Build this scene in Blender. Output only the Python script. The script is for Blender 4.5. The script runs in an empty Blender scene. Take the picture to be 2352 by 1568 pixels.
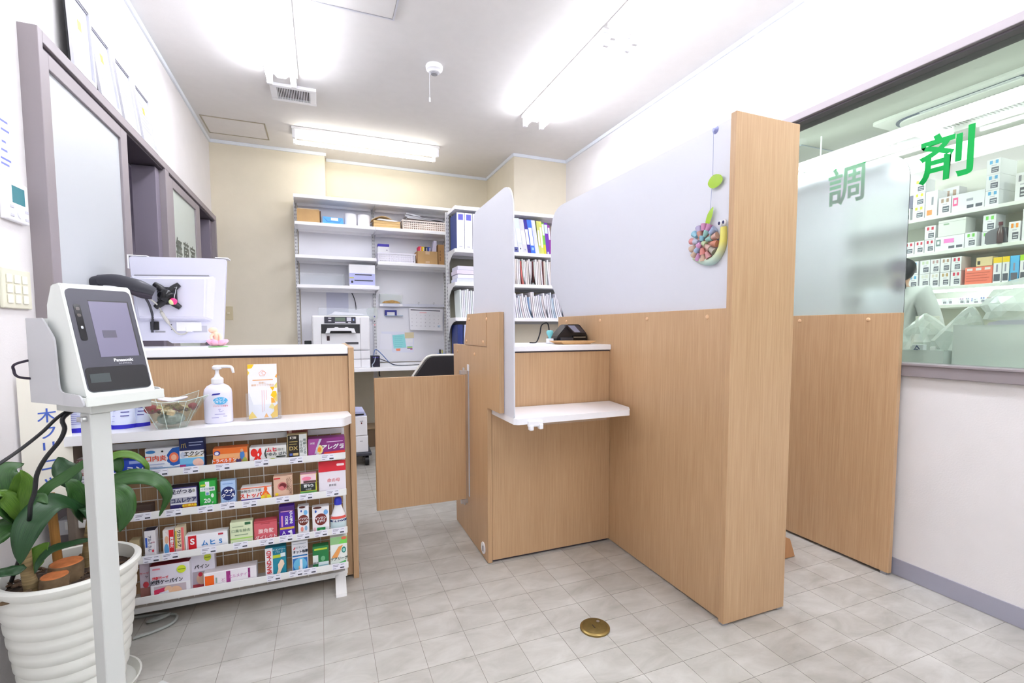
import bpy, bmesh, math, random
from mathutils import Vector, Matrix
R = math.radians
rnd = random.Random(7)
scene = bpy.context.scene
col = scene.collection

# ------------------------------------------------------------------ camera, world, exposure
F_PX, CX_PX, CY_PX, YAW, PITCH, ROLL = 1109.4, 1191.7, 829.1, 0.38702, -0.06597, -0.00231
cam_data = bpy.data.cameras.new('camera')
cam = bpy.data.objects.new('camera', cam_data); col.objects.link(cam)
fw = Vector((math.sin(YAW)*math.cos(PITCH), math.cos(YAW)*math.cos(PITCH), math.sin(PITCH)))
rt = Vector((math.cos(YAW), -math.sin(YAW), 0)); up = rt.cross(fw)
r2 = math.cos(ROLL)*rt + math.sin(ROLL)*up; u2 = -math.sin(ROLL)*rt + math.cos(ROLL)*up
cam.matrix_world = Matrix(((r2.x, u2.x, -fw.x, 0), (r2.y, u2.y, -fw.y, 0), (r2.z, u2.z, -fw.z, 1.05), (0, 0, 0, 1)))
cam_data.sensor_width = 36.0; cam_data.sensor_fit = 'HORIZONTAL'
cam_data.lens = 36.0*F_PX/2352
cam_data.shift_x = (1176-CX_PX)/2352
cam_data.shift_y = (CY_PX-784)/2352
cam_data.clip_start = 0.02
scene.camera = cam
world = bpy.data.worlds.new('world'); scene.world = world; world.use_nodes = True
world.node_tree.nodes['Background'].inputs[0].default_value = (0.9, 0.95, 1, 1)
world.node_tree.nodes['Background'].inputs[1].default_value = 0.35
scene.view_settings.view_transform = 'Standard'
try: scene.view_settings.look = 'None'
except Exception: pass
scene.view_settings.exposure = 2.1
scene.view_settings.gamma = 1.0
scene.view_settings.use_curve_mapping = False
TUBE = 10.5       # strength of the ceiling tubes (white room light)
TUBE_DISP = 21.0   # the tubes of the added, hidden dispensary lamps
TUBE_BACK = 4.0   # the warmer lamp over the back desk
cyc = scene.cycles
cyc.max_bounces = 10; cyc.diffuse_bounces = 6; cyc.glossy_bounces = 4; cyc.transmission_bounces = 8; cyc.transparent_max_bounces = 12
cyc.sample_clamp_indirect = 6.0
cyc.caustics_reflective = False; cyc.caustics_refractive = False
cyc.use_denoising = True

# ------------------------------------------------------------------ materials
def lin(c):
    c = c/255.0
    return c/12.92 if c <= 0.04045 else ((c+0.055)/1.055)**2.4
def rgb(r, g, b): return (lin(r), lin(g), lin(b), 1.0)
MATS = {}
def mat(name, c=(200, 200, 200), rough=0.5, metal=0.0, noise=0.0, scale=20.0, stretch=(1, 1, 1), bump=0.0, bscale=None, spec=0.5, trans=0.0, coat=0.0, emit=None, estr=0.0, alpha=1.0, ior=1.45):
    if name in MATS: return MATS[name]
    m = bpy.data.materials.new(name); m.use_nodes = True
    nt = m.node_tree; b = nt.nodes['Principled BSDF']; L = nt.links.new
    base = rgb(*c)
    b.inputs['Base Color'].default_value = base
    b.inputs['Roughness'].default_value = rough; b.inputs['Metallic'].default_value = metal
    b.inputs['Specular IOR Level'].default_value = spec; b.inputs['IOR'].default_value = ior
    b.inputs['Transmission Weight'].default_value = trans; b.inputs['Coat Weight'].default_value = coat
    b.inputs['Alpha'].default_value = alpha
    if emit: b.inputs['Emission Color'].default_value = rgb(*emit); b.inputs['Emission Strength'].default_value = estr
    tc = nt.nodes.new('ShaderNodeTexCoord'); mp = nt.nodes.new('ShaderNodeMapping'); mp.inputs['Scale'].default_value = stretch
    L(tc.outputs['Object'], mp.inputs['Vector'])
    if noise > 0:
        n = nt.nodes.new('ShaderNodeTexNoise'); n.inputs['Scale'].default_value = scale; n.inputs['Detail'].default_value = 6
        L(mp.outputs['Vector'], n.inputs['Vector'])
        cr = nt.nodes.new('ShaderNodeValToRGB')
        cr.color_ramp.elements[0].position = 0.3; cr.color_ramp.elements[1].position = 0.7
        cr.color_ramp.elements[0].color = tuple(max(0, v*(1-noise)) for v in base[:3])+(1,)
        cr.color_ramp.elements[1].color = tuple(min(1, v*(1+noise)) for v in base[:3])+(1,)
        L(n.outputs['Fac'], cr.inputs['Fac']); L(cr.outputs['Color'], b.inputs['Base Color'])
    if bump > 0:
        n2 = nt.nodes.new('ShaderNodeTexNoise'); n2.inputs['Scale'].default_value = bscale or scale; n2.inputs['Detail'].default_value = 5
        L(mp.outputs['Vector'], n2.inputs['Vector'])
        bp = nt.nodes.new('ShaderNodeBump'); bp.inputs['Strength'].default_value = bump; bp.inputs['Distance'].default_value = 0.002
        L(n2.outputs['Fac'], bp.inputs['Height']); L(bp.outputs['Normal'], b.inputs['Normal'])
    MATS[name] = m
    return m
def wood_mat(name, c1, c2, rough=0.42):
    m = bpy.data.materials.new(name); m.use_nodes = True; nt = m.node_tree; b = nt.nodes['Principled BSDF']; L = nt.links.new
    tc = nt.nodes.new('ShaderNodeTexCoord'); mp = nt.nodes.new('ShaderNodeMapping'); mp.inputs['Scale'].default_value = (1, 1, 0.022)
    L(tc.outputs['Object'], mp.inputs['Vector'])
    n = nt.nodes.new('ShaderNodeTexNoise'); n.inputs['Scale'].default_value = 210; n.inputs['Detail'].default_value = 6; n.inputs['Roughness'].default_value = 0.6
    L(mp.outputs['Vector'], n.inputs['Vector'])
    mp2 = nt.nodes.new('ShaderNodeMapping'); mp2.inputs['Scale'].default_value = (1, 1, 0.12); L(tc.outputs['Object'], mp2.inputs['Vector'])
    n2 = nt.nodes.new('ShaderNodeTexNoise'); n2.inputs['Scale'].default_value = 9; n2.inputs['Detail'].default_value = 3
    L(mp2.outputs['Vector'], n2.inputs['Vector'])
    ad = nt.nodes.new('ShaderNodeMath'); ad.operation = 'MULTIPLY_ADD'; ad.inputs[1].default_value = 0.22
    L(n2.outputs['Fac'], ad.inputs[0]); 
    ml = nt.nodes.new('ShaderNodeMath'); ml.operation = 'MULTIPLY'; ml.inputs[1].default_value = 0.75
    L(n.outputs['Fac'], ml.inputs[0]); L(ml.outputs[0], ad.inputs[2])
    cr = nt.nodes.new('ShaderNodeValToRGB'); cr.color_ramp.elements[0].position = 0.28; cr.color_ramp.elements[1].position = 0.70
    cr.color_ramp.elements[0].color = rgb(*c1); cr.color_ramp.elements[1].color = rgb(*c2)
    L(ad.outputs[0], cr.inputs['Fac']); L(cr.outputs['Color'], b.inputs['Base Color'])
    b.inputs['Roughness'].default_value = rough
    bp = nt.nodes.new('ShaderNodeBump'); bp.inputs['Strength'].default_value = 0.08; bp.inputs['Distance'].default_value = 0.001
    L(n.outputs['Fac'], bp.inputs['Height']); L(bp.outputs['Normal'], b.inputs['Normal'])
    MATS[name] = m
    return m
def frosted_mat(name, c, refr=0.3, rough=0.3, clear=0.0):
    m = bpy.data.materials.new(name); m.use_nodes = True; nt = m.node_tree; L = nt.links.new
    b = nt.nodes['Principled BSDF']; b.inputs['Base Color'].default_value = rgb(*c); b.inputs['Roughness'].default_value = 0.35
    tr = nt.nodes.new('ShaderNodeBsdfTranslucent'); tr.inputs['Color'].default_value = rgb(*c)
    rf = nt.nodes.new('ShaderNodeBsdfRefraction'); rf.inputs['Color'].default_value = rgb(245, 248, 252); rf.inputs['Roughness'].default_value = rough; rf.inputs['IOR'].default_value = 1.45
    m1 = nt.nodes.new('ShaderNodeMixShader'); m1.inputs[0].default_value = 0.15
    L(b.outputs[0], m1.inputs[1]); L(tr.outputs[0], m1.inputs[2])
    m2 = nt.nodes.new('ShaderNodeMixShader'); m2.inputs[0].default_value = refr
    L(m1.outputs[0], m2.inputs[1]); L(rf.outputs[0], m2.inputs[2])
    tp = nt.nodes.new('ShaderNodeBsdfTransparent'); tp.inputs['Color'].default_value = rgb(250, 252, 252)
    m3 = nt.nodes.new('ShaderNodeMixShader'); m3.inputs[0].default_value = clear
    L(m2.outputs[0], m3.inputs[1]); L(tp.outputs[0], m3.inputs[2])
    L(m3.outputs[0], nt.nodes['Material Output'].inputs[0])
    MATS[name] = m
    return m
def clear_mat(name, c, refl=0.06, rough=0.02, haze=0.0):
    m = bpy.data.materials.new(name); m.use_nodes = True; nt = m.node_tree; L = nt.links.new
    b = nt.nodes['Principled BSDF']; b.inputs['Base Color'].default_value = rgb(*c); b.inputs['Roughness'].default_value = 0.3
    tp = nt.nodes.new('ShaderNodeBsdfTransparent'); tp.inputs['Color'].default_value = rgb(*c)
    gl = nt.nodes.new('ShaderNodeBsdfGlossy'); gl.inputs['Roughness'].default_value = rough
    lw = nt.nodes.new('ShaderNodeLayerWeight'); lw.inputs['Blend'].default_value = 0.18
    ad = nt.nodes.new('ShaderNodeMath'); ad.operation = 'MULTIPLY_ADD'; ad.inputs[1].default_value = 0.35; ad.inputs[2].default_value = refl
    L(lw.outputs['Facing'], ad.inputs[0])
    m1 = nt.nodes.new('ShaderNodeMixShader'); L(ad.outputs[0], m1.inputs[0]); L(tp.outputs[0], m1.inputs[1]); L(gl.outputs[0], m1.inputs[2])
    m2 = nt.nodes.new('ShaderNodeMixShader'); m2.inputs[0].default_value = haze; L(m1.outputs[0], m2.inputs[1]); L(b.outputs[0], m2.inputs[2])
    L(m2.outputs[0], nt.nodes['Material Output'].inputs[0])
    MATS[name] = m
    return m
def emit_mat(name, c, s):
    m = bpy.data.materials.new(name); m.use_nodes = True; nt = m.node_tree
    e = nt.nodes.new('ShaderNodeEmission'); e.inputs[0].default_value = rgb(*c); e.inputs[1].default_value = s
    nt.links.new(e.outputs[0], nt.nodes['Material Output'].inputs[0]); MATS[name] = m
    return m
WOOD = wood_mat('oak_laminate', (178, 142, 104), (203, 169, 131))
STAKE = wood_mat('stake_wood', (140, 92, 40), (190, 140, 70), 0.7)
WHITE = mat('white_melamine', (240, 240, 244), 0.3)
WALLM = mat('wall_paper', (224, 221, 221), 0.85, noise=0.02, scale=8, bump=0.25, bscale=180)
WALLBACK = mat('wall_paper_cream', (224, 216, 197), 0.85, noise=0.02, scale=8, bump=0.2, bscale=180)
CEILM = mat('ceiling_paper', (222, 219, 217), 0.9, noise=0.015, scale=14, bump=0.2, bscale=220)
TRIMM = mat('white_trim', (226, 232, 240), 0.4)
BASEM = mat('grey_vinyl_base', (158, 158, 172), 0.5)
FRAMEM = mat('grey_aluminium', (148, 140, 144), 0.5, metal=0.1)
DARKFRAME = mat('dark_groove', (70, 62, 72), 0.6)
FROST = frosted_mat('frosted_acrylic', (230, 231, 239), 0.12, 0.35)
FROSTR = frosted_mat('frosted_acrylic_clear', (248, 250, 254), 0.80, 0.15, 0.0)
DOORGLASS = frosted_mat('frosted_door_panel', (206, 210, 214), 0.05, 0.4)
DOORGLASS2 = frosted_mat('frosted_door_panel_green', (214, 222, 214), 0.1, 0.4)
GLASSW = clear_mat('window_glass', (246, 251, 247), 0.02)
CLEARP = clear_mat('clear_plastic', (252, 253, 254), 0.03, 0.08, 0.06)
BOWLG = clear_mat('bowl_glass', (250, 254, 253), 0.05, 0.03, 0.03)
FILMP = clear_mat('plastic_film', (250, 253, 252), 0.06, 0.2, 0.38)
CAPM = mat('screw_cap_beige', (224, 184, 144), 0.35)
STEEL = mat('brushed_steel', (200, 200, 204), 0.3, 0.9)
ALU = mat('pale_aluminium', (214, 214, 220), 0.35, 0.6)
BLACKP = mat('black_plastic', (30, 30, 34), 0.35)
DKGREY = mat('dark_grey_plastic', (58, 58, 66), 0.4)
MIDGREY = mat('mid_grey_plastic', (150, 150, 156), 0.45)
WHITEP = mat('white_plastic', (238, 238, 242), 0.35)
OFFWHITE = mat('off_white_plastic', (226, 224, 204), 0.45)
LGREY = mat('light_grey_coated_metal', (206, 208, 208), 0.4)
WHITEMETAL = mat('white_coated_metal', (232, 232, 232), 0.4)
PAPER = mat('white_paper', (240, 240, 246), 0.8)
CARD = mat('cardboard', (196, 160, 112), 0.85, noise=0.06, scale=12)
KRAFT = mat('kraft_envelope', (222, 190, 138), 0.8, noise=0.05, scale=10)
def C(r, g, b, rough=0.5): return mat('paint_%d_%d_%d' % (r, g, b), (r, g, b), rough)

# ------------------------------------------------------------------ mesh helpers
def box(bm, x0, x1, y0, y1, z0, z1, bev=0.0, seg=2):
    vs = [bm.verts.new(p) for p in ((x0, y0, z0), (x1, y0, z0), (x1, y1, z0), (x0, y1, z0), (x0, y0, z1), (x1, y0, z1), (x1, y1, z1), (x0, y1, z1))]
    fs = [bm.faces.new([vs[i] for i in q]) for q in ((3, 2, 1, 0), (4, 5, 6, 7), (0, 1, 5, 4), (1, 2, 6, 5), (2, 3, 7, 6), (3, 0, 4, 7))]
    if bev > 0:
        es = list({e for f in fs for e in f.edges})
        bmesh.ops.bevel(bm, geom=es, offset=bev, segments=seg, affect='EDGES', profile=0.5, clamp_overlap=True)
    return bm
def prism(bm, pts, axis, a0, a1):
    """pts: 2-D outline; axis 'X' (pts=(y,z)), 'Y' (pts=(x,z)), 'Z' (pts=(x,y)); extruded from a0 to a1."""
    def P(p, a):
        return (a, p[0], p[1]) if axis == 'X' else (p[0], a, p[1]) if axis == 'Y' else (p[0], p[1], a)
    A = [bm.verts.new(P(p, a0)) for p in pts]; B = [bm.verts.new(P(p, a1)) for p in pts]
    n = len(pts)
    bm.faces.new(A); bm.faces.new(B[::-1])
    for i in range(n): bm.faces.new((A[i], B[i], B[(i+1) % n], A[(i+1) % n]))
    return bm
def roundpoly(pts, rad, seg=6):
    """round the corners of a 2-D polygon; rad is one number or one per corner."""
    out = []; n = len(pts)
    for i, p in enumerate(pts):
        r = rad[i] if isinstance(rad, (list, tuple)) else rad
        p = Vector(p); a = Vector(pts[i-1]); b = Vector(pts[(i+1) % n])
        if r <= 0: out.append(tuple(p)); continue
        da = (a-p).normalized(); db = (b-p).normalized()
        ang = da.angle(db); t = min(r/math.tan(ang/2), (a-p).length*0.49, (b-p).length*0.49)
        s = p+da*t; e = p+db*t
        for k in range(seg+1):
            u = k/seg; q = (1-u)**2*s+2*u*(1-u)*p+u*u*e
            out.append(tuple(q))
    return out
def basis(d):
    d = d.normalized(); a = Vector((0, 0, 1)) if abs(d.z) < 0.9 else Vector((1, 0, 0))
    s = d.cross(a).normalized(); return s, s.cross(d).normalized()
def tube(bm, pts, r, seg=8, caps=True, sub=0):
    pts = [Vector(p) for p in pts]
    if sub: pts = spline(pts, sub)
    rs = r if isinstance(r, (list, tuple)) else None
    rings = []; s = None
    for i, p in enumerate(pts):
        d = (pts[min(i+1, len(pts)-1)]-pts[max(i-1, 0)])
        if d.length < 1e-9: d = Vector((0, 0, 1))
        d.normalize()
        if s is None: s, t = basis(d)
        else:
            s = (s-d*s.dot(d)).normalized(); t = s.cross(d)
        if rs: u = i/(len(pts)-1)*(len(rs)-1); k = min(int(u), len(rs)-2); rr = rs[k]+(rs[k+1]-rs[k])*(u-k)
        else: rr = r
        rings.append([bm.verts.new(p+rr*(math.cos(a)*s+math.sin(a)*t)) for a in [2*math.pi*j/seg for j in range(seg)]])
    for A, B in zip(rings, rings[1:]):
        for j in range(seg): bm.faces.new((A[j], A[(j+1) % seg], B[(j+1) % seg], B[j]))
    if caps: bm.faces.new(rings[0][::-1]); bm.faces.new(rings[-1])
    return bm
def spline(pts, sub):
    out = []; P = [pts[0]*2-pts[1]]+pts+[pts[-1]*2-pts[-2]]
    for i in range(1, len(P)-2):
        for k in range(sub):
            t = k/sub; a, b, c, d = P[i-1], P[i], P[i+1], P[i+2]
            out.append(0.5*((2*b)+(c-a)*t+(2*a-5*b+4*c-d)*t*t+(3*b-a-3*c+d)*t**3))
    out.append(pts[-1]); return out
def lathe(bm, prof, c, seg=24, caps=True):
    """prof: [(r, z)] bottom to top, around the vertical through c."""
    rings = [[bm.verts.new((c[0]+r*math.cos(2*math.pi*j/seg), c[1]+r*math.sin(2*math.pi*j/seg), c[2]+z)) for j in range(seg)] for r, z in prof]
    for A, B in zip(rings, rings[1:]):
        for j in range(seg): bm.faces.new((A[j], A[(j+1) % seg], B[(j+1) % seg], B[j]))
    if caps: bm.faces.new(rings[0][::-1]); bm.faces.new(rings[-1])
    return bm
def ellipsoid(bm, c, r, seg=16, rings=10):
    g = bmesh.ops.create_uvsphere(bm, u_segments=seg, v_segments=rings, radius=1.0)
    for v in g['verts']: v.co = Vector((c[0]+v.co.x*r[0], c[1]+v.co.y*r[1], c[2]+v.co.z*r[2]))
    return bm
def bmn(): return bmesh.new()
def wloc(o):
    l = Vector((0, 0, 0))
    while o: l = l+Vector(o.location); o = o.parent
    return l
def obj(name, bm, m, parent=None, origin=None, smooth=False, local=False, kind=None, label=None):
    """one mesh object; coordinates of bm are world coordinates unless local."""
    me = bpy.data.meshes.new(name)
    bmesh.ops.recalc_face_normals(bm, faces=bm.faces)
    off = Vector((0, 0, 0))
    if not local:
        if parent is not None: off = wloc(parent)
        if parent is None:
            xs = [v.co for v in bm.verts]
            off = Vector(origin) if origin else Vector(((min(v.x for v in xs)+max(v.x for v in xs))/2, (min(v.y for v in xs)+max(v.y for v in xs))/2, min(v.z for v in xs)))
        for v in bm.verts: v.co -= off
    bm.to_mesh(me); bm.free()
    ms = m if isinstance(m, (list, tuple)) else [m]
    for x in ms: me.materials.append(x)
    if smooth:
        for p in me.polygons: p.use_smooth = True
        try: me.set_sharp_from_angle(angle=R(40))
        except Exception: pass
    o = bpy.data.objects.new(name, me); col.objects.link(o)
    if parent is not None: o.parent = parent
    elif not local: o.location = off
    if kind: o['kind'] = kind
    if label: o['label'] = label
    return o
def tag(o, label, cat, group=None):
    o['label'] = label; o['category'] = cat
    if group: o['group'] = group
    return o
def thing(name, label, cat, loc=(0, 0, 0), group=None, rotz=0.0):
    o = bpy.data.objects.new(name, None); col.objects.link(o); o.location = loc; o.rotation_euler = (0, 0, rotz); o.empty_display_size = 0.05
    return tag(o, label, cat, group)
def B(x0, x1, y0, y1, z0, z1, bev=0.0, seg=2): return box(bmn(), x0, x1, y0, y1, z0, z1, bev, seg)
def structure(name, bm, m, parent=None, smooth=False):
    return obj(name, bm, m, parent, smooth=smooth, kind='structure')
def part(name, bm, m, parent, smooth=False, local=False, label=None): return obj(name, bm, m, parent, smooth=smooth, local=local, label=label)
FACE = {'-Y': (R(90), 0, 0), '-X': (R(90), 0, R(-90)), '+X': (R(90), 0, R(90)), '+Z': (0, 0, 0)}
def text(parent, body, pos, size, m, face='-Y', align='CENTER', local=False, sx=1.0, shear=0.0, rot=None, bold=0.0, spin=0.0, space=1.0, line=1.0):
    cu = bpy.data.curves.new('lettering', 'FONT'); cu.body = body; cu.size = size; cu.align_x = align; cu.align_y = 'CENTER'
    cu.extrude = 0.0002; cu.shear = shear; cu.offset = bold; cu.resolution_u = 3; cu.space_character = space; cu.space_line = line
    cu.materials.append(m)
    o = bpy.data.objects.new('lettering', cu); col.objects.link(o)
    o.parent = parent
    o.location = Vector(pos)-(wloc(parent) if (parent and not local) else Vector((0, 0, 0)))
    e = rot if rot else FACE[face]
    mr = Matrix.Identity(3)
    from mathutils import Euler
    o.rotation_euler = (Euler(e).to_matrix() @ Matrix.Rotation(spin, 3, 'Z')).to_euler()
    o.scale = (sx, 1, 1)
    return o
def copy_tree(o, parent=None):
    c = o.copy(); col.objects.link(c)
    if parent is not None: c.parent = parent
    for ch in o.children: copy_tree(ch, c)
    return c
ORD = ['first', 'second', 'third', 'fourth', 'fifth', 'sixth', 'seventh', 'eighth', 'ninth', 'tenth', 'eleventh', 'twelfth', 'thirteenth', 'fourteenth', 'fifteenth', 'sixteenth']

# ------------------------------------------------------------------ the room shell
XL, XR, ZC = -0.85, 2.245, 2.68
YB1, YB2, YP, XS1, XPL = 4.93, 5.08, 4.28, 0.07, 1.70
YN = -2.2
# floor: base slab, vinyl tiles 150 x 138 mm each a part, the hidden rest joined
GROUT = mat('tile_joint', (142, 134, 126), 0.8)
def tile_mat():
    m = bpy.data.materials.new('stone_look_vinyl'); m.use_nodes = True; nt = m.node_tree; b = nt.nodes['Principled BSDF']; L = nt.links.new
    g = nt.nodes.new('ShaderNodeNewGeometry')
    mp = nt.nodes.new('ShaderNodeMapping'); mp.inputs['Scale'].default_value = (1, 1.8, 1); L(g.outputs['Position'], mp.inputs['Vector'])
    n = nt.nodes.new('ShaderNodeTexNoise'); n.inputs['Scale'].default_value = 6.5; n.inputs['Detail'].default_value = 9; n.inputs['Roughness'].default_value = 0.6; n.inputs['Distortion'].default_value = 0.6
    L(mp.outputs['Vector'], n.inputs['Vector'])
    oi = nt.nodes.new('ShaderNodeObjectInfo')
    ad = nt.nodes.new('ShaderNodeMath'); ad.operation = 'MULTIPLY_ADD'; ad.inputs[1].default_value = 0.10; L(oi.outputs['Random'], ad.inputs[0]); L(n.outputs['Fac'], ad.inputs[2])
    cr = nt.nodes.new('ShaderNodeValToRGB'); cr.color_ramp.elements[0].position = 0.34; cr.color_ramp.elements[1].position = 0.76
    cr.color_ramp.elements[0].color = rgb(162, 159, 152); cr.color_ramp.elements[1].color = rgb(193, 191, 186)
    L(ad.outputs[0], cr.inputs['Fac']); L(cr.outputs['Color'], b.inputs['Base Color'])
    b.inputs['Roughness'].default_value = 0.36
    bp = nt.nodes.new('ShaderNodeBump'); bp.inputs['Strength'].default_value = 0.12; bp.inputs['Distance'].default_value = 0.001
    L(n.outputs['Fac'], bp.inputs['Height']); L(bp.outputs['Normal'], b.inputs['Normal'])
    return m
TILEM = tile_mat()
floor = structure('floor', B(XL-0.15, 5.5, YN, YB2+0.1, -0.06, -0.0012), GROUT)
PX, PY, X0, Y0, G = 0.1505, 0.138, 0.1296, 1.4363, 0.0015
tb = B(0.0, PX-G, 0.0, PY-G, -0.0012, 0.0, 0.0)
tile0 = obj('tile', tb, TILEM, None, origin=(0, 0, 0)); tile0.parent = floor
rest = bmn(); first = True; ntile = 0
for i in range(-7, 15):
    for j in range(-27, 27):
        x = X0+PX*i+G/2; y = Y0+PY*j+G/2
        if x > XR-0.005 or y > YB2: continue
        if -4 <= i <= 13 and -5 <= j <= 10 and ntile < 300:
            if first: o = tile0; first = False
            else: o = tile0.copy(); col.objects.link(o); o.parent = floor
            o.location = Vector((x, y, 0))-wloc(floor); ntile += 1
        else: box(rest, max(x, XL-0.1), min(x+PX-G, XR), y, y+PY-G, -0.0012, 0.0)
part('floor_tiles', rest, TILEM, floor)['kind'] = 'stuff'
cb = B(XL-0.15, 2.36, YN, YB2+0.1, ZC, ZC+0.08)
structure('ceiling', cb, CEILM)
# left wall with the sliding door opening
bm = bmn()
box(bm, XL-0.12, XL, YN, 2.05, 0, ZC); box(bm, XL-0.12, XL, 4.80, YB1+0.1, 0, ZC); box(bm, XL-0.12, XL, 2.05, 4.80, 1.97, ZC)
structure('wall_left', bm, WALLM)
bm = bmn()
box(bm, XL, XS1, YB1, YB2+0.12, 0, ZC); box(bm, XS1, XPL, YB2, YB2+0.12, 0, ZC); box(bm, XPL, XR, YP, YB2+0.12, 0, ZC)
structure('wall_back', bm, WALLBACK)
# right wall with the window into the dispensary
WY0, WY1, WZ0, WZ1 = -0.6, 2.06, 0.87, 2.10
bm = bmn()
box(bm, XR, XR+0.1, YN, WY0, 0, ZC); box(bm, XR, XR+0.1, WY1, YB2+0.12, 0, ZC); box(bm, XR, XR+0.1, WY0, WY1, 0, WZ0); box(bm, XR, XR+0.1, WY0, WY1, WZ1, ZC)
structure('wall_right', bm, WALLM)
bm = bmn()
box(bm, XL-0.12, -0.4, YN-0.1, YN, 0, ZC); box(bm, 2.0, XR+0.1, YN-0.1, YN, 0, ZC); box(bm, -0.4, 2.0, YN-0.1, YN, 2.25, ZC)
structure('wall_front', bm, WALLM)      # wide open entrance added behind the viewer to let in sky fill
structure('baseboard_right', B(XR-0.005, XR-0.0002, YN, WY1, 0.0005, 0.072, 0.001), BASEM)
# crown trims
structure('trim_1', B(XL+0.0002, XL+0.014, YN, YB1-0.015, 2.652, ZC-0.0005, 0.002), TRIMM)
structure('trim_2', B(XR-0.014, XR-0.0002, YN, YP-0.015, 2.652, ZC-0.0005, 0.002), TRIMM)
structure('trim_3', B(XL+0.001, XS1+0.012, YB1-0.014, YB1-0.0002, 2.652, ZC-0.0005, 0.002), TRIMM)
structure('trim_4', B(XS1+0.013, XPL-0.002, YB2-0.014, YB2-0.0002, 2.652, ZC-0.0005, 0.002), TRIMM)
structure('trim_5', B(XPL-0.012, XR-0.002, YP-0.014, YP-0.0002, 2.652, ZC-0.0005, 0.002), TRIMM)
structure('trim_6', B(XPL-0.014, XPL-0.0002, YP, YB2-0.016, 2.652, ZC-0.0005, 0.002), TRIMM)
# dispensary window: frame, sill, glass
win = structure('window_1', B(XR-0.02, XR+0.11, WY0-0.02, WY1+0.02, 0.853, 0.905, 0.003), FRAMEM)
part('window_sill', B(XR-0.026, XR+0.06, WY0-0.02, WY1+0.02, 0.897, 0.9065, 0.002), FRAMEM, win)
part('window_head', B(XR-0.02, XR+0.11, WY0-0.02, WY1+0.02, 2.086, 2.121, 0.003), FRAMEM, win)
part('window_jamb', B(XR-0.02, XR+0.11, WY1-0.02, WY1+0.02, 0.906, 2.086, 0.002), FRAMEM, win)
part('window_jamb', B(XR-0.02, XR+0.11, WY0-0.02, WY0+0.02, 0.906, 2.086, 0.002), FRAMEM, win)
part('head_groove', B(XR+0.0, XR+0.105, WY0, WY1-0.02, 2.078, 2.086), mat('window_groove', (98, 92, 98), 0.6), win)
part('glass_pane', B(XR+0.045, XR+0.049, WY0+0.02, WY1-0.02, 0.906, 2.078), GLASSW, win)
GREENT = mat('green_film_lettering', (14, 186, 92), 0.6)
_nt = GREENT.node_tree; _t = _nt.nodes.new('ShaderNodeBsdfTranslucent'); _t.inputs['Color'].default_value = rgb(14, 186, 92); _m = _nt.nodes.new('ShaderNodeMixShader'); _m.inputs[0].default_value = 0.5
_nt.links.new(_nt.nodes['Principled BSDF'].outputs[0], _m.inputs[1]); _nt.links.new(_t.outputs[0], _m.inputs[2]); _nt.links.new(_m.outputs[0], _nt.nodes['Material Output'].inputs[0])
text(win, '調', (XR+0.0435, 1.555, 1.705), 0.185, GREENT, '-X', bold=0.0025)
text(win, '剤', (XR+0.0435, 1.163, 1.710), 0.195, GREENT, '-X', bold=0.0035)
# sliding doors of the room on the left
XF = -0.80
door1 = structure('door_1', B(XL-0.002, XF, 2.033, 2.062, 0, 2.006, 0.002), FRAMEM)
part('door_head', B(XL-0.002, XF, 2.062, 4.82, 1.968, 2.006, 0.002), FRAMEM, door1)
part('door_jamb', B(XL-0.10, XF, 3.37, 3.44, 0, 1.968, 0.002), FRAMEM, door1)
part('door_jamb', B(XL-0.10, XF, 4.78, 4.82, 0, 1.968, 0.002), FRAMEM, door1)
part('head_groove', B(XL-0.10, XF-0.012, 2.062, 4.78, 1.957, 1.968), DARKFRAME, door1)
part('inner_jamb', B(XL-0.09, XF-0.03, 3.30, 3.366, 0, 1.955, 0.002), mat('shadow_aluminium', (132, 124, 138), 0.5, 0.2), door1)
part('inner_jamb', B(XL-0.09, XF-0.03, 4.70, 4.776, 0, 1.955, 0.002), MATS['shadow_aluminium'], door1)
def leaf(name, y0, y1, gy0, gy1, glass):
    d = structure(name, B(XF-0.03, XF-0.006, y0, gy0, 0.01, 1.955, 0.002), FRAMEM)
    part('stile', B(XF-0.03, XF-0.006, gy1, y1, 0.01, 1.955, 0.002), FRAMEM, d)
    part('rail', B(XF-0.03, XF-0.006, gy0, gy1, 1.905, 1.955, 0.002), FRAMEM, d)
    part('rail', B(XF-0.03, XF-0.006, gy0, gy1, 0.01, 0.09, 0.002), FRAMEM, d)
    part('frosted_panel', B(XF-0.021, XF-0.016, gy0, gy1, 0.09, 1.905), glass, d)
    return d
leaf('door_2', 2.066, 2.80, 2.108, 2.722, DOORGLASS)
d3 = leaf('door_3', 3.445, 4.235, 3.54, 4.115, DOORGLASS2)
for k, ch in enumerate('無菌室'):
    text(d3, ch, (XF-0.0145, 3.66+0.175*k, 1.545), 0.15, mat('grey_green_lettering', (96, 100, 90), 0.6), '+X', bold=0.002)
# the room behind those doors
SM = mat('inner_room_wall', (196, 188, 204), 0.85)
bm = bmn()
box(bm, -2.1, -2.0, 1.9, 5.0, 0, ZC); box(bm, -2.0, XL-0.12, 1.9, 2.0, 0, ZC); box(bm, -2.0, XL-0.12, 4.95, 5.05, 0, ZC); box(bm, -2.0, XL-0.12, 2.0, 4.95, 2.4, 2.5); box(bm, -2.0, XL-0.15, 2.0, 4.95, -0.06, 0)
structure('wall_inner_room', bm, SM)
structure('trim_7', B(-1.30, -1.20, 3.36, 3.52, 0, 1.98), mat('dark_brown_post', (52, 40, 40), 0.6))

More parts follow.
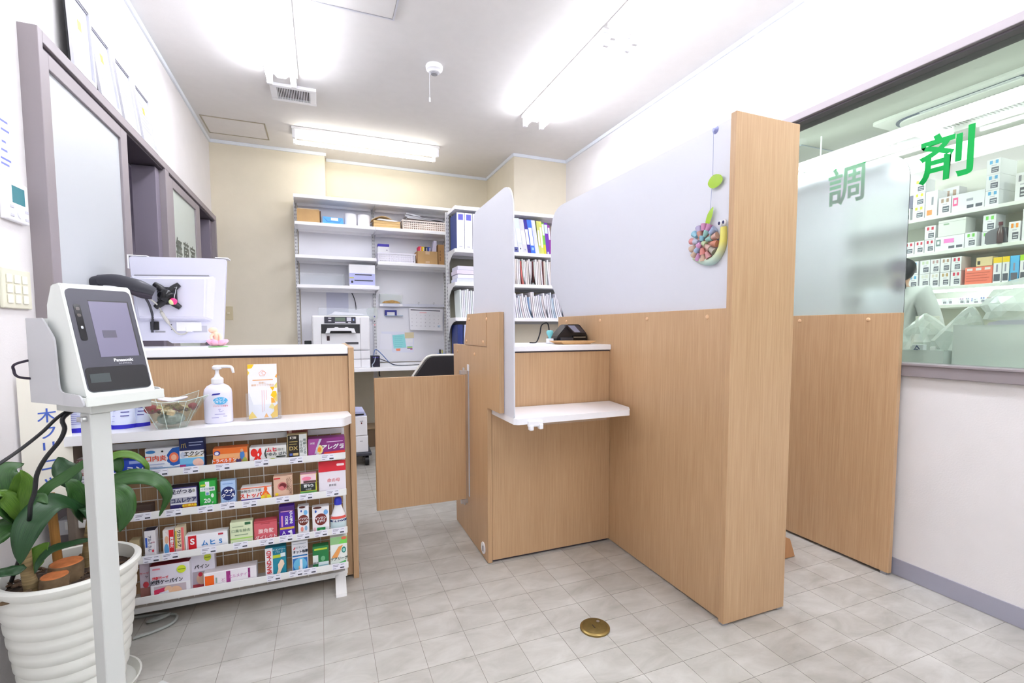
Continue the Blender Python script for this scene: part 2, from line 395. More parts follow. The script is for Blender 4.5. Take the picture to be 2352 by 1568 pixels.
# ------------------------------------------------------------------ ceiling fixtures
TUBEM = emit_mat('fluorescent_tube', (244, 246, 255), TUBE)
TUBED = emit_mat('fluorescent_tube_dispensary_fill', (242, 250, 248), TUBE_DISP)
TUBEL = emit_mat('fluorescent_tube_fill', (246, 248, 255), TUBE*0.55)  # weaker tubes for the added fill lamps
TUBES = emit_mat('fluorescent_tube_dim', (246, 250, 248), 2.0)
TUBEW = emit_mat('fluorescent_tube_warm', (255, 251, 240), TUBE_BACK)
def lamp(label, cx, cy, ln, axis, z=ZC, m=None, group='fluorescent batten lamps', width=0.19, dz=0.072, gap=0.068):
    t = thing('ceiling_lamp', label, 'lamp', (cx, cy, z), group)
    def bb(a0, a1, w0, w1, z0, z1, bev=0.002):
        return B(cx+w0, cx+w1, cy+a0, cy+a1, z0, z1, bev) if axis == 'Y' else B(cx+a0, cx+a1, cy+w0, cy+w1, z0, z1, bev)
    h = ln/2
    part('base_tray', bb(-h, h, -width/2, width/2, z-0.022, z-0.0005), WHITEMETAL, t)
    pr = [(-0.05*width/0.19, z-0.022), (0.05*width/0.19, z-0.022), (0.024*width/0.19, z-0.05), (-0.024*width/0.19, z-0.05)]
    if axis == 'Y': p = prism(bmn(), [(cx+a, b) for a, b in pr], 'Y', cy-h+0.03, cy+h-0.03)
    else: p = prism(bmn(), [(cy+a, b) for a, b in pr], 'X', cx-h+0.03, cx+h-0.03)
    part('reflector', p, WHITEMETAL, t)
    for s in (-1, 1):
        w = s*gap
        for e in (-1, 1):
            so = bb(e*h-(0.028 if e > 0 else -0.004), e*h-(0.004 if e > 0 else -0.028), w-0.017, w+0.017, z-dz-0.018, z-0.022, 0.004)
            part('socket', so, WHITEP, t)
        p0 = (cx+w, cy-h+0.03, z-dz) if axis == 'Y' else (cx-h+0.03, cy+w, z-dz)
        p1 = (cx+w, cy+h-0.03, z-dz) if axis == 'Y' else (cx+h-0.03, cy+w, z-dz)
        part('tube', tube(bmn(), [p0, p1], 0.0155, 12), m or TUBEM, t, smooth=True)
    return t
lamp('added, unseen twin-tube lamp inside the room behind the sliding doors', -1.62, 3.3, 1.2, 'Y', z=2.40, m=TUBES, group='added inner room lamps')  # added out of view so the room behind the doors is lit
lamp('twin-tube ceiling lamp over the left counter, its far end beside the louvred vent', -0.19, 2.92, 1.19, 'Y')
lamp('twin-tube ceiling lamp at the far end of the line over the middle counter', 1.55, 2.93, 1.16, 'Y')
lamp('twin-tube ceiling lamp nearer in the line over the middle counter, cut by the top edge', 1.55, 1.73, 1.16, 'Y')
lamp('warm twin-tube ceiling lamp set crosswise before the back wall', 0.42, 4.46, 1.20, 'X', m=TUBEW)
for y, wh in ((1.68, 'nearer end'), (0.44, 'middle'), (-0.8, 'far end')): lamp('added, unseen twin-tube ceiling lamp at the %s of the left line behind the viewer' % wh, -0.19, y, 1.19, 'Y', m=TUBEL, group='added lamps behind the viewer')  # fill lamps added out of view, here and in the right line
for y, wh in ((0.53, 'nearer'), (-0.67, 'farther')): lamp('added, unseen twin-tube ceiling lamp, %s of two behind the viewer in the right line' % wh, 1.55, y, 1.16, 'Y', group='added lamps behind the viewer')
# ceiling vent
vt = thing('ceiling_vent', 'white louvred air vent in the ceiling behind the left lamp', 'vent', (-0.13, 3.76, ZC))
bm = bmn()
vx0, vx1, vy0, vy1 = -0.275, 0.01, 3.66, 3.895
for a in ((vx0, vx1, vy0, 3.69), (vx0, vx1, 3.86, vy1), (vx0, -0.235, 3.69, 3.86), (-0.03, vx1, 3.69, 3.86)): box(bm, a[0], a[1], a[2], a[3], ZC-0.02, ZC-0.0005, 0.002)
part('vent_frame', bm, WHITEP, vt)
part('vent_backing', B(-0.236, -0.029, 3.689, 3.861, ZC-0.004, ZC-0.0008), mat('vent_dark', (70, 66, 66), 0.9), vt)
for k in range(20):
    x = -0.232+k*0.0103
    part('slat', B(x, x+0.0045, 3.69, 3.86, ZC-0.018, ZC-0.005), WHITEP, vt)
# smoke detector with pull cord
sd = thing('smoke_detector', 'round white smoke detector with a pull cord on the ceiling', 'smoke detector', (0.69, 3.07, ZC))
part('detector_body', lathe(bmn(), [(0.02, -0.046), (0.034, -0.045), (0.04, -0.034), (0.05, -0.03), (0.052, -0.008), (0.048, -0.0005)], (0.69, 3.07, ZC), 28), WHITEP, sd, True)
part('sensor_cage', lathe(bmn(), [(0.012, -0.058), (0.02, -0.056), (0.021, -0.0465)], (0.69, 3.07, ZC), 16), MIDGREY, sd, True)
part('pull_cord', tube(bmn(), [(0.66, 3.07, ZC-0.03), (0.66, 3.07, ZC-0.20)], 0.0012, 6), WHITEP, sd)
part('cord_bobbin', lathe(bmn(), [(0.002, -0.225), (0.005, -0.222), (0.004, -0.208), (0.005, -0.20), (0.002, -0.197)], (0.66, 3.07, ZC), 10), WHITEP, sd, True)
# two ceiling hatches
def hatch(label, x0, x1, y0, y1, m):
    t = thing('ceiling_hatch', label, 'hatch', ((x0+x1)/2, (y0+y1)/2, ZC))
    part('hatch_panel', B(x0+0.012, x1-0.012, y0+0.012, y1-0.012, ZC-0.003, ZC-0.0004), CEILM, t)
    bm = bmn(); w = 0.009
    for a in ((x0, x1, y0, y0+w), (x0, x1, y1-w, y1), (x0, x0+w, y0+w, y1-w), (x1-w, x1, y0+w, y1-w)): box(bm, a[0], a[1], a[2], a[3], ZC-0.005, ZC-0.0004)
    part('hatch_frame', bm, m, t)
hatch('square access hatch in the ceiling near the back left corner', -0.815, -0.37, 4.41, 4.765, mat('hatch_frame_beige', (176, 168, 150), 0.5, 0.3))
hatch('silver-framed access hatch in the ceiling, cut by the top edge', -0.03, 0.40, 2.27, 2.715, ALU)

# ------------------------------------------------------------------ left reception counter
lc = thing('reception_counter', 'left oak reception counter with white top and low white front shelf', 'counter', (-0.36, 2.2, 0))
part('end_panel', B(0.0985, 0.1205, 2.095, 2.75, 0.0, 0.977, 0.0015), WOOD, lc)
part('front_panel', B(-0.845, 0.0975, 2.11, 2.128, 0.012, 0.943, 0.001), WOOD, lc)
part('counter_top', B(-0.845, 0.0980, 2.098, 2.50, 0.951, 0.981, 0.003), WHITE, lc)
part('shadow_gap', B(-0.845, 0.0975, 2.116, 2.13, 0.943, 0.951), DARKFRAME, lc)
part('back_panel', B(-0.845, 0.0975, 2.48, 2.495, 0.05, 0.943), WOOD, lc)
pts = roundpoly([(-0.77, 1.942), (0.068, 1.942), (0.101, 2.0), (0.092, 2.1095), (-0.77, 2.1095)], [0.004, 0.02, 0.02, 0.004, 0.004])
part('front_shelf', prism(bmn(), pts, 'Z', 0.681, 0.713), WHITE, lc)
part('shelf_bracket', B(-0.775, -0.755, 1.955, 2.109, 0.3, 0.68, 0.002), mat('shaded_wood_board', (120, 108, 98), 0.6), lc)  # wood leg, the shade on it put into its grey-brown colour
part('shelf_batten', B(-0.70, 0.02, 2.02, 2.05, 0.668, 0.6805), WHITE, lc)
# ------------------------------------------------------------------ swing gate between the counters
g = thing('swing_gate', 'low oak swing gate closing the gap between the two counters', 'gate', (0.44, 2.29, 0.2))
part('gate_panel', B(0.2165, 0.645, 2.28, 2.30, 0.208, 0.828, 0.0015), WOOD, g)
for z, n in ((0.842, 'pivot_hinge'), (0.196, 'pivot_hinge')):
    bm = bmn(); box(bm, 0.62, 0.655, 2.282, 2.298, z-0.012, z+0.008, 0.002); tube(bm, [(0.64, 2.29, z-0.02), (0.64, 2.29, z+0.02)], 0.005, 8)
    part(n, bm, STEEL, g)
# ------------------------------------------------------------------ middle counter
mc = thing('consulting_counter', 'middle oak counter with stepped privacy wing and white writing shelf', 'counter', (0.98, 2.2, 0))
part('side_panel', prism(bmn(), [(1.997, 0.004), (2.542, 0.004), (2.572, 0.972), (1.997, 0.972)], 'X', 0.664, 0.684), WOOD, mc)
part('privacy_wing', prism(bmn(), [(1.838, 0.707), (1.9965, 0.707), (1.9965, 0.9735), (2.352, 0.9735), (2.292, 1.124), (1.838, 1.120)], 'X', 0.6638, 0.6838), WOOD, mc)
part('wing_overlay', prism(bmn(), [(2.0, 0.977), (2.352, 0.977), (2.292, 1.1235), (2.0, 1.1215)], 'X', 0.6615, 0.6634), WOOD, mc)
part('front_panel', B(0.686, 1.296, 2.0, 2.018, 0.012, 0.676, 0.001), WOOD, mc)
part('upper_panel', B(0.686, 1.296, 2.006, 2.02, 0.70, 0.944, 0.001), WOOD, mc)
part('plinth', B(0.69, 1.296, 2.014, 2.03, 0.0, 0.0118), DARKFRAME, mc)
part('shadow_gap', B(0.686, 1.296, 2.010, 2.024, 0.944, 0.950), DARKFRAME, mc)
part('counter_top', B(0.70, 1.296, 1.995, 2.43, 0.9505, 0.976, 0.003), WHITE, mc)
pts = roundpoly([(0.684, 1.725), (1.20, 1.725), (1.262, 1.79), (1.296, 1.8), (1.296, 1.9995), (0.655, 1.9995), (0.655, 1.762)], [0.02, 0.02, 0.01, 0, 0, 0, 0.02])
pts = roundpoly([(0.700, 1.725), (1.225, 1.735), (1.266, 1.800), (1.292, 1.9995), (0.686, 1.9995), (0.686, 1.74)], [0.015, 0.015, 0.02, 0, 0, 0.008])
part('writing_shelf', prism(bmn(), pts, 'Z', 0.677, 0.701), WHITE, mc)
part('hook_rail', B(0.78, 1.12, 1.748, 1.768, 0.664, 0.6768, 0.003), CLEARP, mc)
bm = bmn(); box(bm, 0.737, 0.80, 1.708, 1.7245, 0.668, 0.692, 0.004); box(bm, 0.74, 0.757, 1.70, 1.7245, 0.655, 0.676, 0.004); box(bm, 0.78, 0.798, 1.70, 1.7245, 0.658, 0.680, 0.004)
part('cane_holder', bm, WHITEP, mc)
out = roundpoly([(1.733, 0.7015), (2.245, 0.7015), (2.262, 1.60), (1.737, 1.612)], [0.015, 0.01, 0.07, 0.11], 10)
part('acrylic_screen', prism(bmn(), out, 'X', 0.6855, 0.6905), FROST, mc)
part('latch_rail', B(0.6615, 0.6638, 2.276, 2.292, 0.2165, 0.872), ALU, mc)
part('rail_end_plate', B(0.6595, 0.6638, 2.270, 2.297, 0.846, 0.878, 0.001), WHITEP, mc)
for y, z in ((1.9965, 1.094), (2.2556, 1.098), (2.0413, 0.9942), (2.3044, 0.992), (2.488, 0.9354), (2.1813, 0.9336)):
    x = 0.6612 if z > 0.98 and y > 2.0 else 0.6636
    if z < 0.98: x = 0.6638
    bm = bmn(); ellipsoid(bm, (x, y, z), (0.004, 0.008, 0.008), 12, 8)
    part('screw_cap', bm, CAPM, mc, True)
bm = bmn(); tube(bm, [(0.6638, 2.0628, 0.048), (0.6595, 2.0628, 0.048)], 0.027, 24)
gr = part('cable_grommet', bm, WHITEP, mc)
part('grommet_slot', B(0.6585, 0.6594, 2.054, 2.064, 0.034, 0.060), BLACKP, gr)
# ------------------------------------------------------------------ consultation booths
pt = thing('booth_partition', 'tall oak end post with long oak partition and frosted screen between booths', 'partition', (1.43, 1.9, 0))
part('end_post', B(1.2845, 1.580, 1.247, 1.271, 0.008, 1.767, 0.0015), WOOD, pt)
part('lower_panel', B(1.297, 1.319, 1.2715, 2.565, 0.008, 1.121, 0.0015), WOOD, pt)
out = roundpoly([(1.2715, 1.0), (2.52, 1.0), (2.54, 1.145), (2.712, 1.33), (2.712, 1.776), (1.2715, 1.769)], [0, 0, 0.01, 0.02, 0.16, 0], 10)
part('acrylic_screen', prism(bmn(), out, 'X', 1.3195, 1.3255), FROST, pt)
part('backing_strip', B(1.326, 1.346, 1.2715, 2.55, 0.9, 1.10), WOOD, pt)
for y in (2.46, 2.10, 1.72, 1.37):
    bm = bmn(); ellipsoid(bm, (1.2968, y, 1.093), (0.004, 0.0085, 0.0085), 12, 8); part('screw_cap', bm, CAPM, pt, True)
part('stabilising_foot', prism(bmn(), [(1.32, 0.002), (1.995, 0.002), (1.96, 0.09), (1.90, 0.115), (1.32, 0.115)], 'Y', 1.525, 1.547), wood_mat('oak_edge', (176, 124, 78), (196, 146, 100)), pt)
for x in (1.30, 1.565):
    part('levelling_foot', B(x-0.012, x+0.012, 1.252, 1.268, 0, 0.0078), MIDGREY, pt)
part('levelling_foot', B(1.302, 1.316, 2.50, 2.53, 0, 0.0078), MIDGREY, pt)
rp = thing('booth_panel', 'oak panel with frosted screen standing against the window wall', 'partition', (2.22, 1.6, 0))
part('lower_panel', B(2.198, 2.220, 1.248, 2.02, 0.012, 1.114, 0.0015), WOOD, rp)
out = roundpoly([(1.252, 1.0), (2.0, 1.0), (2.0, 1.80), (1.252, 1.765)], [0, 0, 0.05, 0.115], 12)
part('acrylic_screen', prism(bmn(), out, 'X', 2.2202, 2.2242), FROSTR, rp)
for y in (1.70, 1.375):
    bm = bmn(); ellipsoid(bm, (2.1978, y, 1.088), (0.004, 0.009, 0.009), 12, 8); part('screw_cap', bm, CAPM, rp, True)
for y in (1.27, 1.95): part('levelling_foot', B(2.202, 2.216, y-0.012, y+0.012, 0, 0.012), MIDGREY, rp)
# ------------------------------------------------------------------ floor disc
fd = thing('floor_box', 'round brass floor outlet cover set in the vinyl floor', 'floor outlet', (0.862, 1.412, 0))
part('brass_rim', lathe(bmn(), [(0.052, 0.0), (0.052, 0.006), (0.047, 0.010), (0.044, 0.010)], (0.862, 1.412, 0.0), 36), mat('old_brass', (150, 128, 78), 0.35, 0.85), fd, True)
part('brass_lid', lathe(bmn(), [(0.044, 0.004), (0.0438, 0.0105), (0.040, 0.0118)], (0.862, 1.412, 0.0), 36), mat('worn_brass', (132, 114, 70), 0.42, 0.8, noise=0.12, scale=60), fd, True)
part('lid_screw', lathe(bmn(), [(0.006, 0.0112), (0.006, 0.0126)], (0.884, 1.428, 0.0), 14), STEEL, fd)
part('lid_slot', B(0.853, 0.856, 1.398, 1.418, 0.0117, 0.0123), BLACKP, fd)
# ------------------------------------------------------------------ snail mobile on the partition screen
sn = thing('snail_mobile', 'paper snail mobile with green leaves hung on the frosted partition screen', 'ornament', (1.31, 1.39, 1.3))
sx = 1.312
bm = bmn(); tube(bm, [(1.3192, 1.374, 1.756), (1.309, 1.374, 1.756)], [0.014, 0.006], 16)
part('suction_cup', bm, mat('lilac_plastic', (150, 156, 206), 0.3), sn, True)
part('thread', tube(bmn(), [(1.309, 1.374, 1.75), (1.309, 1.372, 1.60), (1.309, 1.383, 1.45)], 0.0008, 5), C(150, 160, 200), sn)
def leafdisc(y, z, ry, rz, rot, name):
    bm = bmn(); n = 18
    A = []
    for k in range(n):
        a = 2*math.pi*k/n; u = math.cos(a)*ry*(1.0 if math.cos(a) > 0 else 1.1); v = math.sin(a)*rz*(1-0.35*max(0, math.cos(a))**2)
        A.append(bm.verts.new((1.3075+0.0015*math.cos(2*a), y+u*math.cos(rot)-v*math.sin(rot), z+u*math.sin(rot)+v*math.cos(rot))))
    c1 = bm.verts.new((1.3045, y, z)); c2 = bm.verts.new((1.3105, y, z))
    for k in range(n): bm.faces.new((A[k], A[(k+1) % n], c1)); bm.faces.new((A[(k+1) % n], A[k], c2))
    part(name, bm, mat('lime_plastic', (176, 216, 70), 0.25, trans=0.2), sn, True)
leafdisc(1.362, 1.572, 0.034, 0.024, 0.05, 'leaf')
leafdisc(1.382, 1.452, 0.036, 0.013, 2.0, 'leaf')
def body_mat():
    m = mat('snail_body', (214, 212, 128), 0.5); nt = m.node_tree; L = nt.links.new
    tc = nt.nodes.new('ShaderNodeTexCoord'); sp = nt.nodes.new('ShaderNodeSeparateXYZ'); cr = nt.nodes.new('ShaderNodeValToRGB')
    L(tc.outputs['Generated'], sp.inputs[0]); L(sp.outputs['Z'], cr.inputs['Fac'])
    cr.color_ramp.elements[0].color = rgb(176, 206, 206); cr.color_ramp.elements[1].color = rgb(222, 214, 110); cr.color_ramp.elements[1].position = 0.6
    L(cr.outputs['Color'], nt.nodes['Principled BSDF'].inputs['Base Color']); return m
part('body', tube(bmn(), [(sx, 1.462, 1.315), (sx, 1.43, 1.305), (sx, 1.39, 1.293), (sx, 1.355, 1.298), (sx, 1.328, 1.325), (sx, 1.318, 1.36), (sx, 1.318, 1.405)], [0.006, 0.012, 0.014, 0.015, 0.014, 0.013, 0.011], 14, sub=5), body_mat(), sn, True)
for y in (1.328, 1.309):
    bm = bmn(); ellipsoid(bm, (1.306, y, 1.419), (0.006, 0.009, 0.0105), 12, 8); e = part('eye', bm, WHITEP, sn, True)
    bm = bmn(); ellipsoid(bm, (1.301, y+0.001, 1.419), (0.003, 0.005, 0.006), 10, 6); part('pupil', bm, C(40, 40, 90), e, True)
cols = [(236, 150, 204), (236, 150, 204), (176, 196, 240), (232, 178, 160), (230, 140, 110), (196, 186, 170), (226, 150, 150), (232, 190, 160), (214, 140, 196), (226, 190, 160), (236, 200, 176), (246, 150, 150), (150, 216, 240), (200, 190, 236), (160, 222, 214), (150, 214, 206), (240, 190, 176), (246, 140, 130), (176, 206, 246), (206, 210, 236), (222, 150, 130), (140, 206, 232), (206, 226, 170), (236, 160, 220)]
k = 0
for ring, n, rr, ln in ((0, 14, 0.052, 0.026), (1, 7, 0.030, 0.024), (2, 3, 0.011, 0.018)):
    for j in range(n):
        a = R(90)-2*math.pi*(j+0.5*(ring % 2))/n
        cy, cz = 1.405-math.cos(a)*rr, 1.365+math.sin(a)*rr
        d = Vector((0, -math.cos(a), math.sin(a)))
        xo = 1.306-0.004*ring
        p0 = Vector((xo-0.004, cy, cz))-d*ln*0.4; p1 = Vector((xo, cy, cz))+d*ln*0.55
        w = 0.0135 if ring == 0 else 0.012
        part('shell_roll', tube(bmn(), [p0, p1], [w*0.55, w*0.95], 10), C(*[int(0.70*q+34) for q in cols[k % len(cols)]]), sn, True); k += 1
bm = bmn(); ellipsoid(bm, (1.3125, 1.405, 1.365), (0.006, 0.056, 0.056), 20, 10); part('shell_disc', bm, C(226, 180, 170), sn, True)

# ------------------------------------------------------------------ wire display rack with its medicines
rk = thing('wire_display_rack', 'white wire display rack with four tiers standing at the left counter', 'display rack', (-0.28, 2.03, 0))
RX0, RX1 = -0.79, 0.074
WIREM = mat('white_wire', (226, 224, 220), 0.4)
for x in (RX0+0.004, 0.062):
    part('upright', B(x, x+0.012, 2.060, 2.072, 0.045, 0.655, 0.002), WHITEMETAL, rk)
part('top_bar', B(RX0, RX1, 2.062, 2.068, 0.632, 0.655, 0.002), WHITEMETAL, rk)
part('bottom_bar', B(RX0, RX1-0.002, 2.052, 2.076, 0.038, 0.060, 0.003), WHITEMETAL, rk)
wv = B(-0.0013, 0.0013, 2.0647, 2.0673, 0.06, 0.632); wv0 = None
for k in range(17):
    x = 0.0225-0.0487*k
    if wv0 is None: wv0 = part('grid_wire', wv, WIREM, rk); base = Vector(wv0.location); wv0.location = base+Vector((x, 0, 0))
    else: o = wv0.copy(); col.objects.link(o); o.location = base+Vector((x, 0, 0))
wh = B(RX0, 0.062, 2.0673, 2.0699, -0.0013, 0.0013); wh0 = None
for k in range(11):
    z = 0.10+0.0487*k
    if wh0 is None: wh0 = part('grid_wire', wh, WIREM, rk); base = Vector(wh0.location); wh0.location = base+Vector((0, 0, z))
    else: o = wh0.copy(); col.objects.link(o); o.location = base+Vector((0, 0, z))
TIER = {1: 0.5485, 2: 0.4035, 3: 0.2510, 4: 0.1085}
for n, z in TIER.items():
    part('tier_lip', B(RX0, RX1, 1.976, 1.979, z, z+0.0245, 0.001), WHITEMETAL, rk)
    part('tier_tray', B(RX0, RX1-0.004, 1.979, 2.062, z-0.003, z-0.0005), WHITEMETAL, rk)
for x in (0.025, -0.74):
    part('rack_foot', prism(bmn(), [(x, 0.0), (x+0.040, 0.0), (x+0.042, 0.038), (x-0.002, 0.038)], 'Y', 2.052, 2.064) if x < 0 else prism(bmn(), [(1.965, 0.0), (2.05, 0.0), (2.07, 0.034), (2.05, 0.05), (1.967, 0.012)], 'X', x, x+0.040), WHITEMETAL, rk)
part('bar_tie', prism(bmn(), roundpoly([(0.014, 0.066), (0.06, 0.066), (0.06, 0.09), (0.014, 0.09)], 0.01), 'Y', 2.069, 2.073), BLACKP, rk)

def panels(o, x0, x1, z0, z1, y, deco):
    W, Hh = x1-x0, z1-z0; n = 0
    for d in deco:
        n += 1; yo = y-0.00035*n
        if d[0] == 'r':
            _, a, b, c, e, colr = d
            part('printed_panel', B(x0+a*W, x0+b*W, yo, yo+0.0003, z0+c*Hh, z0+e*Hh), C(*colr), o)
        elif d[0] == 'e':
            _, u, v, ru, rv, colr = d
            pts = [(x0+u*W+ru*W*math.cos(2*math.pi*k/20), z0+v*Hh+rv*Hh*math.sin(2*math.pi*k/20)) for k in range(20)]
            part('printed_emblem', prism(bmn(), pts, 'Y', yo, yo+0.0003), C(*colr), o)
        elif d[0] == 'p':
            _, poly, colr = d
            part('printed_shape', prism(bmn(), [(x0+u*W, z0+v*Hh) for u, v in poly], 'Y', yo, yo+0.0003), C(*colr), o)
        elif d[0] == 't':
            _, u, v, s, colr, body = d[:6]; kw = d[6] if len(d) > 6 else {}
            text(o, body, (x0+u*W, yo-0.0002, z0+v*Hh), s, C(*colr), '-Y', **kw)
        elif d[0] == 'l':       # faint lines of small print
            _, a, b, v, nl, st, colr = d
            for k in range(nl): part('small_print', B(x0+a*W, x0+(b-0.12*(k % 2)*(b-a))*W, yo, yo+0.0002, z0+(v-st*k)*Hh, z0+(v-st*k+st*0.35)*Hh), C(*colr), o)
GM = 'medicines on the display rack'
def carton(name, cat, label, x0, x1, z1, tier, colr, deco, depth=0.035, y=1.992, top=None, flap=0.0, z0=None):
    z0 = TIER[tier]+0.0005 if z0 is None else z0
    bm = B(x0+0.0006, x1-0.0006, y, y+depth, z0, z1, 0.0012, 1)
    o = obj(name, bm, C(*colr), None); tag(o, label, cat, GM)
    panels(o, x0+0.001, x1-0.001, z0, z1-0.0005, y, deco)
    if top: part('lid', B(x0+0.001, x1-0.001, y+0.001, y+depth-0.001, z1, z1+0.001), C(*top), o)
    return o
Wt, Rd, Bl, Bk = (240, 240, 244), (214, 30, 36), (30, 70, 176), (28, 26, 30)
# tier 1
carton('medicine_box', 'box', 'white and maroon medicine box at the left end of the top rack tier', -0.782, -0.689, 0.627, 1, (236, 230, 230), [('r', 0, 1, 0.70, 1, (150, 110, 110)), ('t', 0.5, 0.85, 0.016, (236, 226, 226), '薬用と用'), ('t', 0.35, 0.25, 0.022, (170, 30, 40), 'PL顆粒')])
carton('medicine_box', 'box', 'blue medicine box behind the plant on the top rack tier', -0.672, -0.579, 0.610, 1, (34, 70, 184), [('e', 0.30, 0.6, 0.08, 0.22, (240, 170, 40)), ('r', 0.6, 1.0, 0.78, 0.95, (150, 170, 226)), ('t', 0.62, 0.42, 0.026, Wt, 'スミン', {'bold': 0.0006})])
carton('medicine_box', 'box', 'white mouth-ulcer patch box with a blue head profile on the top tier', -0.572, -0.471, 0.643, 1, (236, 238, 244), [
    ('p', [(0.62, 0.5), (0.66, 0.62), (0.62, 0.72), (0.70, 0.86), (0.80, 0.98), (1, 1), (1, 0.35), (0.80, 0.30), (0.72, 0.34), (0.70, 0.42), (0.66, 0.44)], (34, 92, 180)), ('e', 0.83, 0.62, 0.14, 0.19, (236, 120, 84)), ('e', 0.83, 0.62, 0.08, 0.11, (244, 190, 160)), ('e', 0.16, 0.88, 0.14, 0.06, (60, 130, 200)), ('e', 0.5, 0.88, 0.035, 0.035, (20, 20, 20)), ('t', 0.30, 0.62, 0.021, (222, 74, 40), '口内炎', {'bold': 0.0004}), ('l', 0.08, 0.55, 0.40, 3, 0.10, (170, 180, 210)), ('r', 0.0, 1, 0.26, 0.28, (90, 150, 200))], depth=0.02)
carton('medicine_box', 'box', 'dark blue and white nail ointment box with a pink foot, top tier', -0.473, -0.398, 0.671, 1, (30, 40, 92), [
    ('r', 0, 1, 0.40, 0.64, (240, 240, 244)), ('r', 0, 1, 0.24, 0.42, (120, 190, 232)), ('r', 0, 1, 0, 0.25, (90, 160, 220)), ('e', 0.74, 0.28, 0.22, 0.11, (242, 200, 184)), ('e', 0.86, 0.24, 0.12, 0.08, (240, 190, 176)), ('r', 0.0, 0.24, 0.1, 0.24, (190, 60, 130)), ('t', 0.18, 0.78, 0.018, (214, 186, 90), '爪'), ('t', 0.60, 0.535, 0.019, (40, 30, 30), 'エクシブ', {'shear': 0.2, 'bold': 0.0004, 'sx': 0.85}), ('e', 0.14, 0.52, 0.1, 0.09, (196, 206, 226)), ('r', 0.35, 0.95, 0.455, 0.475, (214, 180, 90)), ('l', 0.4, 0.98, 0.86, 2, 0.08, (150, 160, 200))])
carton('medicine_box', 'box', 'orange travel-sickness medicine box on the top rack tier', -0.373, -0.263, 0.623, 1, (240, 176, 120), [
    ('r', 0, 1, 0.74, 1, (240, 120, 44)), ('r', 0, 0.60, 0.22, 0.52, (242, 104, 30)), ('e', 0.12, 0.80, 0.09, 0.12, (60, 50, 140)), ('e', 0.11, 0.79, 0.06, 0.08, (230, 230, 246)), ('t', 0.30, 0.40, 0.0155, Wt, 'トラベルミン', {'sx': 0.85, 'shear': 0.15, 'bold': 0.0004}), ('e', 0.85, 0.62, 0.07, 0.22, (70, 130, 200)), ('e', 0.84, 0.86, 0.045, 0.08, (226, 170, 130)), ('e', 0.74, 0.34, 0.08, 0.16, (80, 60, 110)), ('e', 0.74, 0.50, 0.04, 0.07, (226, 170, 130)), ('e', 0.92, 0.30, 0.07, 0.22, (160, 170, 80)), ('l', 0.06, 0.55, 0.15, 1, 0.1, (226, 140, 90))], top=(244, 120, 40), depth=0.045)
carton('medicine_box', 'box', 'white itch-relief medicine box with a big red ribbon shape, top tier', -0.258, -0.134, 0.618, 1, (242, 242, 244), [
    ('r', 0.40, 1, 0.1, 0.98, (236, 236, 232)), ('e', 0.12, 0.72, 0.09, 0.22, (232, 40, 30)), ('p', [(0.10, 0.30), (0.16, 0.55), (0.26, 0.92), (0.31, 0.95), (0.33, 0.62), (0.28, 0.45), (0.34, 0.25), (0.24, 0.25), (0.22, 0.42), (0.18, 0.25), (0.08, 0.25)], (232, 40, 30)), ('e', 0.235, 0.60, 0.022, 0.09, (244, 244, 244)), ('p', [(0.39, 0.62), (0.44, 0.90), (0.47, 0.90), (0.43, 0.62), (0.47, 0.36), (0.44, 0.36)], (60, 64, 60)), ('t', 0.60, 0.80, 0.018, (220, 40, 60), 'ムヒ', {'bold': 0.0007}), ('t', 0.82, 0.78, 0.011, (70, 74, 72), 'の飲む'), ('t', 0.70, 0.56, 0.0145, (70, 80, 84), 'かゆみ はれ', {'bold': 0.0003}), ('r', 0.72, 0.98, 0.38, 0.45, (50, 56, 50)), ('e', 0.62, 0.25, 0.09, 0.10, (180, 200, 60)), ('r', 0.5, 0.95, 0.22, 0.26, (120, 126, 110))], depth=0.045)
carton('medicine_box', 'box', 'tall black and gold medicine box with a brown header card, top tier', -0.132, -0.062, 0.655, 1, (206, 186, 140), [
    ('r', 0.03, 0.60, 0.02, 0.98, (46, 36, 26)), ('r', 0.60, 0.98, 0.0, 1, (236, 238, 238)), ('t', 0.30, 0.50, 0.020, (206, 180, 110), 'DX', {'bold': 0.0004}), ('t', 0.30, 0.88, 0.011, (236, 230, 220), '眼涼', {'bold': 0.0005}), ('l', 0.1, 0.52, 0.73, 2, 0.09, (170, 150, 90)), ('r', 0.1, 0.25, 0.24, 0.33, (90, 110, 190)), ('r', 0.28, 0.55, 0.24, 0.33, (226, 200, 140)), ('t', 0.89, 0.55, 0.0125, (60, 90, 80), '年\n齢\nに\nよ\nる', {'line': 0.95}), ('t', 0.70, 0.55, 0.0125, (60, 90, 80), 'か\nす\nみ\n目', {'line': 0.95})])
hc = carton('header_card', 'card', 'brown header card standing behind the tall black and gold box', -0.134, -0.060, 0.676, 1, (130, 62, 50), [('t', 0.56, 0.5, 0.012, (226, 200, 190), '眼疲労'), ('e', 0.15, 0.5, 0.08, 0.3, (200, 160, 150))], depth=0.0015, y=2.030, z0=0.549)
for o in hc.children: o.location.z += 0.055; 
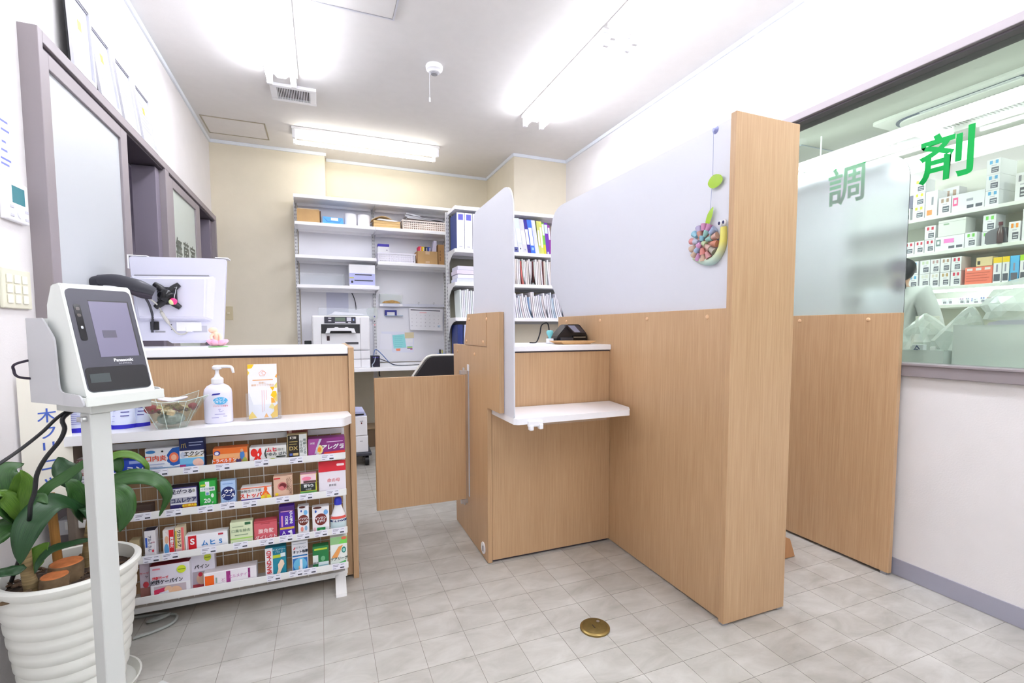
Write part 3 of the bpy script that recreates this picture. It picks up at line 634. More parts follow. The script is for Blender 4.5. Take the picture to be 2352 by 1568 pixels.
carton('medicine_box', 'box', 'purple allergy medicine box with a sun flash, right end of top tier', -0.060, 0.073, 0.632, 1, (140, 50, 130), [
    ('r', 0, 0.3, 0.0, 1, (170, 80, 160)), ('e', 0.30, 0.48, 0.10, 0.22, (240, 226, 150)), ('e', 0.30, 0.48, 0.055, 0.12, (246, 150, 40)), ('p', [(0.16, 0.30), (0.30, 0.98), (0.37, 0.98), (0.27, 0.62), (0.22, 0.30)], (196, 196, 214)), ('p', [(0.18, 0.02), (0.22, 0.35), (0.28, 0.35), (0.25, 0.02)], (216, 206, 226)), ('t', 0.66, 0.56, 0.021, Wt, 'アレグラ', {'shear': 0.15, 'bold': 0.0006}), ('t', 0.93, 0.50, 0.0095, Wt, 'FX', {'bold': 0.0003}), ('p', [(0.40, 0.2), (0.43, 0.34), (1, 0.38), (1, 0.24)], (232, 70, 60)), ('l', 0.5, 0.95, 0.80, 1, 0.1, (226, 190, 226)), ('t', 0.11, 0.80, 0.009, Wt, '28錠')], depth=0.05)
# tier 2
carton('product_tray', 'tray', 'low dark brown packet half hidden by the leaf on the second tier', -0.614, -0.559, 0.449, 2, (66, 50, 44), [('l', 0.1, 0.9, 0.5, 2, 0.2, (120, 96, 84))])
carton('medicine_box', 'box', 'navy and white cramp medicine box behind the drooping leaf tip', -0.508, -0.424, 0.497, 2, (52, 44, 110), [
    ('r', 0.02, 0.97, 0.36, 0.97, (226, 226, 234)), ('r', 0.02, 0.97, 0.42, 0.62, (170, 170, 184)), ('t', 0.44, 0.84, 0.0165, (40, 40, 70), '足がつる', {'bold': 0.0003}), ('t', 0.50, 0.50, 0.018, (40, 44, 90), 'コムレケア', {'bold': 0.0007, 'sx': 0.85}), ('r', 0.46, 0.95, 0.22, 0.36, (214, 130, 30)), ('t', 0.70, 0.29, 0.009, (250, 226, 60), '有効最大量', {'bold': 0.0003}), ('p', [(0.0, 0.22), (0.14, 0.10), (0.30, 0.12), (0.36, 0.26), (0.40, 0.12), (0.28, 0.02), (0, 0.02)], (240, 216, 176)), ('e', 0.88, 0.86, 0.05, 0.06, (160, 160, 150))], top=(40, 34, 60), depth=0.045)
carton('medicine_box', 'box', 'green first-aid ointment box with a white cross and number 20', -0.419, -0.368, 0.511, 2, (50, 174, 70), [
    ('r', 0.36, 0.62, 0.52, 0.98, Wt), ('r', 0.04, 0.96, 0.66, 0.80, (232, 238, 238)), ('t', 0.5, 0.73, 0.0082, (70, 130, 150), 'イオン殺菌'), ('t', 0.46, 0.33, 0.021, Wt, '20', {'bold': 0.0006}), ('t', 0.80, 0.28, 0.009, Wt, 'g'), ('r', 0.08, 0.40, 0.84, 0.90, (200, 220, 60)), ('e', 0.80, 0.50, 0.09, 0.07, (226, 244, 230)), ('t', 0.5, 0.16, 0.011, (214, 244, 214), '低刺激'), ('r', 0.42, 0.58, 0.54, 0.62, (120, 150, 200))])
carton('medicine_box', 'box', 'pale blue itch lotion box with a navy oval on the second tier', -0.354, -0.306, 0.503, 2, (176, 204, 240), [
    ('e', 0.5, 0.54, 0.48, 0.26, (30, 44, 110)), ('t', 0.56, 0.62, 0.0155, Wt, 'ウナ', {'bold': 0.0006}), ('t', 0.52, 0.46, 0.0150, Wt, 'クール', {'bold': 0.0006}), ('t', 0.5, 0.17, 0.017, (110, 60, 120), 'W', {'bold': 0.0003}), ('e', 0.75, 0.08, 0.2, 0.05, (226, 150, 190)), ('l', 0.15, 0.85, 0.90, 1, 0.06, (110, 150, 210))])
carton('medicine_box', 'box', 'white diarrhoea medicine box with an orange and yellow body figure', -0.291, -0.189, 0.470, 2, (238, 236, 236), [
    ('r', 0, 0.66, 0.03, 0.36, (70, 46, 150)), ('r', 0, 1, 0.95, 1, (232, 100, 50)), ('t', 0.33, 0.80, 0.0115, (70, 74, 80), '突発性の下痢'), ('t', 0.32, 0.54, 0.0185, (224, 60, 36), 'ストッパ', {'bold': 0.0007}), ('t', 0.33, 0.19, 0.0125, (226, 230, 250), '下痢止めEX', {'bold': 0.0003}), ('p', [(0.66, 0.45), (0.74, 0.72), (0.86, 0.72), (0.97, 0.45), (0.93, 0.38), (0.88, 0.52), (0.74, 0.52), (0.70, 0.38)], (240, 110, 40)), ('p', [(0.64, 0.38), (0.70, 0.50), (0.93, 0.50), (1.0, 0.38), (0.93, 0.05), (0.70, 0.05)], (242, 224, 50)), ('r', 0.77, 0.85, 0.05, 0.62, (246, 180, 60)), ('e', 0.81, 0.84, 0.055, 0.14, (240, 100, 40))], depth=0.045)
carton('medicine_box', 'box', 'beige mouth-ulcer medicine box with an open mouth picture', -0.183, -0.117, 0.500, 2, (220, 184, 160), [
    ('e', 0.46, 0.60, 0.25, 0.17, (206, 120, 116)), ('e', 0.48, 0.62, 0.19, 0.11, (110, 30, 36)), ('e', 0.42, 0.54, 0.13, 0.07, (214, 120, 124)), ('r', 0.02, 0.36, 0.90, 0.95, (210, 50, 50)), ('e', 0.16, 0.30, 0.09, 0.06, (240, 210, 40)), ('t', 0.74, 0.66, 0.010, (120, 70, 50), 'の\nど\nの\n痛\nみ', {'line': 0.9}), ('t', 0.90, 0.60, 0.010, (120, 70, 50), 'し\nつ\nこ\nい\n口\n内\n炎', {'line': 0.9}), ('t', 0.34, 0.12, 0.010, (150, 130, 120), '口内炎')])
carton('medicine_box', 'box', 'yellow and black herbal pill box with a pink paper top', -0.092, -0.033, 0.496, 2, (226, 226, 70), [
    ('r', 0.02, 0.98, 0.64, 1, (244, 214, 222)), ('r', 0.02, 0.94, 0.32, 0.64, (44, 50, 50)), ('t', 0.52, 0.52, 0.012, (226, 230, 230), '百億丸', {'bold': 0.0007}), ('t', 0.5, 0.37, 0.007, (190, 196, 196), '快腸薬'), ('r', 0, 1, 0.20, 0.30, (110, 176, 100)), ('r', 0.2, 0.98, 0.66, 0.74, (90, 60, 60)), ('e', 0.4, 0.84, 0.28, 0.08, (240, 130, 160))], top=(246, 190, 210))
pz = TIER[2]+0.001
bm = bmn(); prism(bm, [(1.990, pz), (2.022, pz), (2.010, 0.50), (2.004, 0.536), (2.001, 0.536), (1.992, 0.50)], 'X', -0.025, 0.073)
pch = tag(obj('medicine_pouch', bm, mat('pouch_foil', (232, 226, 236), 0.25)), 'red-topped white foil medicine pouch at right of the second tier', 'pouch', GM)
part('printed_panel', prism(bmn(), [(1.9995, 0.531), (2.0002, 0.537), (2.0052, 0.537), (2.0052, 0.532), (1.9916, 0.499), (1.9910, 0.499)], 'X', -0.0255, 0.0735), C(206, 24, 44), pch)
text(pch, '命の母', (0.028, 1.9896, 0.463), 0.016, C(226, 110, 116), '-Y')
text(pch, '更年期', (0.024, 1.9894, 0.444), 0.009, C(120, 120, 128), '-Y')
part('printed_emblem', prism(bmn(), roundpoly([(0.040, 0.517), (0.068, 0.517), (0.068, 0.526), (0.040, 0.526)], 0.004), 'Y', 1.9955, 1.997), C(246, 220, 224), pch)
# tier 3
carton('medicine_packet', 'packet', 'small beige packet behind the plant pot rim on the third tier', -0.630, -0.600, 0.330, 3, (176, 160, 124), [('r', 0.1, 0.9, 0.3, 0.7, (150, 120, 60))])
carton('medicine_box', 'box', 'narrow white box with sideways blue lettering on the third tier', -0.587, -0.554, 0.357, 3, (236, 234, 240), [
    ('r', 0.08, 0.26, 0.45, 0.78, (50, 90, 190)), ('t', 0.46, 0.58, 0.0115, (50, 70, 120), 'アルくりん', {'spin': R(-90)}), ('t', 0.78, 0.60, 0.006, (190, 130, 150), '膏薬'), ('e', 0.76, 0.32, 0.10, 0.05, (206, 50, 70)), ('p', [(0, 0), (0, 0.2), (0.3, 0.14), (0.5, 0)], (60, 110, 200)), ('e', 0.75, 0.06, 0.2, 0.05, (232, 190, 170))], top=(44, 44, 70))
carton('medicine_box', 'box', 'white and red hand-cream box with a blue glove picture, third tier', -0.534, -0.500, 0.351, 3, (236, 232, 232), [
    ('r', 0.55, 1, 0, 1, (214, 30, 36)), ('e', 0.30, 0.30, 0.22, 0.22, (90, 160, 214)), ('e', 0.34, 0.66, 0.18, 0.14, (226, 180, 150)), ('t', 0.78, 0.55, 0.0100, Wt, '肌荒れに', {'spin': R(-90), 'bold': 0.0004}), ('p', [(0.2, 0.95), (0.55, 1.0), (0.55, 0.8)], (226, 214, 214))])
carton('medicine_box', 'box', 'cream and pink box with black sideways lettering beside the red one', -0.498, -0.470, 0.355, 3, (236, 222, 190), [
    ('r', 0.70, 1, 0.1, 1, (226, 110, 110)), ('t', 0.42, 0.62, 0.0125, (60, 56, 70), 'ワカトレア', {'spin': R(-90), 'bold': 0.0004}), ('r', 0, 0.2, 0.3, 0.9, (206, 186, 70)), ('r', 0, 0.7, 0, 0.26, (214, 176, 186))])
carton('medicine_box', 'box', 'long white ointment box with a red end bearing an S, third tier', -0.469, -0.337, 0.320, 3, (240, 240, 246), [
    ('r', 0.07, 0.26, 0, 0.98, (206, 20, 36)), ('t', 0.165, 0.66, 0.030, Wt, 'S', {'bold': 0.0008}), ('t', 0.165, 0.06, 0.026, Wt, 'S', {'bold': 0.0006}), ('r', 0.045, 0.055, 0, 1, (150, 40, 50)), ('t', 0.62, 0.50, 0.022, (50, 130, 200), 'ムヒ S', {'bold': 0.0006, 'space': 1.15}), ('r', 0.78, 0.90, 0.86, 0.95, (190, 60, 80)), ('l', 0.32, 0.82, 0.14, 1, 0.1, (150, 170, 210))], depth=0.04)
o = carton('medicine_box', 'box', 'cream and green breath freshener box on the third tier', -0.330, -0.256, 0.345, 3, (222, 232, 196), [
    ('r', 0.05, 0.95, 0.06, 0.22, (110, 196, 84)), ('e', 0.82, 0.14, 0.06, 0.07, (30, 130, 50)), ('r', 0, 1, 0.33, 0.38, (170, 214, 110)), ('r', 0.66, 0.92, 0.88, 0.98, (50, 110, 70)), ('t', 0.48, 0.66, 0.0125, (120, 150, 120), '口臭を除去'), ('l', 0.2, 0.8, 0.48, 1, 0.1, (140, 160, 130)), ('l', 0.1, 0.6, 0.82, 1, 0.1, (170, 186, 150))])
carton('medicine_box', 'box', 'rose red slimming medicine box with white lettering, third tier', -0.253, -0.175, 0.337, 3, (210, 96, 106), [
    ('t', 0.52, 0.55, 0.0175, (240, 214, 214), '腹角散', {'bold': 0.0003}), ('t', 0.52, 0.27, 0.0165, (240, 220, 220), 'ダイレクト', {'bold': 0.0003, 'sx': 0.9}), ('l', 0.3, 0.7, 0.88, 1, 0.06, (150, 40, 50)), ('r', 0, 1, 0.94, 1, (190, 70, 80))], top=(196, 80, 90))
carton('medicine_box', 'box', 'tall purple throat medicine box with white lettering AZ, third tier', -0.168, -0.114, 0.383, 3, (84, 40, 170), [
    ('r', 0, 1, 0.83, 1, (70, 34, 110)), ('r', 0.1, 0.9, 0.845, 0.87, (206, 150, 196)), ('r', 0.03, 0.98, 0.33, 0.39, (214, 176, 60)), ('t', 0.78, 0.66, 0.0115, Wt, 'の\nど\nの\n痛\nみ', {'line': 0.85, 'bold': 0.0003}), ('t', 0.48, 0.59, 0.0115, Wt, '口\n内\n炎', {'line': 0.95, 'bold': 0.0003}), ('r', 0.13, 0.24, 0.42, 0.74, (226, 150, 190)), ('t', 0.28, 0.23, 0.019, Wt, 'A'), ('t', 0.42, 0.09, 0.019, Wt, 'Z'), ('p', [(0.55, 0.27), (0.80, 0.30), (0.86, 0.15), (0.92, 0.0), (0.64, 0.0), (0.70, 0.22), (0.56, 0.24)], (230, 226, 240))], y=1.990)
carton('medicine_box', 'box', 'narrow white gargle box with a brown oval on the third tier', -0.104, -0.064, 0.374, 3, (238, 238, 242), [
    ('e', 0.5, 0.56, 0.48, 0.17, (120, 50, 40)), ('t', 0.5, 0.60, 0.0098, Wt, 'イソジン', {'shear': 0.2, 'bold': 0.0004, 'sx': 0.85}), ('t', 0.52, 0.51, 0.0078, Wt, 'うがい薬', {'bold': 0.0003}), ('e', 0.72, 0.80, 0.18, 0.08, (120, 190, 236)), ('e', 0.32, 0.86, 0.07, 0.035, (60, 90, 180)), ('e', 0.36, 0.28, 0.13, 0.08, (226, 140, 130)), ('e', 0.72, 0.30, 0.13, 0.08, (140, 180, 214)), ('t', 0.5, 0.09, 0.008, (214, 90, 90), '薬用'), ('e', 0.42, 0.985, 0.3, 0.035, (90, 44, 40))])
carton('medicine_box', 'box', 'wide white wound-care box with a brown oval and green square', -0.053, 0.009, 0.363, 3, (238, 236, 240), [
    ('e', 0.5, 0.56, 0.36, 0.21, (124, 46, 40)), ('t', 0.48, 0.60, 0.0120, Wt, 'イソジン', {'shear': 0.2, 'bold': 0.0005, 'sx': 0.85}), ('t', 0.50, 0.49, 0.0100, Wt, 'きず薬', {'bold': 0.0004}), ('e', 0.80, 0.80, 0.13, 0.09, (120, 180, 236)), ('e', 0.2, 0.86, 0.06, 0.045, (50, 90, 180)), ('r', 0.26, 0.76, 0.02, 0.28, (40, 140, 76)), ('e', 0.5, 0.14, 0.12, 0.08, (110, 190, 130)), ('e', 0.3, 0.99, 0.26, 0.04, (90, 44, 40)), ('r', 0.07, 0.18, 0.05, 0.30, (236, 190, 200))])
b0 = TIER[3]+0.0005
sb = thing('antiseptic_bottle', 'white antiseptic bottle with a blue cap at right end of third tier', 'bottle', (0.042, 2.015, b0), GM)
def squash(bm, cy, f):
    for v in bm.verts: v.co.y = cy+(v.co.y-cy)*f
    return bm
part('bottle_body', squash(lathe(bmn(), [(0.026, 0.0), (0.030, 0.004), (0.030, 0.045), (0.027, 0.062), (0.018, 0.085), (0.0135, 0.098), (0.0125, 0.106)], (0.042, 2.015, b0), 24), 2.015, 0.62), WHITEP, sb, True)
part('bottle_cap', lathe(bmn(), [(0.0145, 0.106), (0.0145, 0.124), (0.011, 0.133), (0.006, 0.135)], (0.042, 2.015, b0), 20), C(52, 62, 200, 0.35), sb, True)
lab = part('bottle_label', squash(lathe(bmn(), [(0.0304, 0.016), (0.0304, 0.046), (0.0285, 0.060)], (0.042, 2.015, b0), 24, False), 2.015, 0.63), C(206, 226, 230), sb, True)
part('label_band', squash(lathe(bmn(), [(0.0307, 0.040), (0.0305, 0.048)], (0.042, 2.015, b0), 24, False), 2.015, 0.64), C(40, 70, 120), sb, True)
part('label_band', squash(lathe(bmn(), [(0.0298, 0.052), (0.0280, 0.062)], (0.042, 2.015, b0), 24, False), 2.015, 0.64), C(226, 90, 80), sb, True)
text(sb, 'マキロン', (0.042, 1.9945, b0+0.0440), 0.0115, C(*Wt), '-Y', bold=0.0004)
# tier 4
carton('medicine_box', 'box', 'grey pink dressing pad box behind the pot at left of the bottom tier', -0.607, -0.577, 0.246, 4, (190, 176, 190), [('r', 0, 1, 0, 0.35, (150, 100, 90)), ('e', 0.6, 0.42, 0.3, 0.08, (190, 60, 70)), ('t', 0.72, 0.62, 0.012, (60, 50, 60), 'ケ'), ('t', 0.5, 0.72, 0.009, (200, 60, 70), 'ガーゼ')], y=1.996)
pad = [('r', 0, 1, 0.44, 1, (226, 222, 236)), ('r', 0, 1, 0, 0.44, (236, 234, 240)), ('r', 0.08, 0.90, 0.0, 0.40, (190, 176, 186)), ('p', [(0.08, 0.0), (0.08, 0.30), (0.40, 0.36), (0.34, 0.22), (0.22, 0.22), (0.24, 0.0)], (206, 50, 90)), ('e', 0.62, 0.18, 0.17, 0.16, (226, 184, 150)), ('e', 0.44, 0.28, 0.10, 0.10, (230, 190, 160)), ('p', [(0.22, 0.0), (0.20, 0.20), (0.44, 0.26), (0.50, 0.0)], (220, 220, 232)), ('e', 0.80, 0.82, 0.12, 0.115, (206, 222, 50)), ('r', 0.72, 0.90, 0.81, 0.83, (110, 130, 30)), ('t', 0.42, 0.52, 0.0165, (50, 50, 60), '滅菌ケーパイン', {'sx': 0.82, 'bold': 0.0005}), ('t', 0.26, 0.65, 0.0105, (214, 56, 70), '綿製ガーゼ', {'sx': 0.9, 'bold': 0.0003}), ('r', 0.07, 0.26, 0.90, 0.94, (226, 130, 150)), ('r', 0.70, 0.88, 0.0, 0.14, (244, 240, 244)), ('e', 0.79, 0.06, 0.05, 0.045, (206, 60, 110))]
carton('medicine_box', 'box', 'large white and crimson sterile pad box with maroon lid, bottom tier', -0.574, -0.457, 0.231, 4, (232, 230, 238), pad, depth=0.05, y=1.985, top=(128, 26, 44))
carton('medicine_box', 'box', 'sterile pad box set back behind the larger one on the bottom tier', -0.470, -0.385, 0.247, 4, (222, 218, 230), [
    ('e', 0.74, 0.83, 0.14, 0.10, (200, 214, 60)), ('r', 0.64, 0.84, 0.82, 0.84, (110, 130, 30)), ('r', 0.16, 0.94, 0.0, 0.48, (170, 160, 170)), ('r', 0.16, 0.94, 0.05, 0.14, (170, 60, 70)), ('e', 0.5, 0.28, 0.20, 0.16, (206, 170, 146)), ('e', 0.45, 0.40, 0.08, 0.06, (186, 40, 60)), ('t', 0.52, 0.60, 0.016, (60, 54, 66), 'パイン', {'bold': 0.0005})], y=2.015, depth=0.03)
carton('medicine_box', 'box', 'long white tube box with an orange price square, bottom tier', -0.417, -0.248, 0.176, 4, (236, 232, 238), [
    ('r', 0.02, 0.19, 0.25, 0.85, (240, 100, 20)), ('r', 0.42, 0.50, 0.30, 0.95, (160, 50, 130)), ('t', 0.36, 0.50, 0.014, (190, 110, 170), 'ど', {}), ('t', 0.68, 0.62, 0.015, (196, 110, 180), 'ヒルメナイド', {'sx': 0.8}), ('r', 0.84, 0.88, 0.40, 0.95, (150, 50, 120)), ('r', 0.22, 0.25, 0.40, 0.70, (150, 170, 160))], top=(214, 206, 210), depth=0.045, y=1.984)
ba = carton('medicine_box', 'box', 'teal plaster box with a forearm picture and red side lettering', -0.220, -0.148, 0.230, 4, (30, 136, 160), [
    ('r', 0, 0.36, 0, 1, (234, 232, 238)), ('r', 0.36, 1, 0.80, 1, (24, 120, 146)), ('t', 0.19, 0.56, 0.0205, (206, 40, 46), 'BAND-AID', {'spin': R(90), 'bold': 0.0005, 'sx': 0.92}), ('t', 0.68, 0.88, 0.009, (214, 236, 240), 'キズパワー\nパッド', {}), ('r', 0.37, 0.74, 0.66, 0.76, (190, 206, 60)), ('r', 0.74, 0.98, 0.68, 0.80, (214, 226, 230)), ('p', [(0.44, 0.0), (0.62, 0.30), (0.60, 0.44), (0.76, 0.60), (0.88, 0.56), (0.92, 0.44), (0.80, 0.30), (0.60, 0.02)], (240, 214, 190)), ('r', 0.37, 0.98, 0.0, 0.08, (226, 226, 236)), ('r', 0.14, 0.34, 0.14, 0.17, (226, 190, 190))])
carton('medicine_box', 'box', 'white and blue net bandage packet with a bandaged leg picture', -0.129, -0.071, 0.239, 4, (226, 226, 232), [
    ('r', 0.04, 0.96, 0.0, 0.50, (50, 116, 190)), ('e', 0.5, 0.30, 0.42, 0.20, (110, 190, 226)), ('r', 0.03, 0.97, 0.55, 0.59, (40, 110, 176)), ('t', 0.54, 0.69, 0.0125, (30, 40, 60), 'ネット包帯', {'bold': 0.0005, 'sx': 0.85}), ('t', 0.58, 0.82, 0.0095, (60, 70, 90), 'ニチバン'), ('r', 0.48, 0.64, 0.08, 0.46, (244, 244, 250)), ('r', 0.40, 0.48, 0.06, 0.26, (226, 180, 150)), ('p', [(0.10, 0.80), (0.22, 0.86), (0.24, 0.82), (0.12, 0.76)], (206, 60, 70)), ('l', 0.1, 0.9, 0.93, 1, 0.05, (160, 170, 180))], depth=0.012)
carton('medicine_box', 'box', 'dark green and white eye-wash box on the bottom tier', -0.056, 0.003, 0.206, 4, (40, 126, 70), [
    ('r', 0.10, 0.92, 0.86, 0.93, (190, 210, 60)), ('r', 0, 0.34, 0.30, 0.66, (226, 232, 230)), ('r', 0.34, 1.0, 0.12, 0.36, (214, 226, 230)), ('r', 0.38, 0.98, 0.0, 0.24, (150, 190, 200)), ('e', 0.64, 0.50, 0.14, 0.10, (110, 180, 130)), ('r', 0.0, 0.30, 0.0, 0.16, (214, 226, 220)), ('t', 0.2, 0.34, 0.010, (80, 90, 90), '眼用'), ('e', 0.66, 0.12, 0.14, 0.07, (90, 140, 160))])
cv = carton('medicine_box', 'box', 'green and orange sticking plaster box at right end of the bottom tier', 0.008, 0.072, 0.234, 4, (236, 240, 236), [
    ('r', 0, 1, 0.76, 1, (150, 200, 140)), ('p', [(0.5, 0.78), (0.66, 0.9), (1, 0.98), (1, 0.76)], (120, 214, 90)), ('e', 0.82, 0.94, 0.16, 0.05, (226, 110, 80)), ('p', [(0.05, 0.34), (0.5, 0.68), (0.75, 0.72), (0.4, 0.32)], (232, 160, 90)), ('e', 0.80, 0.56, 0.13, 0.10, (30, 130, 120)), ('e', 0.80, 0.56, 0.08, 0.06, (150, 214, 206)), ('t', 0.5, 0.29, 0.0135, (50, 80, 70), 'ケアリーヴ', {'shear': 0.15, 'bold': 0.0004, 'sx': 0.95}), ('p', [(0.04, 0), (0.04, 0.08), (0.9, 0.22), (0.95, 0)], (90, 200, 110)), ('r', 0.38, 0.70, 0.02, 0.10, (226, 206, 40))])
# price cards on the rack rails
tags = {1: [(-0.725, 'white and maroon box'), (-0.634, 'blue box'), (-0.527, 'mouth-ulcer patch box'), (-0.437, 'nail ointment box'), (-0.341, 'orange travel box'), (-0.217, 'red ribbon box'), (-0.102, 'black and gold box'), (0.009, 'purple box')],
        2: [(-0.582, 'low brown packet'), (-0.494, 'navy cramp box'), (-0.399, 'green cross box'), (-0.331, 'pale blue lotion box'), (-0.261, 'orange body figure box'), (-0.152, 'open mouth box'), (-0.071, 'yellow pill box'), (0.023, 'red foil pouch')],
        3: [(-0.564, 'narrow sideways-lettered box'), (-0.509, 'red glove-picture box'), (-0.395, 'long box with the S'), (-0.295, 'cream and green box'), (-0.21, 'rose red box'), (-0.145, 'purple throat box'), (-0.086, 'narrow brown-oval box'), (-0.023, 'wide brown-oval box'), (0.040, 'blue-capped bottle')],
        4: [(-0.191, 'teal plaster box'), (-0.115, 'net bandage packet'), (-0.067, 'dark green eye-wash box'), (0.037, 'green and orange plaster box')]}
TAGM = mat('price_card_paper', (232, 232, 244), 0.4); INKM = mat('price_card_ink', (110, 110, 130), 0.7); BARM = mat('price_card_bar', (70, 72, 84), 0.7)
pc0 = None
for n, L_ in tags.items():
    for x, what in L_:
        if pc0 is None:
            pc0 = obj('price_card', B(-0.0235, 0.0235, -0.0012, 0, 0, 0.0245), TAGM, None, origin=(0, 0, 0))
            for (a, b, c, d, m_) in ((-0.020, 0.002, 0.0175, 0.0190, INKM), (-0.020, -0.002, 0.0125, 0.0145, INKM), (-0.020, -0.009, 0.0035, 0.0055, INKM), (0.008, 0.020, 0.0175, 0.019, INKM)):
                part('small_print', B(a, b, -0.0014, -0.0012, c, d), m_, pc0)
            part('barcode', B(0.006, 0.021, -0.0014, -0.0012, 0.0035, 0.0085), BARM, pc0)
            o = pc0
        else: o = copy_tree(pc0)
        o.location = (x, 1.9757, TIER[n]-0.0005+0.0015*((x*1000) % 3))
        tag(o, 'white price card on the rack rail under the %s' % what, 'price card', 'price cards on the rack rails')

# ------------------------------------------------------------------ things on the left counter's low shelf
ZS = 0.7132
sb = thing('sanitiser_bottle', 'white pump bottle of hand sanitiser on the low counter shelf', 'bottle', (-0.355, 2.03, ZS))
def ell(bm, cx, cy, fx, fy):
    for v in bm.verts: v.co.x = cx+(v.co.x-cx)*fx; v.co.y = cy+(v.co.y-cy)*fy
    return bm
part('bottle_body', ell(lathe(bmn(), [(0.040, 0.0), (0.045, 0.004), (0.0455, 0.02), (0.0455, 0.108), (0.043, 0.122), (0.034, 0.134), (0.022, 0.141), (0.017, 0.145)], (-0.355, 2.03, ZS), 36), -0.355, 2.03, 1.0, 0.66), mat('bottle_white', (228, 226, 242), 0.35), sb, True)
part('pump_collar', lathe(bmn(), [(0.0185, 0.143), (0.0195, 0.146), (0.0195, 0.160), (0.016, 0.164), (0.010, 0.168), (0.006, 0.180), (0.006, 0.196)], (-0.355, 2.03, ZS), 24), WHITEP, sb, True)
bm = bmn(); lathe(bm, [(0.008, 0.192), (0.015, 0.196), (0.0155, 0.204), (0.010, 0.209), (0.004, 0.210)], (-0.355, 2.03, ZS), 20)
tube(bm, [(-0.355, 2.03, ZS+0.203), (-0.325, 2.027, ZS+0.204), (-0.308, 2.026, ZS+0.200), (-0.303, 2.026, ZS+0.180)], [0.007, 0.006, 0.005, 0.0042], 10, sub=4)
part('pump_spout', bm, WHITEP, sb, True)
yl = 2.0005
part('label_oval', prism(bmn(), [(-0.343+0.023*math.cos(a), ZS+0.083+0.013*math.sin(a)) for a in [2*math.pi*k/24 for k in range(24)]], 'Y', yl-0.0024, yl-0.002), C(80, 180, 232), sb)
text(sb, 'ハンド\nスキッシュ', (-0.343, yl-0.0026, ZS+0.083), 0.0105, C(*Wt), '-Y', bold=0.0003, line=0.85)
part('label_mark', prism(bmn(), [(-0.370, ZS+0.103), (-0.344, ZS+0.106), (-0.342, ZS+0.111), (-0.366, ZS+0.109)], 'Y', yl-0.0024, yl-0.002), C(40, 40, 150), sb)
text(sb, 'アルコール消毒液', (-0.343, yl-0.0024, ZS+0.0635), 0.0058, C(214, 60, 80), '-Y')
for z, a, b in ((0.034, -0.362, -0.330), (0.022, -0.372, -0.350), (0.026, -0.336, -0.324)): part('small_print', B(a, b, yl-0.0024, yl-0.002, ZS+z, ZS+z+0.0016), C(120, 110, 190), sb)
part('label_drawing', tube(bmn(), [(-0.351, yl-0.0022, ZS+0.052), (-0.344, yl-0.0022, ZS+0.053), (-0.348, yl-0.0022, ZS+0.046), (-0.342, yl-0.0022, ZS+0.044), (-0.334, yl-0.0022, ZS+0.047)], 0.0005, 5, sub=3), C(130, 120, 190), sb)
# leaflet holder and leaflet
bh = thing('leaflet_holder', 'clear acrylic leaflet holder on the low counter shelf', 'leaflet holder', (-0.21, 2.04, ZS))
hx0, hx1 = -0.266, -0.150
part('holder_base', B(hx0, hx1, 2.018, 2.07, ZS, ZS+0.003, 0.001), CLEARP, bh)
part('holder_back', prism(bmn(), [(2.054, ZS+0.003), (2.057, ZS+0.003), (2.075, ZS+0.16), (2.072, ZS+0.16)], 'X', hx0+0.004, hx1-0.004), CLEARP, bh)
part('holder_front', prism(bmn(), [(hx0, ZS+0.003), (hx1, ZS+0.003), (hx1, ZS+0.102), (hx1-0.012, ZS+0.102), (hx1-0.024, ZS+0.058), (hx0+0.024, ZS+0.058), (hx0+0.012, ZS+0.102), (hx0, ZS+0.102)], 'Y', 2.0195, 2.022), CLEARP, bh)
for x in (hx0, hx1-0.0025): part('holder_side', prism(bmn(), [(2.022, ZS+0.003), (2.056, ZS+0.003), (2.066, ZS+0.102), (2.022, ZS+0.102)], 'X', x, x+0.0025), CLEARP, bh)
lf = tag(obj('leaflet', prism(bmn(), [(2.0295, ZS+0.004), (2.034, ZS+0.004), (2.0445, ZS+0.208), (2.040, ZS+0.208)], 'X', -0.259, -0.162), PAPER), 'white clinic leaflet with yellow triangles in the clear holder', 'leaflet')
def lz(v): return ZS+0.004+0.204*v
def ly(v): return 2.0295+0.0105*v
def lpoly(poly, c, k=1):
    bm = bmn(); W = 0.097
    A = [bm.verts.new((-0.259+u*W, ly(v)-0.0002*k, lz(v))) for u, v in poly]; Bv = [bm.verts.new((-0.259+u*W, ly(v)-0.0002*k-0.00015, lz(v))) for u, v in poly]
    bm.faces.new(A); bm.faces.new(Bv[::-1]); n = len(poly)
    for i in range(n): bm.faces.new((A[i], Bv[i], Bv[(i+1) % n], A[(i+1) % n]))
    part('printed_triangle', bm, C(*c), lf)
ye = [(246, 200, 30), (250, 214, 80), (246, 170, 60), (240, 222, 130), (244, 190, 20)]
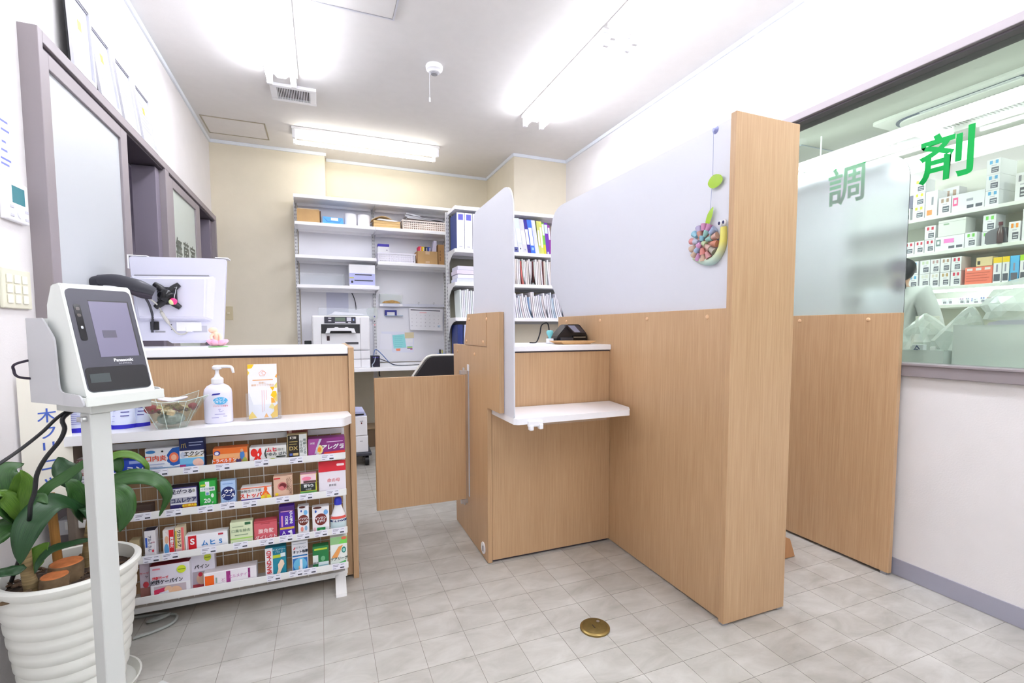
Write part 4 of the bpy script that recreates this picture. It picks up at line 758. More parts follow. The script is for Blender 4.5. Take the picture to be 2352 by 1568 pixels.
for i, tr in enumerate([[(0, 1), (0.22, 1), (0.14, 0.93), (0, 0.92)], [(0.0, 0.90), (0.06, 0.85), (0, 0.79)], [(0.93, 0.76), (1, 0.82), (1, 0.74)], [(0.90, 0.60), (1, 0.66), (1, 0.56), (0.94, 0.55)], [(0.75, 0.58), (0.92, 0.58), (0.84, 0.50)], [(0.76, 0.42), (0.84, 0.50), (0.96, 0.50), (1, 0.42), (0.88, 0.36)], [(0.88, 0.36), (1, 0.42), (1, 0.30), (0.94, 0.30)], [(0.78, 0.38), (0.88, 0.36), (0.94, 0.28), (0.78, 0.28)], [(0.70, 0.20), (0.80, 0.28), (0.90, 0.22), (0.84, 0.16)], [(0.86, 0.20), (1, 0.26), (1, 0.14), (0.88, 0.12)], [(0.74, 0.06), (0.86, 0.12), (1, 0.14), (1, 0.02), (0.80, 0.0)], [(0.0, 0.06), (0.12, 0.14), (0.28, 0.02), (0.0, 0.0)], [(0.52, 0.02), (0.60, 0.10), (0.68, 0.02)]]): lpoly(tr, ye[i % 5])
lpoly([(0.16, 0.70), (0.86, 0.705), (0.86, 0.72), (0.16, 0.72)], (236, 170, 110), 2)
for (v0, v1, u) in ((0.12, 0.52, 0.46), (0.14, 0.52, 0.53), (0.34, 0.52, 0.61)): lpoly([(u, v0), (u+0.02, v0), (u+0.02, v1), (u, v1)], (236, 196, 200), 2)
text(lf, '医療と\n健康クリニック通信', (-0.2105, ly(0.64)-0.0008, lz(0.635)), 0.0085, C(236, 190, 150), '-Y', rot=(R(87), 0, 0))
bm = bmn()
cyy, czz = ly(0.84)-0.001, lz(0.845)
tube(bm, [(-0.218, cyy, czz-0.012), (-0.204, cyy, czz-0.012), (-0.198, cyy, czz-0.001), (-0.210, cyy, czz+0.010), (-0.222, cyy, czz-0.001), (-0.218, cyy, czz-0.012)], 0.0006, 5)
tube(bm, [(-0.206+0.006*math.cos(a), cyy, czz-0.001+0.006*math.sin(a)) for a in [2*math.pi*k/14 for k in range(13)]], 0.0006, 5)
part('house_emblem', bm, C(240, 150, 110), lf)
# glass bowl of potpourri
gb = thing('glass_bowl', 'square glass bowl with folded corners holding dried flowers', 'bowl', (-0.49, 2.02, ZS))
def bowl():
    bm = bmn(); cx, cy = -0.490, 1.990
    def ring(z, a, b, cut, rot=0.30):
        out = []
        for k in range(4):
            th = math.pi/4+math.pi/2*k+rot
            for d, r in ((-0.5, b), (0, a), (0.5, b)):
                t = th+d*(math.pi/2)*(0.5)
                out.append((cx+r*math.cos(t), cy+r*math.sin(t)*0.80, z if d == 0 else z-cut))
        return out
    rings = [ring(ZS, 0.052, 0.045, 0), ring(ZS+0.05, 0.090, 0.066, 0.004), ring(ZS+0.114, 0.140, 0.092, 0.018)]
    inner = [[(cx+(p[0]-cx)*0.95, cy+(p[1]-cy)*0.95, p[2]+(0.006 if i == 0 else 0)) for p in r] for i, r in enumerate(rings)]
    V = [[bm.verts.new(p) for p in r] for r in rings]+[[bm.verts.new(p) for p in r] for r in inner[::-1]]
    for A, Bq in zip(V, V[1:]):
        n = len(A)
        for j in range(n): bm.faces.new((A[j], A[(j+1) % n], Bq[(j+1) % n], Bq[j]))
    bm.faces.new(V[0][::-1]); bm.faces.new(V[-1])
    return bm
part('bowl_wall', bowl(), BOWLG, gb)
def bring(z, a, b, cut, rot=0.30, cx=-0.490, cy=1.990):
    out = []
    for k in range(4):
        th = math.pi/4+math.pi/2*k+rot
        for d, r in ((-0.5, b), (0, a), (0.5, b)):
            t = th+d*(math.pi/2)*0.5
            out.append((cx+r*math.cos(t), cy+r*math.sin(t)*0.80, z if d == 0 else z-cut))
    return out
EDGE = mat('glass_edge', (224, 240, 236), 0.1)
rt_ = bring(ZS+0.114, 0.140, 0.092, 0.018); rm_ = bring(ZS+0.05, 0.090, 0.066, 0.004); rb_ = bring(ZS+0.001, 0.052, 0.045, 0)
part('bowl_rim', tube(bmn(), rt_+[rt_[0]], 0.0011, 6), EDGE, gb)
for k in range(12):
    if k % 3 != 1: part('fold_edge', tube(bmn(), [rt_[k], rm_[k], rb_[k]], 0.0008, 6), EDGE, gb)
pp = [(120, 12, 28), (150, 24, 40), (140, 116, 66), (176, 160, 104), (96, 70, 34), (206, 186, 150), (120, 104, 56), (76, 40, 20)]
rs = random.Random(3)
for k in range(46):
    a = rs.uniform(0, 2*math.pi); r = 0.062*math.sqrt(rs.random()); s = rs.uniform(0.006, 0.014)
    x, y = -0.492+r*math.cos(a), 1.997+r*math.sin(a)*0.9
    z = ZS+0.058+rs.uniform(0, 0.022)*(1-r/0.09)
    bm = bmn(); ellipsoid(bm, (x, y, z), (s, s*rs.uniform(0.6, 1), s*rs.uniform(0.5, 0.9)), 8, 6)
    for v in bm.verts: v.co += Vector((rs.uniform(-1, 1), rs.uniform(-1, 1), rs.uniform(-1, 1)))*s*0.18
    c = pp[k % len(pp)]
    part('dried_flower', bm, C(*c, 0.8), gb)
for x, y, s in ((-0.545, 1.985, 0.02), (-0.43, 2.012, 0.016)):
    bm = bmn(); ellipsoid(bm, (x, y, ZS+0.067), (s, s, s*0.8), 10, 8); part('red_blossom', bm, C(130, 10, 26, 0.8), gb)
for k in range(5):
    a = k*1.25; bm = bmn(); ellipsoid(bm, (-0.487+0.022*math.cos(a), 2.005+0.018*math.sin(a), ZS+0.092), (0.024, 0.014, 0.006), 10, 6)
    for v in bm.verts: v.co.z += 0.22*abs(v.co.x+0.487)
    part('white_petal', bm, C(236, 228, 240, 0.6), gb)
bm = bmn(); ellipsoid(bm, (-0.492, 1.997, ZS+0.030), (0.042, 0.036, 0.022), 12, 8); part('clear_gel', bm, mat('gel_beads', (142, 150, 140), 0.3, noise=0.3, scale=70), gb)
# refill pouches at the left end of the low shelf
def pouch(label, x, y, rz, w, h):
    t = thing('wipes_pouch', label, 'pouch', (x, y, ZS), 'wet wipe refill pouches', rz)
    bm = bmn(); n = 8
    P = []
    for j in range(n+1):
        v = j/n; th = 0.032*(1-v)**0.7+0.003; ww = w/2*(1-0.05*v)
        P.append([bm.verts.new((ww*math.cos(a), -th*math.sin(a)*(0.9 if math.sin(a) > 0 else 0.6), h*v)) for a in [2*math.pi*k/20 for k in range(20)]])
    for A, Bq in zip(P, P[1:]):
        for k in range(20): bm.faces.new((A[k], A[(k+1) % 20], Bq[(k+1) % 20], Bq[k]))
    bm.faces.new(P[0][::-1]); bm.faces.new(P[-1])
    part('pouch_body', bm, mat('pouch_film', (218, 224, 246), 0.3), t, True, local=True)
    def strip(v0, v1, a0, a1, m, name, e=0.0012):
        bm = bmn(); nn = 10; rows = []
        for v in (v0, v1):
            th = 0.032*(1-v)**0.7+0.003+e; ww = w/2*(1-0.05*v)+e
            rows.append([bm.verts.new((ww*math.cos(a), -th*math.sin(a)*0.9, h*v)) for a in [a0+(a1-a0)*k/nn for k in range(nn+1)]])
        for k in range(nn): bm.faces.new((rows[0][k], rows[0][k+1], rows[1][k+1], rows[1][k]))
        part(name, bm, m, t, local=True)
    strip(0.0, 0.13, math.pi, 0, C(46, 40, 190), 'blue_band')
    strip(0.80, 0.84, math.pi*0.85, math.pi*0.45, C(60, 60, 180), 'heading_bar')
    for k in range(9): strip(0.24+0.055*k, 0.255+0.055*k, math.pi*0.85, math.pi*(0.5+0.05*(k % 3)), C(140, 140, 206), 'small_print')
    for k in range(3): strip(0.40+0.12*k, 0.43+0.12*k, math.pi*0.40, math.pi*0.22, C(70, 66, 150), 'heading_bar')
    return t
pouch('white and blue refill pouch at the left end of the low shelf, beside the stand', -0.735, 2.035, R(8), 0.15, 0.115)
pouch('white and blue refill pouch between the stand and the glass bowl', -0.655, 2.055, R(-14), 0.10, 0.105)
pouch('white and blue refill pouch nearest the glass bowl, behind its corner', -0.607, 2.078, R(-22), 0.075, 0.10)
# ------------------------------------------------------------------ things on the left counter top
ZT = 0.9812
fg = thing('doll_figurine', 'small flesh-coloured doll sitting in a pink flower on the counter top', 'figurine', (-0.39, 2.25, ZT))
part('leaf_base', lathe(bmn(), [(0.034, 0), (0.036, 0.002), (0.028, 0.004)], (-0.385, 2.25, ZT), 20), C(140, 206, 130), fg, True)
for k in range(7):
    a = 2*math.pi*k/7; bm = bmn(); ellipsoid(bm, (-0.387+0.017*math.cos(a), 2.25+0.017*math.sin(a), ZT+0.018), (0.014, 0.014, 0.013), 10, 8)
    for v in bm.verts:
        d = max(0, v.co.z-ZT-0.012); v.co.x += d*0.75*math.cos(a); v.co.y += d*0.75*math.sin(a)
    part('petal', bm, C(244, 176, 204), fg, True)
bm = bmn(); tube(bm, [(-0.387, 2.25, ZT+0.022), (-0.389, 2.25, ZT+0.040), (-0.394, 2.25, ZT+0.052), (-0.397, 2.25, ZT+0.062)], [0.013, 0.012, 0.0135, 0.010], 14, sub=4)
ellipsoid(bm, (-0.401, 2.25, ZT+0.068), (0.0165, 0.0155, 0.0125), 16, 10)
tube(bm, [(-0.380, 2.245, ZT+0.052), (-0.374, 2.24, ZT+0.040), (-0.376, 2.235, ZT+0.028)], [0.006, 0.005, 0.004], 8, sub=3)
tube(bm, [(-0.400, 2.24, ZT+0.052), (-0.406, 2.235, ZT+0.043), (-0.404, 2.232, ZT+0.032)], [0.006, 0.005, 0.004], 8, sub=3)
part('doll_body', bm, C(244, 206, 180), fg, True)
tag(obj('correction_tape', B(-0.70, -0.645, 2.26, 2.28, ZT, ZT+0.014, 0.004), WHITEP), 'small white plastic stick lying on the counter top behind the terminal', 'stationery')
# monitor seen from the back
mo = thing('monitor', 'white monitor seen from behind above the left counter', 'monitor', (-0.54, 2.44, ZT+0.024))
fr = roundpoly([(-0.700, 1.006), (-0.398, 1.004), (-0.373, 1.356), (-0.716, 1.350)], 0.012)
part('rear_shell', prism(bmn(), fr, 'Y', 2.435, 2.462), mat('monitor_white', (214, 214, 230), 0.35), mo)
bm = bmn()
A = [bm.verts.new(p) for p in ((-0.716, 2.4348, 1.272), (-0.415, 2.4348, 1.280), (-0.432, 2.4348, 1.088), (-0.695, 2.4348, 1.088))]
Bq = [bm.verts.new(p) for p in ((-0.705, 2.405, 1.262), (-0.446, 2.405, 1.270), (-0.456, 2.405, 1.100), (-0.690, 2.405, 1.100))]
bm.faces.new(Bq)
for i in range(4): bm.faces.new((A[i], A[(i+1) % 4], Bq[(i+1) % 4], Bq[i]))
bmesh.ops.bevel(bm, geom=[e for e in bm.edges], offset=0.006, segments=3, affect='EDGES')
part('rear_housing', bm, MATS['monitor_white'], mo, True)
part('housing_slot', prism(bmn(), [(-0.70, 1.2755), (-0.44, 1.2835), (-0.438, 1.2795), (-0.70, 1.2715)], 'Y', 2.429, 2.4349), MIDGREY, mo)
part('screen_guard', B(-0.722, -0.655, 2.432, 2.50, 1.3515, 1.3555, 0.001), WHITEP, mo)
part('guard_clip', B(-0.722, -0.7165, 2.432, 2.50, 1.300, 1.3515, 0.001), WHITEP, mo)
part('guard_clip', B(-0.415, -0.366, 2.432, 2.50, 1.357, 1.3615, 0.001), WHITEP, mo)
part('bottom_lip', prism(bmn(), [(-0.60, 1.0055), (-0.455, 1.0048), (-0.47, 0.994), (-0.585, 0.994)], 'Y', 2.44, 2.46), MATS['monitor_white'], mo)
part('port_cover', B(-0.565, -0.475, 2.428, 2.4348, 1.045, 1.083, 0.002), WHITEP, mo)
part('rating_label', B(-0.505, -0.455, 2.4335, 2.4349, 1.040, 1.068), C(186, 186, 198), mo)
part('port_socket', B(-0.655, -0.625, 2.428, 2.4348, 1.050, 1.085, 0.002), BLACKP, mo)
part('port_label', B(-0.640, -0.605, 2.4335, 2.4349, 1.040, 1.046), C(150, 150, 156), mo)
for z in (1.05, 1.06, 1.07): part('port_mark', B(-0.585, -0.581, 2.4335, 2.4349, z, z+0.004), C(90, 90, 96), mo)
for y_, n in ((2.462, 'screen'),): part(n, prism(bmn(), [(-0.69, 1.02), (-0.41, 1.02), (-0.39, 1.34), (-0.70, 1.335)], 'Y', 2.4621, 2.464), BLACKP, mo)
# monitor arm
ma = thing('monitor_mount', 'black jointed monitor arm holding the white monitor', 'monitor arm', (-0.80, 2.40, ZT))
vx, vz = -0.583, 1.19
bm = bmn()
for sx_, sz_ in ((-1, 1), (1, 1), (-1, -1), (1, -1)):
    tube(bm, [(vx, 2.396, vz), (vx+sx_*0.022, 2.396, vz+sz_*0.030), (vx+sx_*0.043, 2.397, vz+sz_*0.048)], [0.020, 0.014, 0.010], 10, sub=3)
box(bm, vx-0.034, vx+0.034, 2.392, 2.404, vz-0.036, vz+0.036, 0.004)
part('vesa_plate', bm, BLACKP, ma, True)
bm = bmn(); ellipsoid(bm, (vx, 2.378, vz), (0.030, 0.022, 0.026), 18, 12); part('ball_joint', bm, mat('gloss_black', (22, 22, 26), 0.18), ma, True)
for sx_, sz_ in ((-1, 1), (1, 1), (-1, -1), (1, -1)):
    bm = bmn(); ellipsoid(bm, (vx+sx_*0.030, 2.386, vz+sz_*0.035), (0.003, 0.002, 0.003), 8, 6); part('screw', bm, STEEL, ma)
part('upper_arm', tube(bmn(), [(-0.790, 2.345, 1.243), (-0.735, 2.345, 1.243), (-0.665, 2.350, 1.222), (-0.618, 2.362, 1.200)], [0.019, 0.024, 0.027, 0.020], 14, sub=5), DKGREY, ma, True)
part('arm_under_cover', tube(bmn(), [(-0.70, 2.345, 1.208), (-0.655, 2.348, 1.190), (-0.625, 2.358, 1.184)], [0.012, 0.015, 0.012], 10, sub=3), mat('purple_black', (50, 42, 56), 0.5), ma, True)
part('elbow', tube(bmn(), [(-0.835, 2.36, 1.222), (-0.80, 2.352, 1.238), (-0.784, 2.346, 1.240)], [0.012, 0.020, 0.021], 12, sub=3), DKGREY, ma, True)
part('lower_arm', tube(bmn(), [(-0.828, 2.37, 1.215), (-0.80, 2.43, 1.19), (-0.78, 2.47, 1.16)], [0.018, 0.022, 0.020], 12, sub=3), DKGREY, ma, True)
part('arm_post', tube(bmn(), [(-0.78, 2.47, ZT), (-0.78, 2.47, 1.18)], 0.018, 14), DKGREY, ma, True)
part('clamp_base', B(-0.82, -0.74, 2.44, 2.50, ZT, ZT+0.012, 0.003), DKGREY, ma)
bm = bmn(); ellipsoid(bm, (-0.628, 2.355, 1.178), (0.004, 0.003, 0.004), 8, 6); part('screw', bm, STEEL, ma)
cb_ = tag(obj('power_cable', tube(bmn(), [(-0.645, 2.35, 1.180), (-0.638, 2.37, 1.150), (-0.640, 2.41, 1.105), (-0.647, 2.424, 1.07), (-0.648, 2.426, 1.04)], 0.0045, 8, sub=5), DKGREY, None, smooth=True), 'dark grey power cable dropping behind the monitor', 'cable')
vc = thing('video_cable', 'light grey cable with a ferrite bead looping on the monitor back', 'cable', (-0.57, 2.42, 1.05))
part('cable', tube(bmn(), [(-0.640, 2.36, 1.180), (-0.618, 2.385, 1.155), (-0.602, 2.41, 1.11), (-0.585, 2.424, 1.07), (-0.560, 2.424, 1.035), (-0.535, 2.424, 1.034), (-0.520, 2.425, 1.05)], 0.003, 8, sub=6), mat('cable_grey', (196, 194, 186), 0.5), vc, True)
part('ferrite_bead', tube(bmn(), [(-0.608, 2.400, 1.125), (-0.598, 2.412, 1.100), (-0.588, 2.420, 1.078)], [0.006, 0.008, 0.006], 10, sub=3), MATS['cable_grey'], vc, True)
part('plug', B(-0.530, -0.508, 2.420, 2.4275, 1.042, 1.064, 0.002), WHITEP, vc)
bl = thing('toy_ball', 'small pink and lime ball charm hanging from the monitor arm', 'charm', (-0.556, 2.375, 1.155))
bm = bmn(); ellipsoid(bm, (-0.556, 2.365, 1.166), (0.0135, 0.0135, 0.0135), 18, 12)
part('ball', bm, C(246, 60, 130), bl, True)
bm = bmn(); ellipsoid(bm, (-0.5595, 2.3628, 1.164), (0.0118, 0.0125, 0.0118), 14, 10); part('ball_patch', bm, C(222, 232, 170), bl, True)
part('thread', tube(bmn(), [(-0.553, 2.366, 1.178), (-0.549, 2.380, 1.215), (-0.545, 2.390, 1.233)], 0.0008, 5), PAPER, bl)

# ------------------------------------------------------------------ card reader terminal on its stand
DX, DY, DZ, DYAW = -0.448, 1.434, 0.0, R(45.4)
tm = thing('card_terminal', 'white and black face-scan card terminal on the tall stand', 'terminal', (DX, DY, 0.897), None, DYAW)
# local frame: x right, -y towards the viewer, z up from the terminal's base
TW, TH, SL = 0.144, 0.263, 0.084
prof = [(0.0, 0.0), (0.002, 0.004), (SL-0.004, TH-0.006), (SL+0.006, TH), (0.120, TH-0.004), (0.142, TH-0.05), (0.150, 0.0)]
bm = prism(bmn(), [(y, z) for y, z in prof], 'X', -TW/2, TW/2)
bmesh.ops.bevel(bm, geom=[e for e in bm.edges], offset=0.006, segments=3, affect='EDGES', clamp_overlap=True)
part('body_shell', bm, mat('terminal_white', (226, 230, 226), 0.35), tm, True, local=True)
def fpt(u, v, off):     # point on the slanted front: u across, v up along the slope
    n = Vector((0, -TH, SL)).normalized() * 1.0
    n = Vector((0, -(TH), SL)); n.normalize()
    p = Vector((u, 0.002+(SL-0.006)*v, 0.004+(TH-0.010)*v))
    return p+n*off
def fplate(name, u0, u1, v0, v1, off, th, m, rad=0.0, parent=None):
    hh = TH
    pts = [(u0, v0*hh), (u1, v0*hh), (u1, v1*hh), (u0, v1*hh)]
    if rad: pts = roundpoly(pts, rad, 6)
    bm = bmn(); A = [bm.verts.new(fpt(a, b/hh, off)) for a, b in pts]; Bv = [bm.verts.new(fpt(a, b/hh, off+th)) for a, b in pts]
    bm.faces.new(A[::-1]); bm.faces.new(Bv); n = len(pts)
    for i in range(n): bm.faces.new((A[i], A[(i+1) % n], Bv[(i+1) % n], Bv[i]))
    return part(name, bm, m, parent or tm, local=True)
fplate('front_panel', -0.067, 0.067, 0.02, 0.975, 0.0002, 0.0012, mat('terminal_front', (58, 56, 70), 0.3), 0.014)
fplate('lower_panel', -0.0645, 0.0645, 0.028, 0.245, 0.0015, 0.0006, mat('gloss_black2', (14, 13, 18), 0.12), 0.010)
fplate('screen', -0.027, 0.055, 0.335, 0.86, 0.0015, 0.0005, mat('screen_lilac', (112, 107, 132), 0.3, emit=(150, 140, 180), estr=0.02))
fplate('screen_edge', 0.055, 0.058, 0.335, 0.87, 0.0015, 0.0006, BLACKP)
fplate('screen_edge', -0.027, 0.058, 0.86, 0.87, 0.0015, 0.0006, BLACKP)
fplate('screen_button', -0.012, 0.016, 0.515, 0.585, 0.0021, 0.0003, mat('screen_grey', (84, 80, 98), 0.3))
fplate('camera_bar', -0.0575, -0.044, 0.49, 0.83, 0.0015, 0.0008, MATS['gloss_black2'], 0.0065)
fplate('camera_lens', -0.0545, -0.047, 0.77, 0.80, 0.0024, 0.0006, mat('lens_brown', (70, 60, 56), 0.2), 0.003)
fplate('camera_lens', -0.0545, -0.047, 0.71, 0.74, 0.0024, 0.0006, MATS['lens_brown'], 0.003)
fplate('sensor_light', -0.0525, -0.048, 0.60, 0.625, 0.0024, 0.0004, C(206, 210, 216), 0.002)
fplate('card_slot', -0.058, -0.018, 0.105, 0.185, 0.0022, 0.0004, mat('slot_grey', (52, 60, 62), 0.4))
th_ = math.atan2(SL-0.006, TH-0.010)
p = fpt(0.018, 0.300, 0.0018); text(tm, 'Panasonic', p, 0.0105, C(236, 236, 240), rot=(R(90)-th_, 0, 0), local=True, bold=0.0003)
p = fpt(0.020, 0.268, 0.0018); text(tm, 'XC-STFCR1J', p, 0.0052, C(186, 186, 196), rot=(R(90)-th_, 0, 0), local=True)
sd2 = thing('terminal_stand', 'pale grey metal stand with square pole carrying the card terminal', 'stand', (-0.500, 1.425, 0), None, DYAW)
GM_ = mat('stand_grey', (204, 206, 204), 0.4)
zt = 0.897
part('pole', box(bmn(), -0.021, 0.021, -0.021, 0.021, 0.012, zt-0.040, 0.003), GM_, sd2, local=True)
part('floor_plate', box(bmn(), -0.12, 0.20, -0.15, 0.15, 0.0, 0.012, 0.003), GM_, sd2, local=True)
ox = (Matrix.Rotation(-DYAW, 3, 'Z') @ (Vector((DX, DY, 0))-Vector((-0.500, 1.425, 0))))
cx, cy = ox.x, ox.y
part('mount_plate', box(bmn(), cx-0.065, cx+0.065, cy+0.004, cy+0.145, zt-0.040, zt-0.020, 0.002), GM_, sd2, local=True)
part('tray', box(bmn(), cx-0.082, cx+0.082, cy-0.014, cy+0.165, zt-0.020, zt-0.001, 0.003), mat('stand_white', (226, 230, 226), 0.4), sd2, local=True)
part('tray_lip', box(bmn(), cx-0.082, cx+0.082, cy-0.020, cy-0.014, zt-0.020, zt+0.004, 0.002), MATS['stand_white'], sd2, local=True)
sp = roundpoly([(cy-0.018, zt-0.020), (cy+0.205, zt-0.020), (cy+0.205, zt+0.188), (cy+0.150, zt+0.188), (cy+0.113, zt+0.13), (cy+0.085, zt+0.004), (cy+0.0, zt+0.004)], [0.006, 0.003, 0.003, 0.02, 0.03, 0.02, 0.02])
sp = roundpoly([(cy-0.018, zt-0.020), (cy+0.205, zt-0.020), (cy+0.205, zt+0.182), (cy+0.135, zt+0.182), (cy+0.088, zt+0.135), (cy+0.080, zt+0.010), (cy+0.0, zt+0.006)], [0.006, 0.003, 0.003, 0.012, 0.03, 0.02, 0.015])
part('side_plate', prism(bmn(), sp, 'X', cx-0.086, cx-0.0825), mat('stand_side', (196, 196, 200), 0.45), sd2, local=True)
part('side_plate', prism(bmn(), sp, 'X', cx+0.0825, cx+0.086), MATS['stand_side'], sd2, local=True)
part('back_plate', box(bmn(), cx-0.082, cx+0.082, cy+0.2015, cy+0.205, zt-0.02, zt+0.182), GM_, sd2, local=True)
part('warning_label', box(bmn(), cx-0.0823, cx-0.080, cy+0.155, cy+0.175, zt+0.05, zt+0.085), C(226, 90, 60), sd2, local=True)
bm = bmn(); tube(bm, [(-0.034, -0.006, zt-0.052), (-0.0212, -0.006, zt-0.052)], 0.006, 10); box(bm, -0.036, -0.032, -0.016, 0.004, zt-0.058, zt-0.046, 0.002)
part('wing_screw', bm, STEEL, sd2, local=True)
tag(obj('power_lead', tube(bmn(), [(-0.545, 1.53, 0.872), (-0.572, 1.46, 0.845), (-0.572, 1.46, 0.816), (-0.583, 1.46, 0.788), (-0.615, 1.47, 0.747), (-0.637, 1.48, 0.707), (-0.652, 1.50, 0.66), (-0.670, 1.52, 0.624), (-0.693, 1.56, 0.569), (-0.76, 1.66, 0.45), (-0.83, 1.72, 0.30)], 0.0048, 8, sub=5), BLACKP, None, smooth=True), 'thick black power cord hanging from the terminal in front of the sign', 'cord')
tag(obj('signal_lead', tube(bmn(), [(-0.548, 1.52, 0.872), (-0.577, 1.46, 0.850), (-0.60, 1.42, 0.815), (-0.625, 1.36, 0.781), (-0.66, 1.28, 0.745), (-0.72, 1.20, 0.68)], 0.0038, 8, sub=5), BLACKP, None, smooth=True), 'thin black cord running from the terminal to the left edge', 'cord')
tag(obj('looped_lead', tube(bmn(), [(-0.63, 1.55, 0.985), (-0.668, 1.50, 0.972), (-0.674, 1.50, 0.956), (-0.664, 1.50, 0.939), (-0.63, 1.54, 0.93)], 0.003, 8, sub=5), mat('violet_black', (44, 36, 52), 0.4), None, smooth=True), 'short dark cord loop showing behind the terminal bracket', 'cord')
# ------------------------------------------------------------------ clinic sign, wall fittings on the left
sg = tag(obj('clinic_sign', prism(bmn(), [(0, 0), (0.001, 0), (0.001, 0.40), (0, 0.40)], 'X', 0, 0.118), mat('sign_paper', (238, 234, 222), 0.6), None, local=True), 'cream paper strip sign with vertical blue lettering beside the plant', 'sign')
for ob in (sg,):
    ob.location = (-0.842, 1.882, 0.512); ob.rotation_euler = (R(0), R(0), R(38))
BLT = C(70, 100, 190)
for k, ch in enumerate('木クリニッ'):
    text(sg, ch, (0.062, -0.0006, 0.272-0.051*k), 0.047, BLT, local=True, rot=(R(90), 0, 0), bold=0.0004)
tc_ = thing('wall_controller', 'white air-conditioner wall controller with a teal screen', 'wall controller', (XL, 1.945, 1.37))
part('controller_body', B(XL+0.0003, XL+0.016, 1.876, 1.996, 1.374, 1.494, 0.004), WHITEP, tc_)
part('controller_screen', B(XL+0.016, XL+0.0166, 1.910, 1.975, 1.428, 1.478), C(60, 130, 140, 0.2), tc_)
bm = bmn(); tube(bm, [(XL+0.0155, 1.945, 1.402), (XL+0.0185, 1.945, 1.402)], 0.016, 20); part('dial_button', bm, C(226, 226, 236), tc_)
for y, z in ((1.905, 1.415), (1.905, 1.39), (1.980, 1.412), (1.980, 1.388)): part('key', B(XL+0.016, XL+0.018, y-0.008, y+0.008, z-0.004, z+0.004, 0.001), C(206, 206, 220), tc_)
sw = thing('light_switch_plate', 'cream nine-gang light switch plate on the left wall', 'switch plate', (XL, 1.92, 1.11))
part('plate', B(XL+0.0003, XL+0.010, 1.845, 1.994, 1.115, 1.232, 0.003), OFFWHITE, sw)
for i in range(3):
    for j in range(3):
        y = 1.875+0.040*i; z = 1.142+0.030*j
        part('rocker', B(XL+0.010, XL+0.0135, y-0.013, y+0.013, z-0.0125, z+0.0125, 0.002), mat('rocker_white', (236, 234, 222), 0.4), sw)
nt_ = tag(obj('notice_paper', B(XL+0.0003, XL+0.0012, 1.80, 1.972, 1.50, 1.71), PAPER), 'white notice sheet with blue lines above the wall controller', 'notice')
for z, a, b in ((1.66, 1.90, 1.945), (1.635, 1.91, 1.95), (1.60, 1.91, 1.93), (1.575, 1.905, 1.935), (1.55, 1.90, 1.95), (1.535, 1.90, 1.94)): part('text_line', B(XL+0.0012, XL+0.0015, a, b, z, z+0.006), C(120, 130, 206), nt_)
# framed certificates leaning on the door head
for i, (y0, y1, h, top, em) in enumerate(((2.285, 2.475, 0.292, XL+0.030, 1), (2.520, 2.735, 0.292, XL+0.006, 1), (2.775, 2.985, 0.286, XL+0.006, 0), (3.03, 3.262, 0.284, XL+0.006, 2))):
    zb = 2.0065
    names = ['nearest', 'second nearest', 'third nearest', 'farthest']
    t = thing('certificate_frame', '%s white-framed certificate leaning above the sliding doors%s' % (names[i], ['', '', ', without a seal', ', with an amber seal'][i]), 'framed certificate', (XL+0.03, (y0+y1)/2, zb), 'framed certificates on the door head')
    xb = XL+0.040
    def slab(ya, yb, va, vb, d0, d1, m, name, zb=zb, xb=xb, h=h, top=top):
        bm = bmn(); pts = []
        for v in (va, vb):
            cx = xb+(top-xb)*v
            pts.append((cx, zb+h*v))
        vs = []
        for d in (d0, d1):
            vs.append([bm.verts.new((pts[0][0]+d, ya, pts[0][1])), bm.verts.new((pts[0][0]+d, yb, pts[0][1])), bm.verts.new((pts[1][0]+d, yb, pts[1][1])), bm.verts.new((pts[1][0]+d, ya, pts[1][1]))])
        bm.faces.new(vs[0][::-1]); bm.faces.new(vs[1])
        for k in range(4): bm.faces.new((vs[0][k], vs[0][(k+1) % 4], vs[1][(k+1) % 4], vs[1][k]))
        return part(name, bm, m, t)
    slab(y0, y1, 0, 1, -0.006, 0.0, BLACKP, 'backing_board')
    fwid = 0.014
    for a in ((y0, y0+fwid, 0, 1), (y1-fwid, y1, 0, 1), (y0+fwid, y1-fwid, 0, 0.05), (y0+fwid, y1-fwid, 0.95, 1)): slab(a[0], a[1], a[2], a[3], 0.0, 0.010, mat('frame_pale', (206, 206, 214), 0.4), 'frame_rail')
    slab(y0+fwid, y1-fwid, 0.05, 0.95, 0.0001, 0.002, mat('certificate_paper', (176, 178, 192), 0.5), 'certificate')
    slab(y0+fwid, y1-fwid, 0.93, 0.95, 0.002, 0.006, MIDGREY, 'frame_lip')
    for k in range(7): slab(y0+0.045, y1-0.045-0.02*(k % 3), 0.30+0.07*k, 0.312+0.07*k, 0.0021, 0.0023, C(160, 160, 178), 'text_line')
    if em: slab((y0+y1)/2-0.012, (y0+y1)/2+0.018, 0.58, 0.70, 0.0024, 0.0027, C(196, 206, 80) if em == 1 else C(210, 176, 60), 'seal')

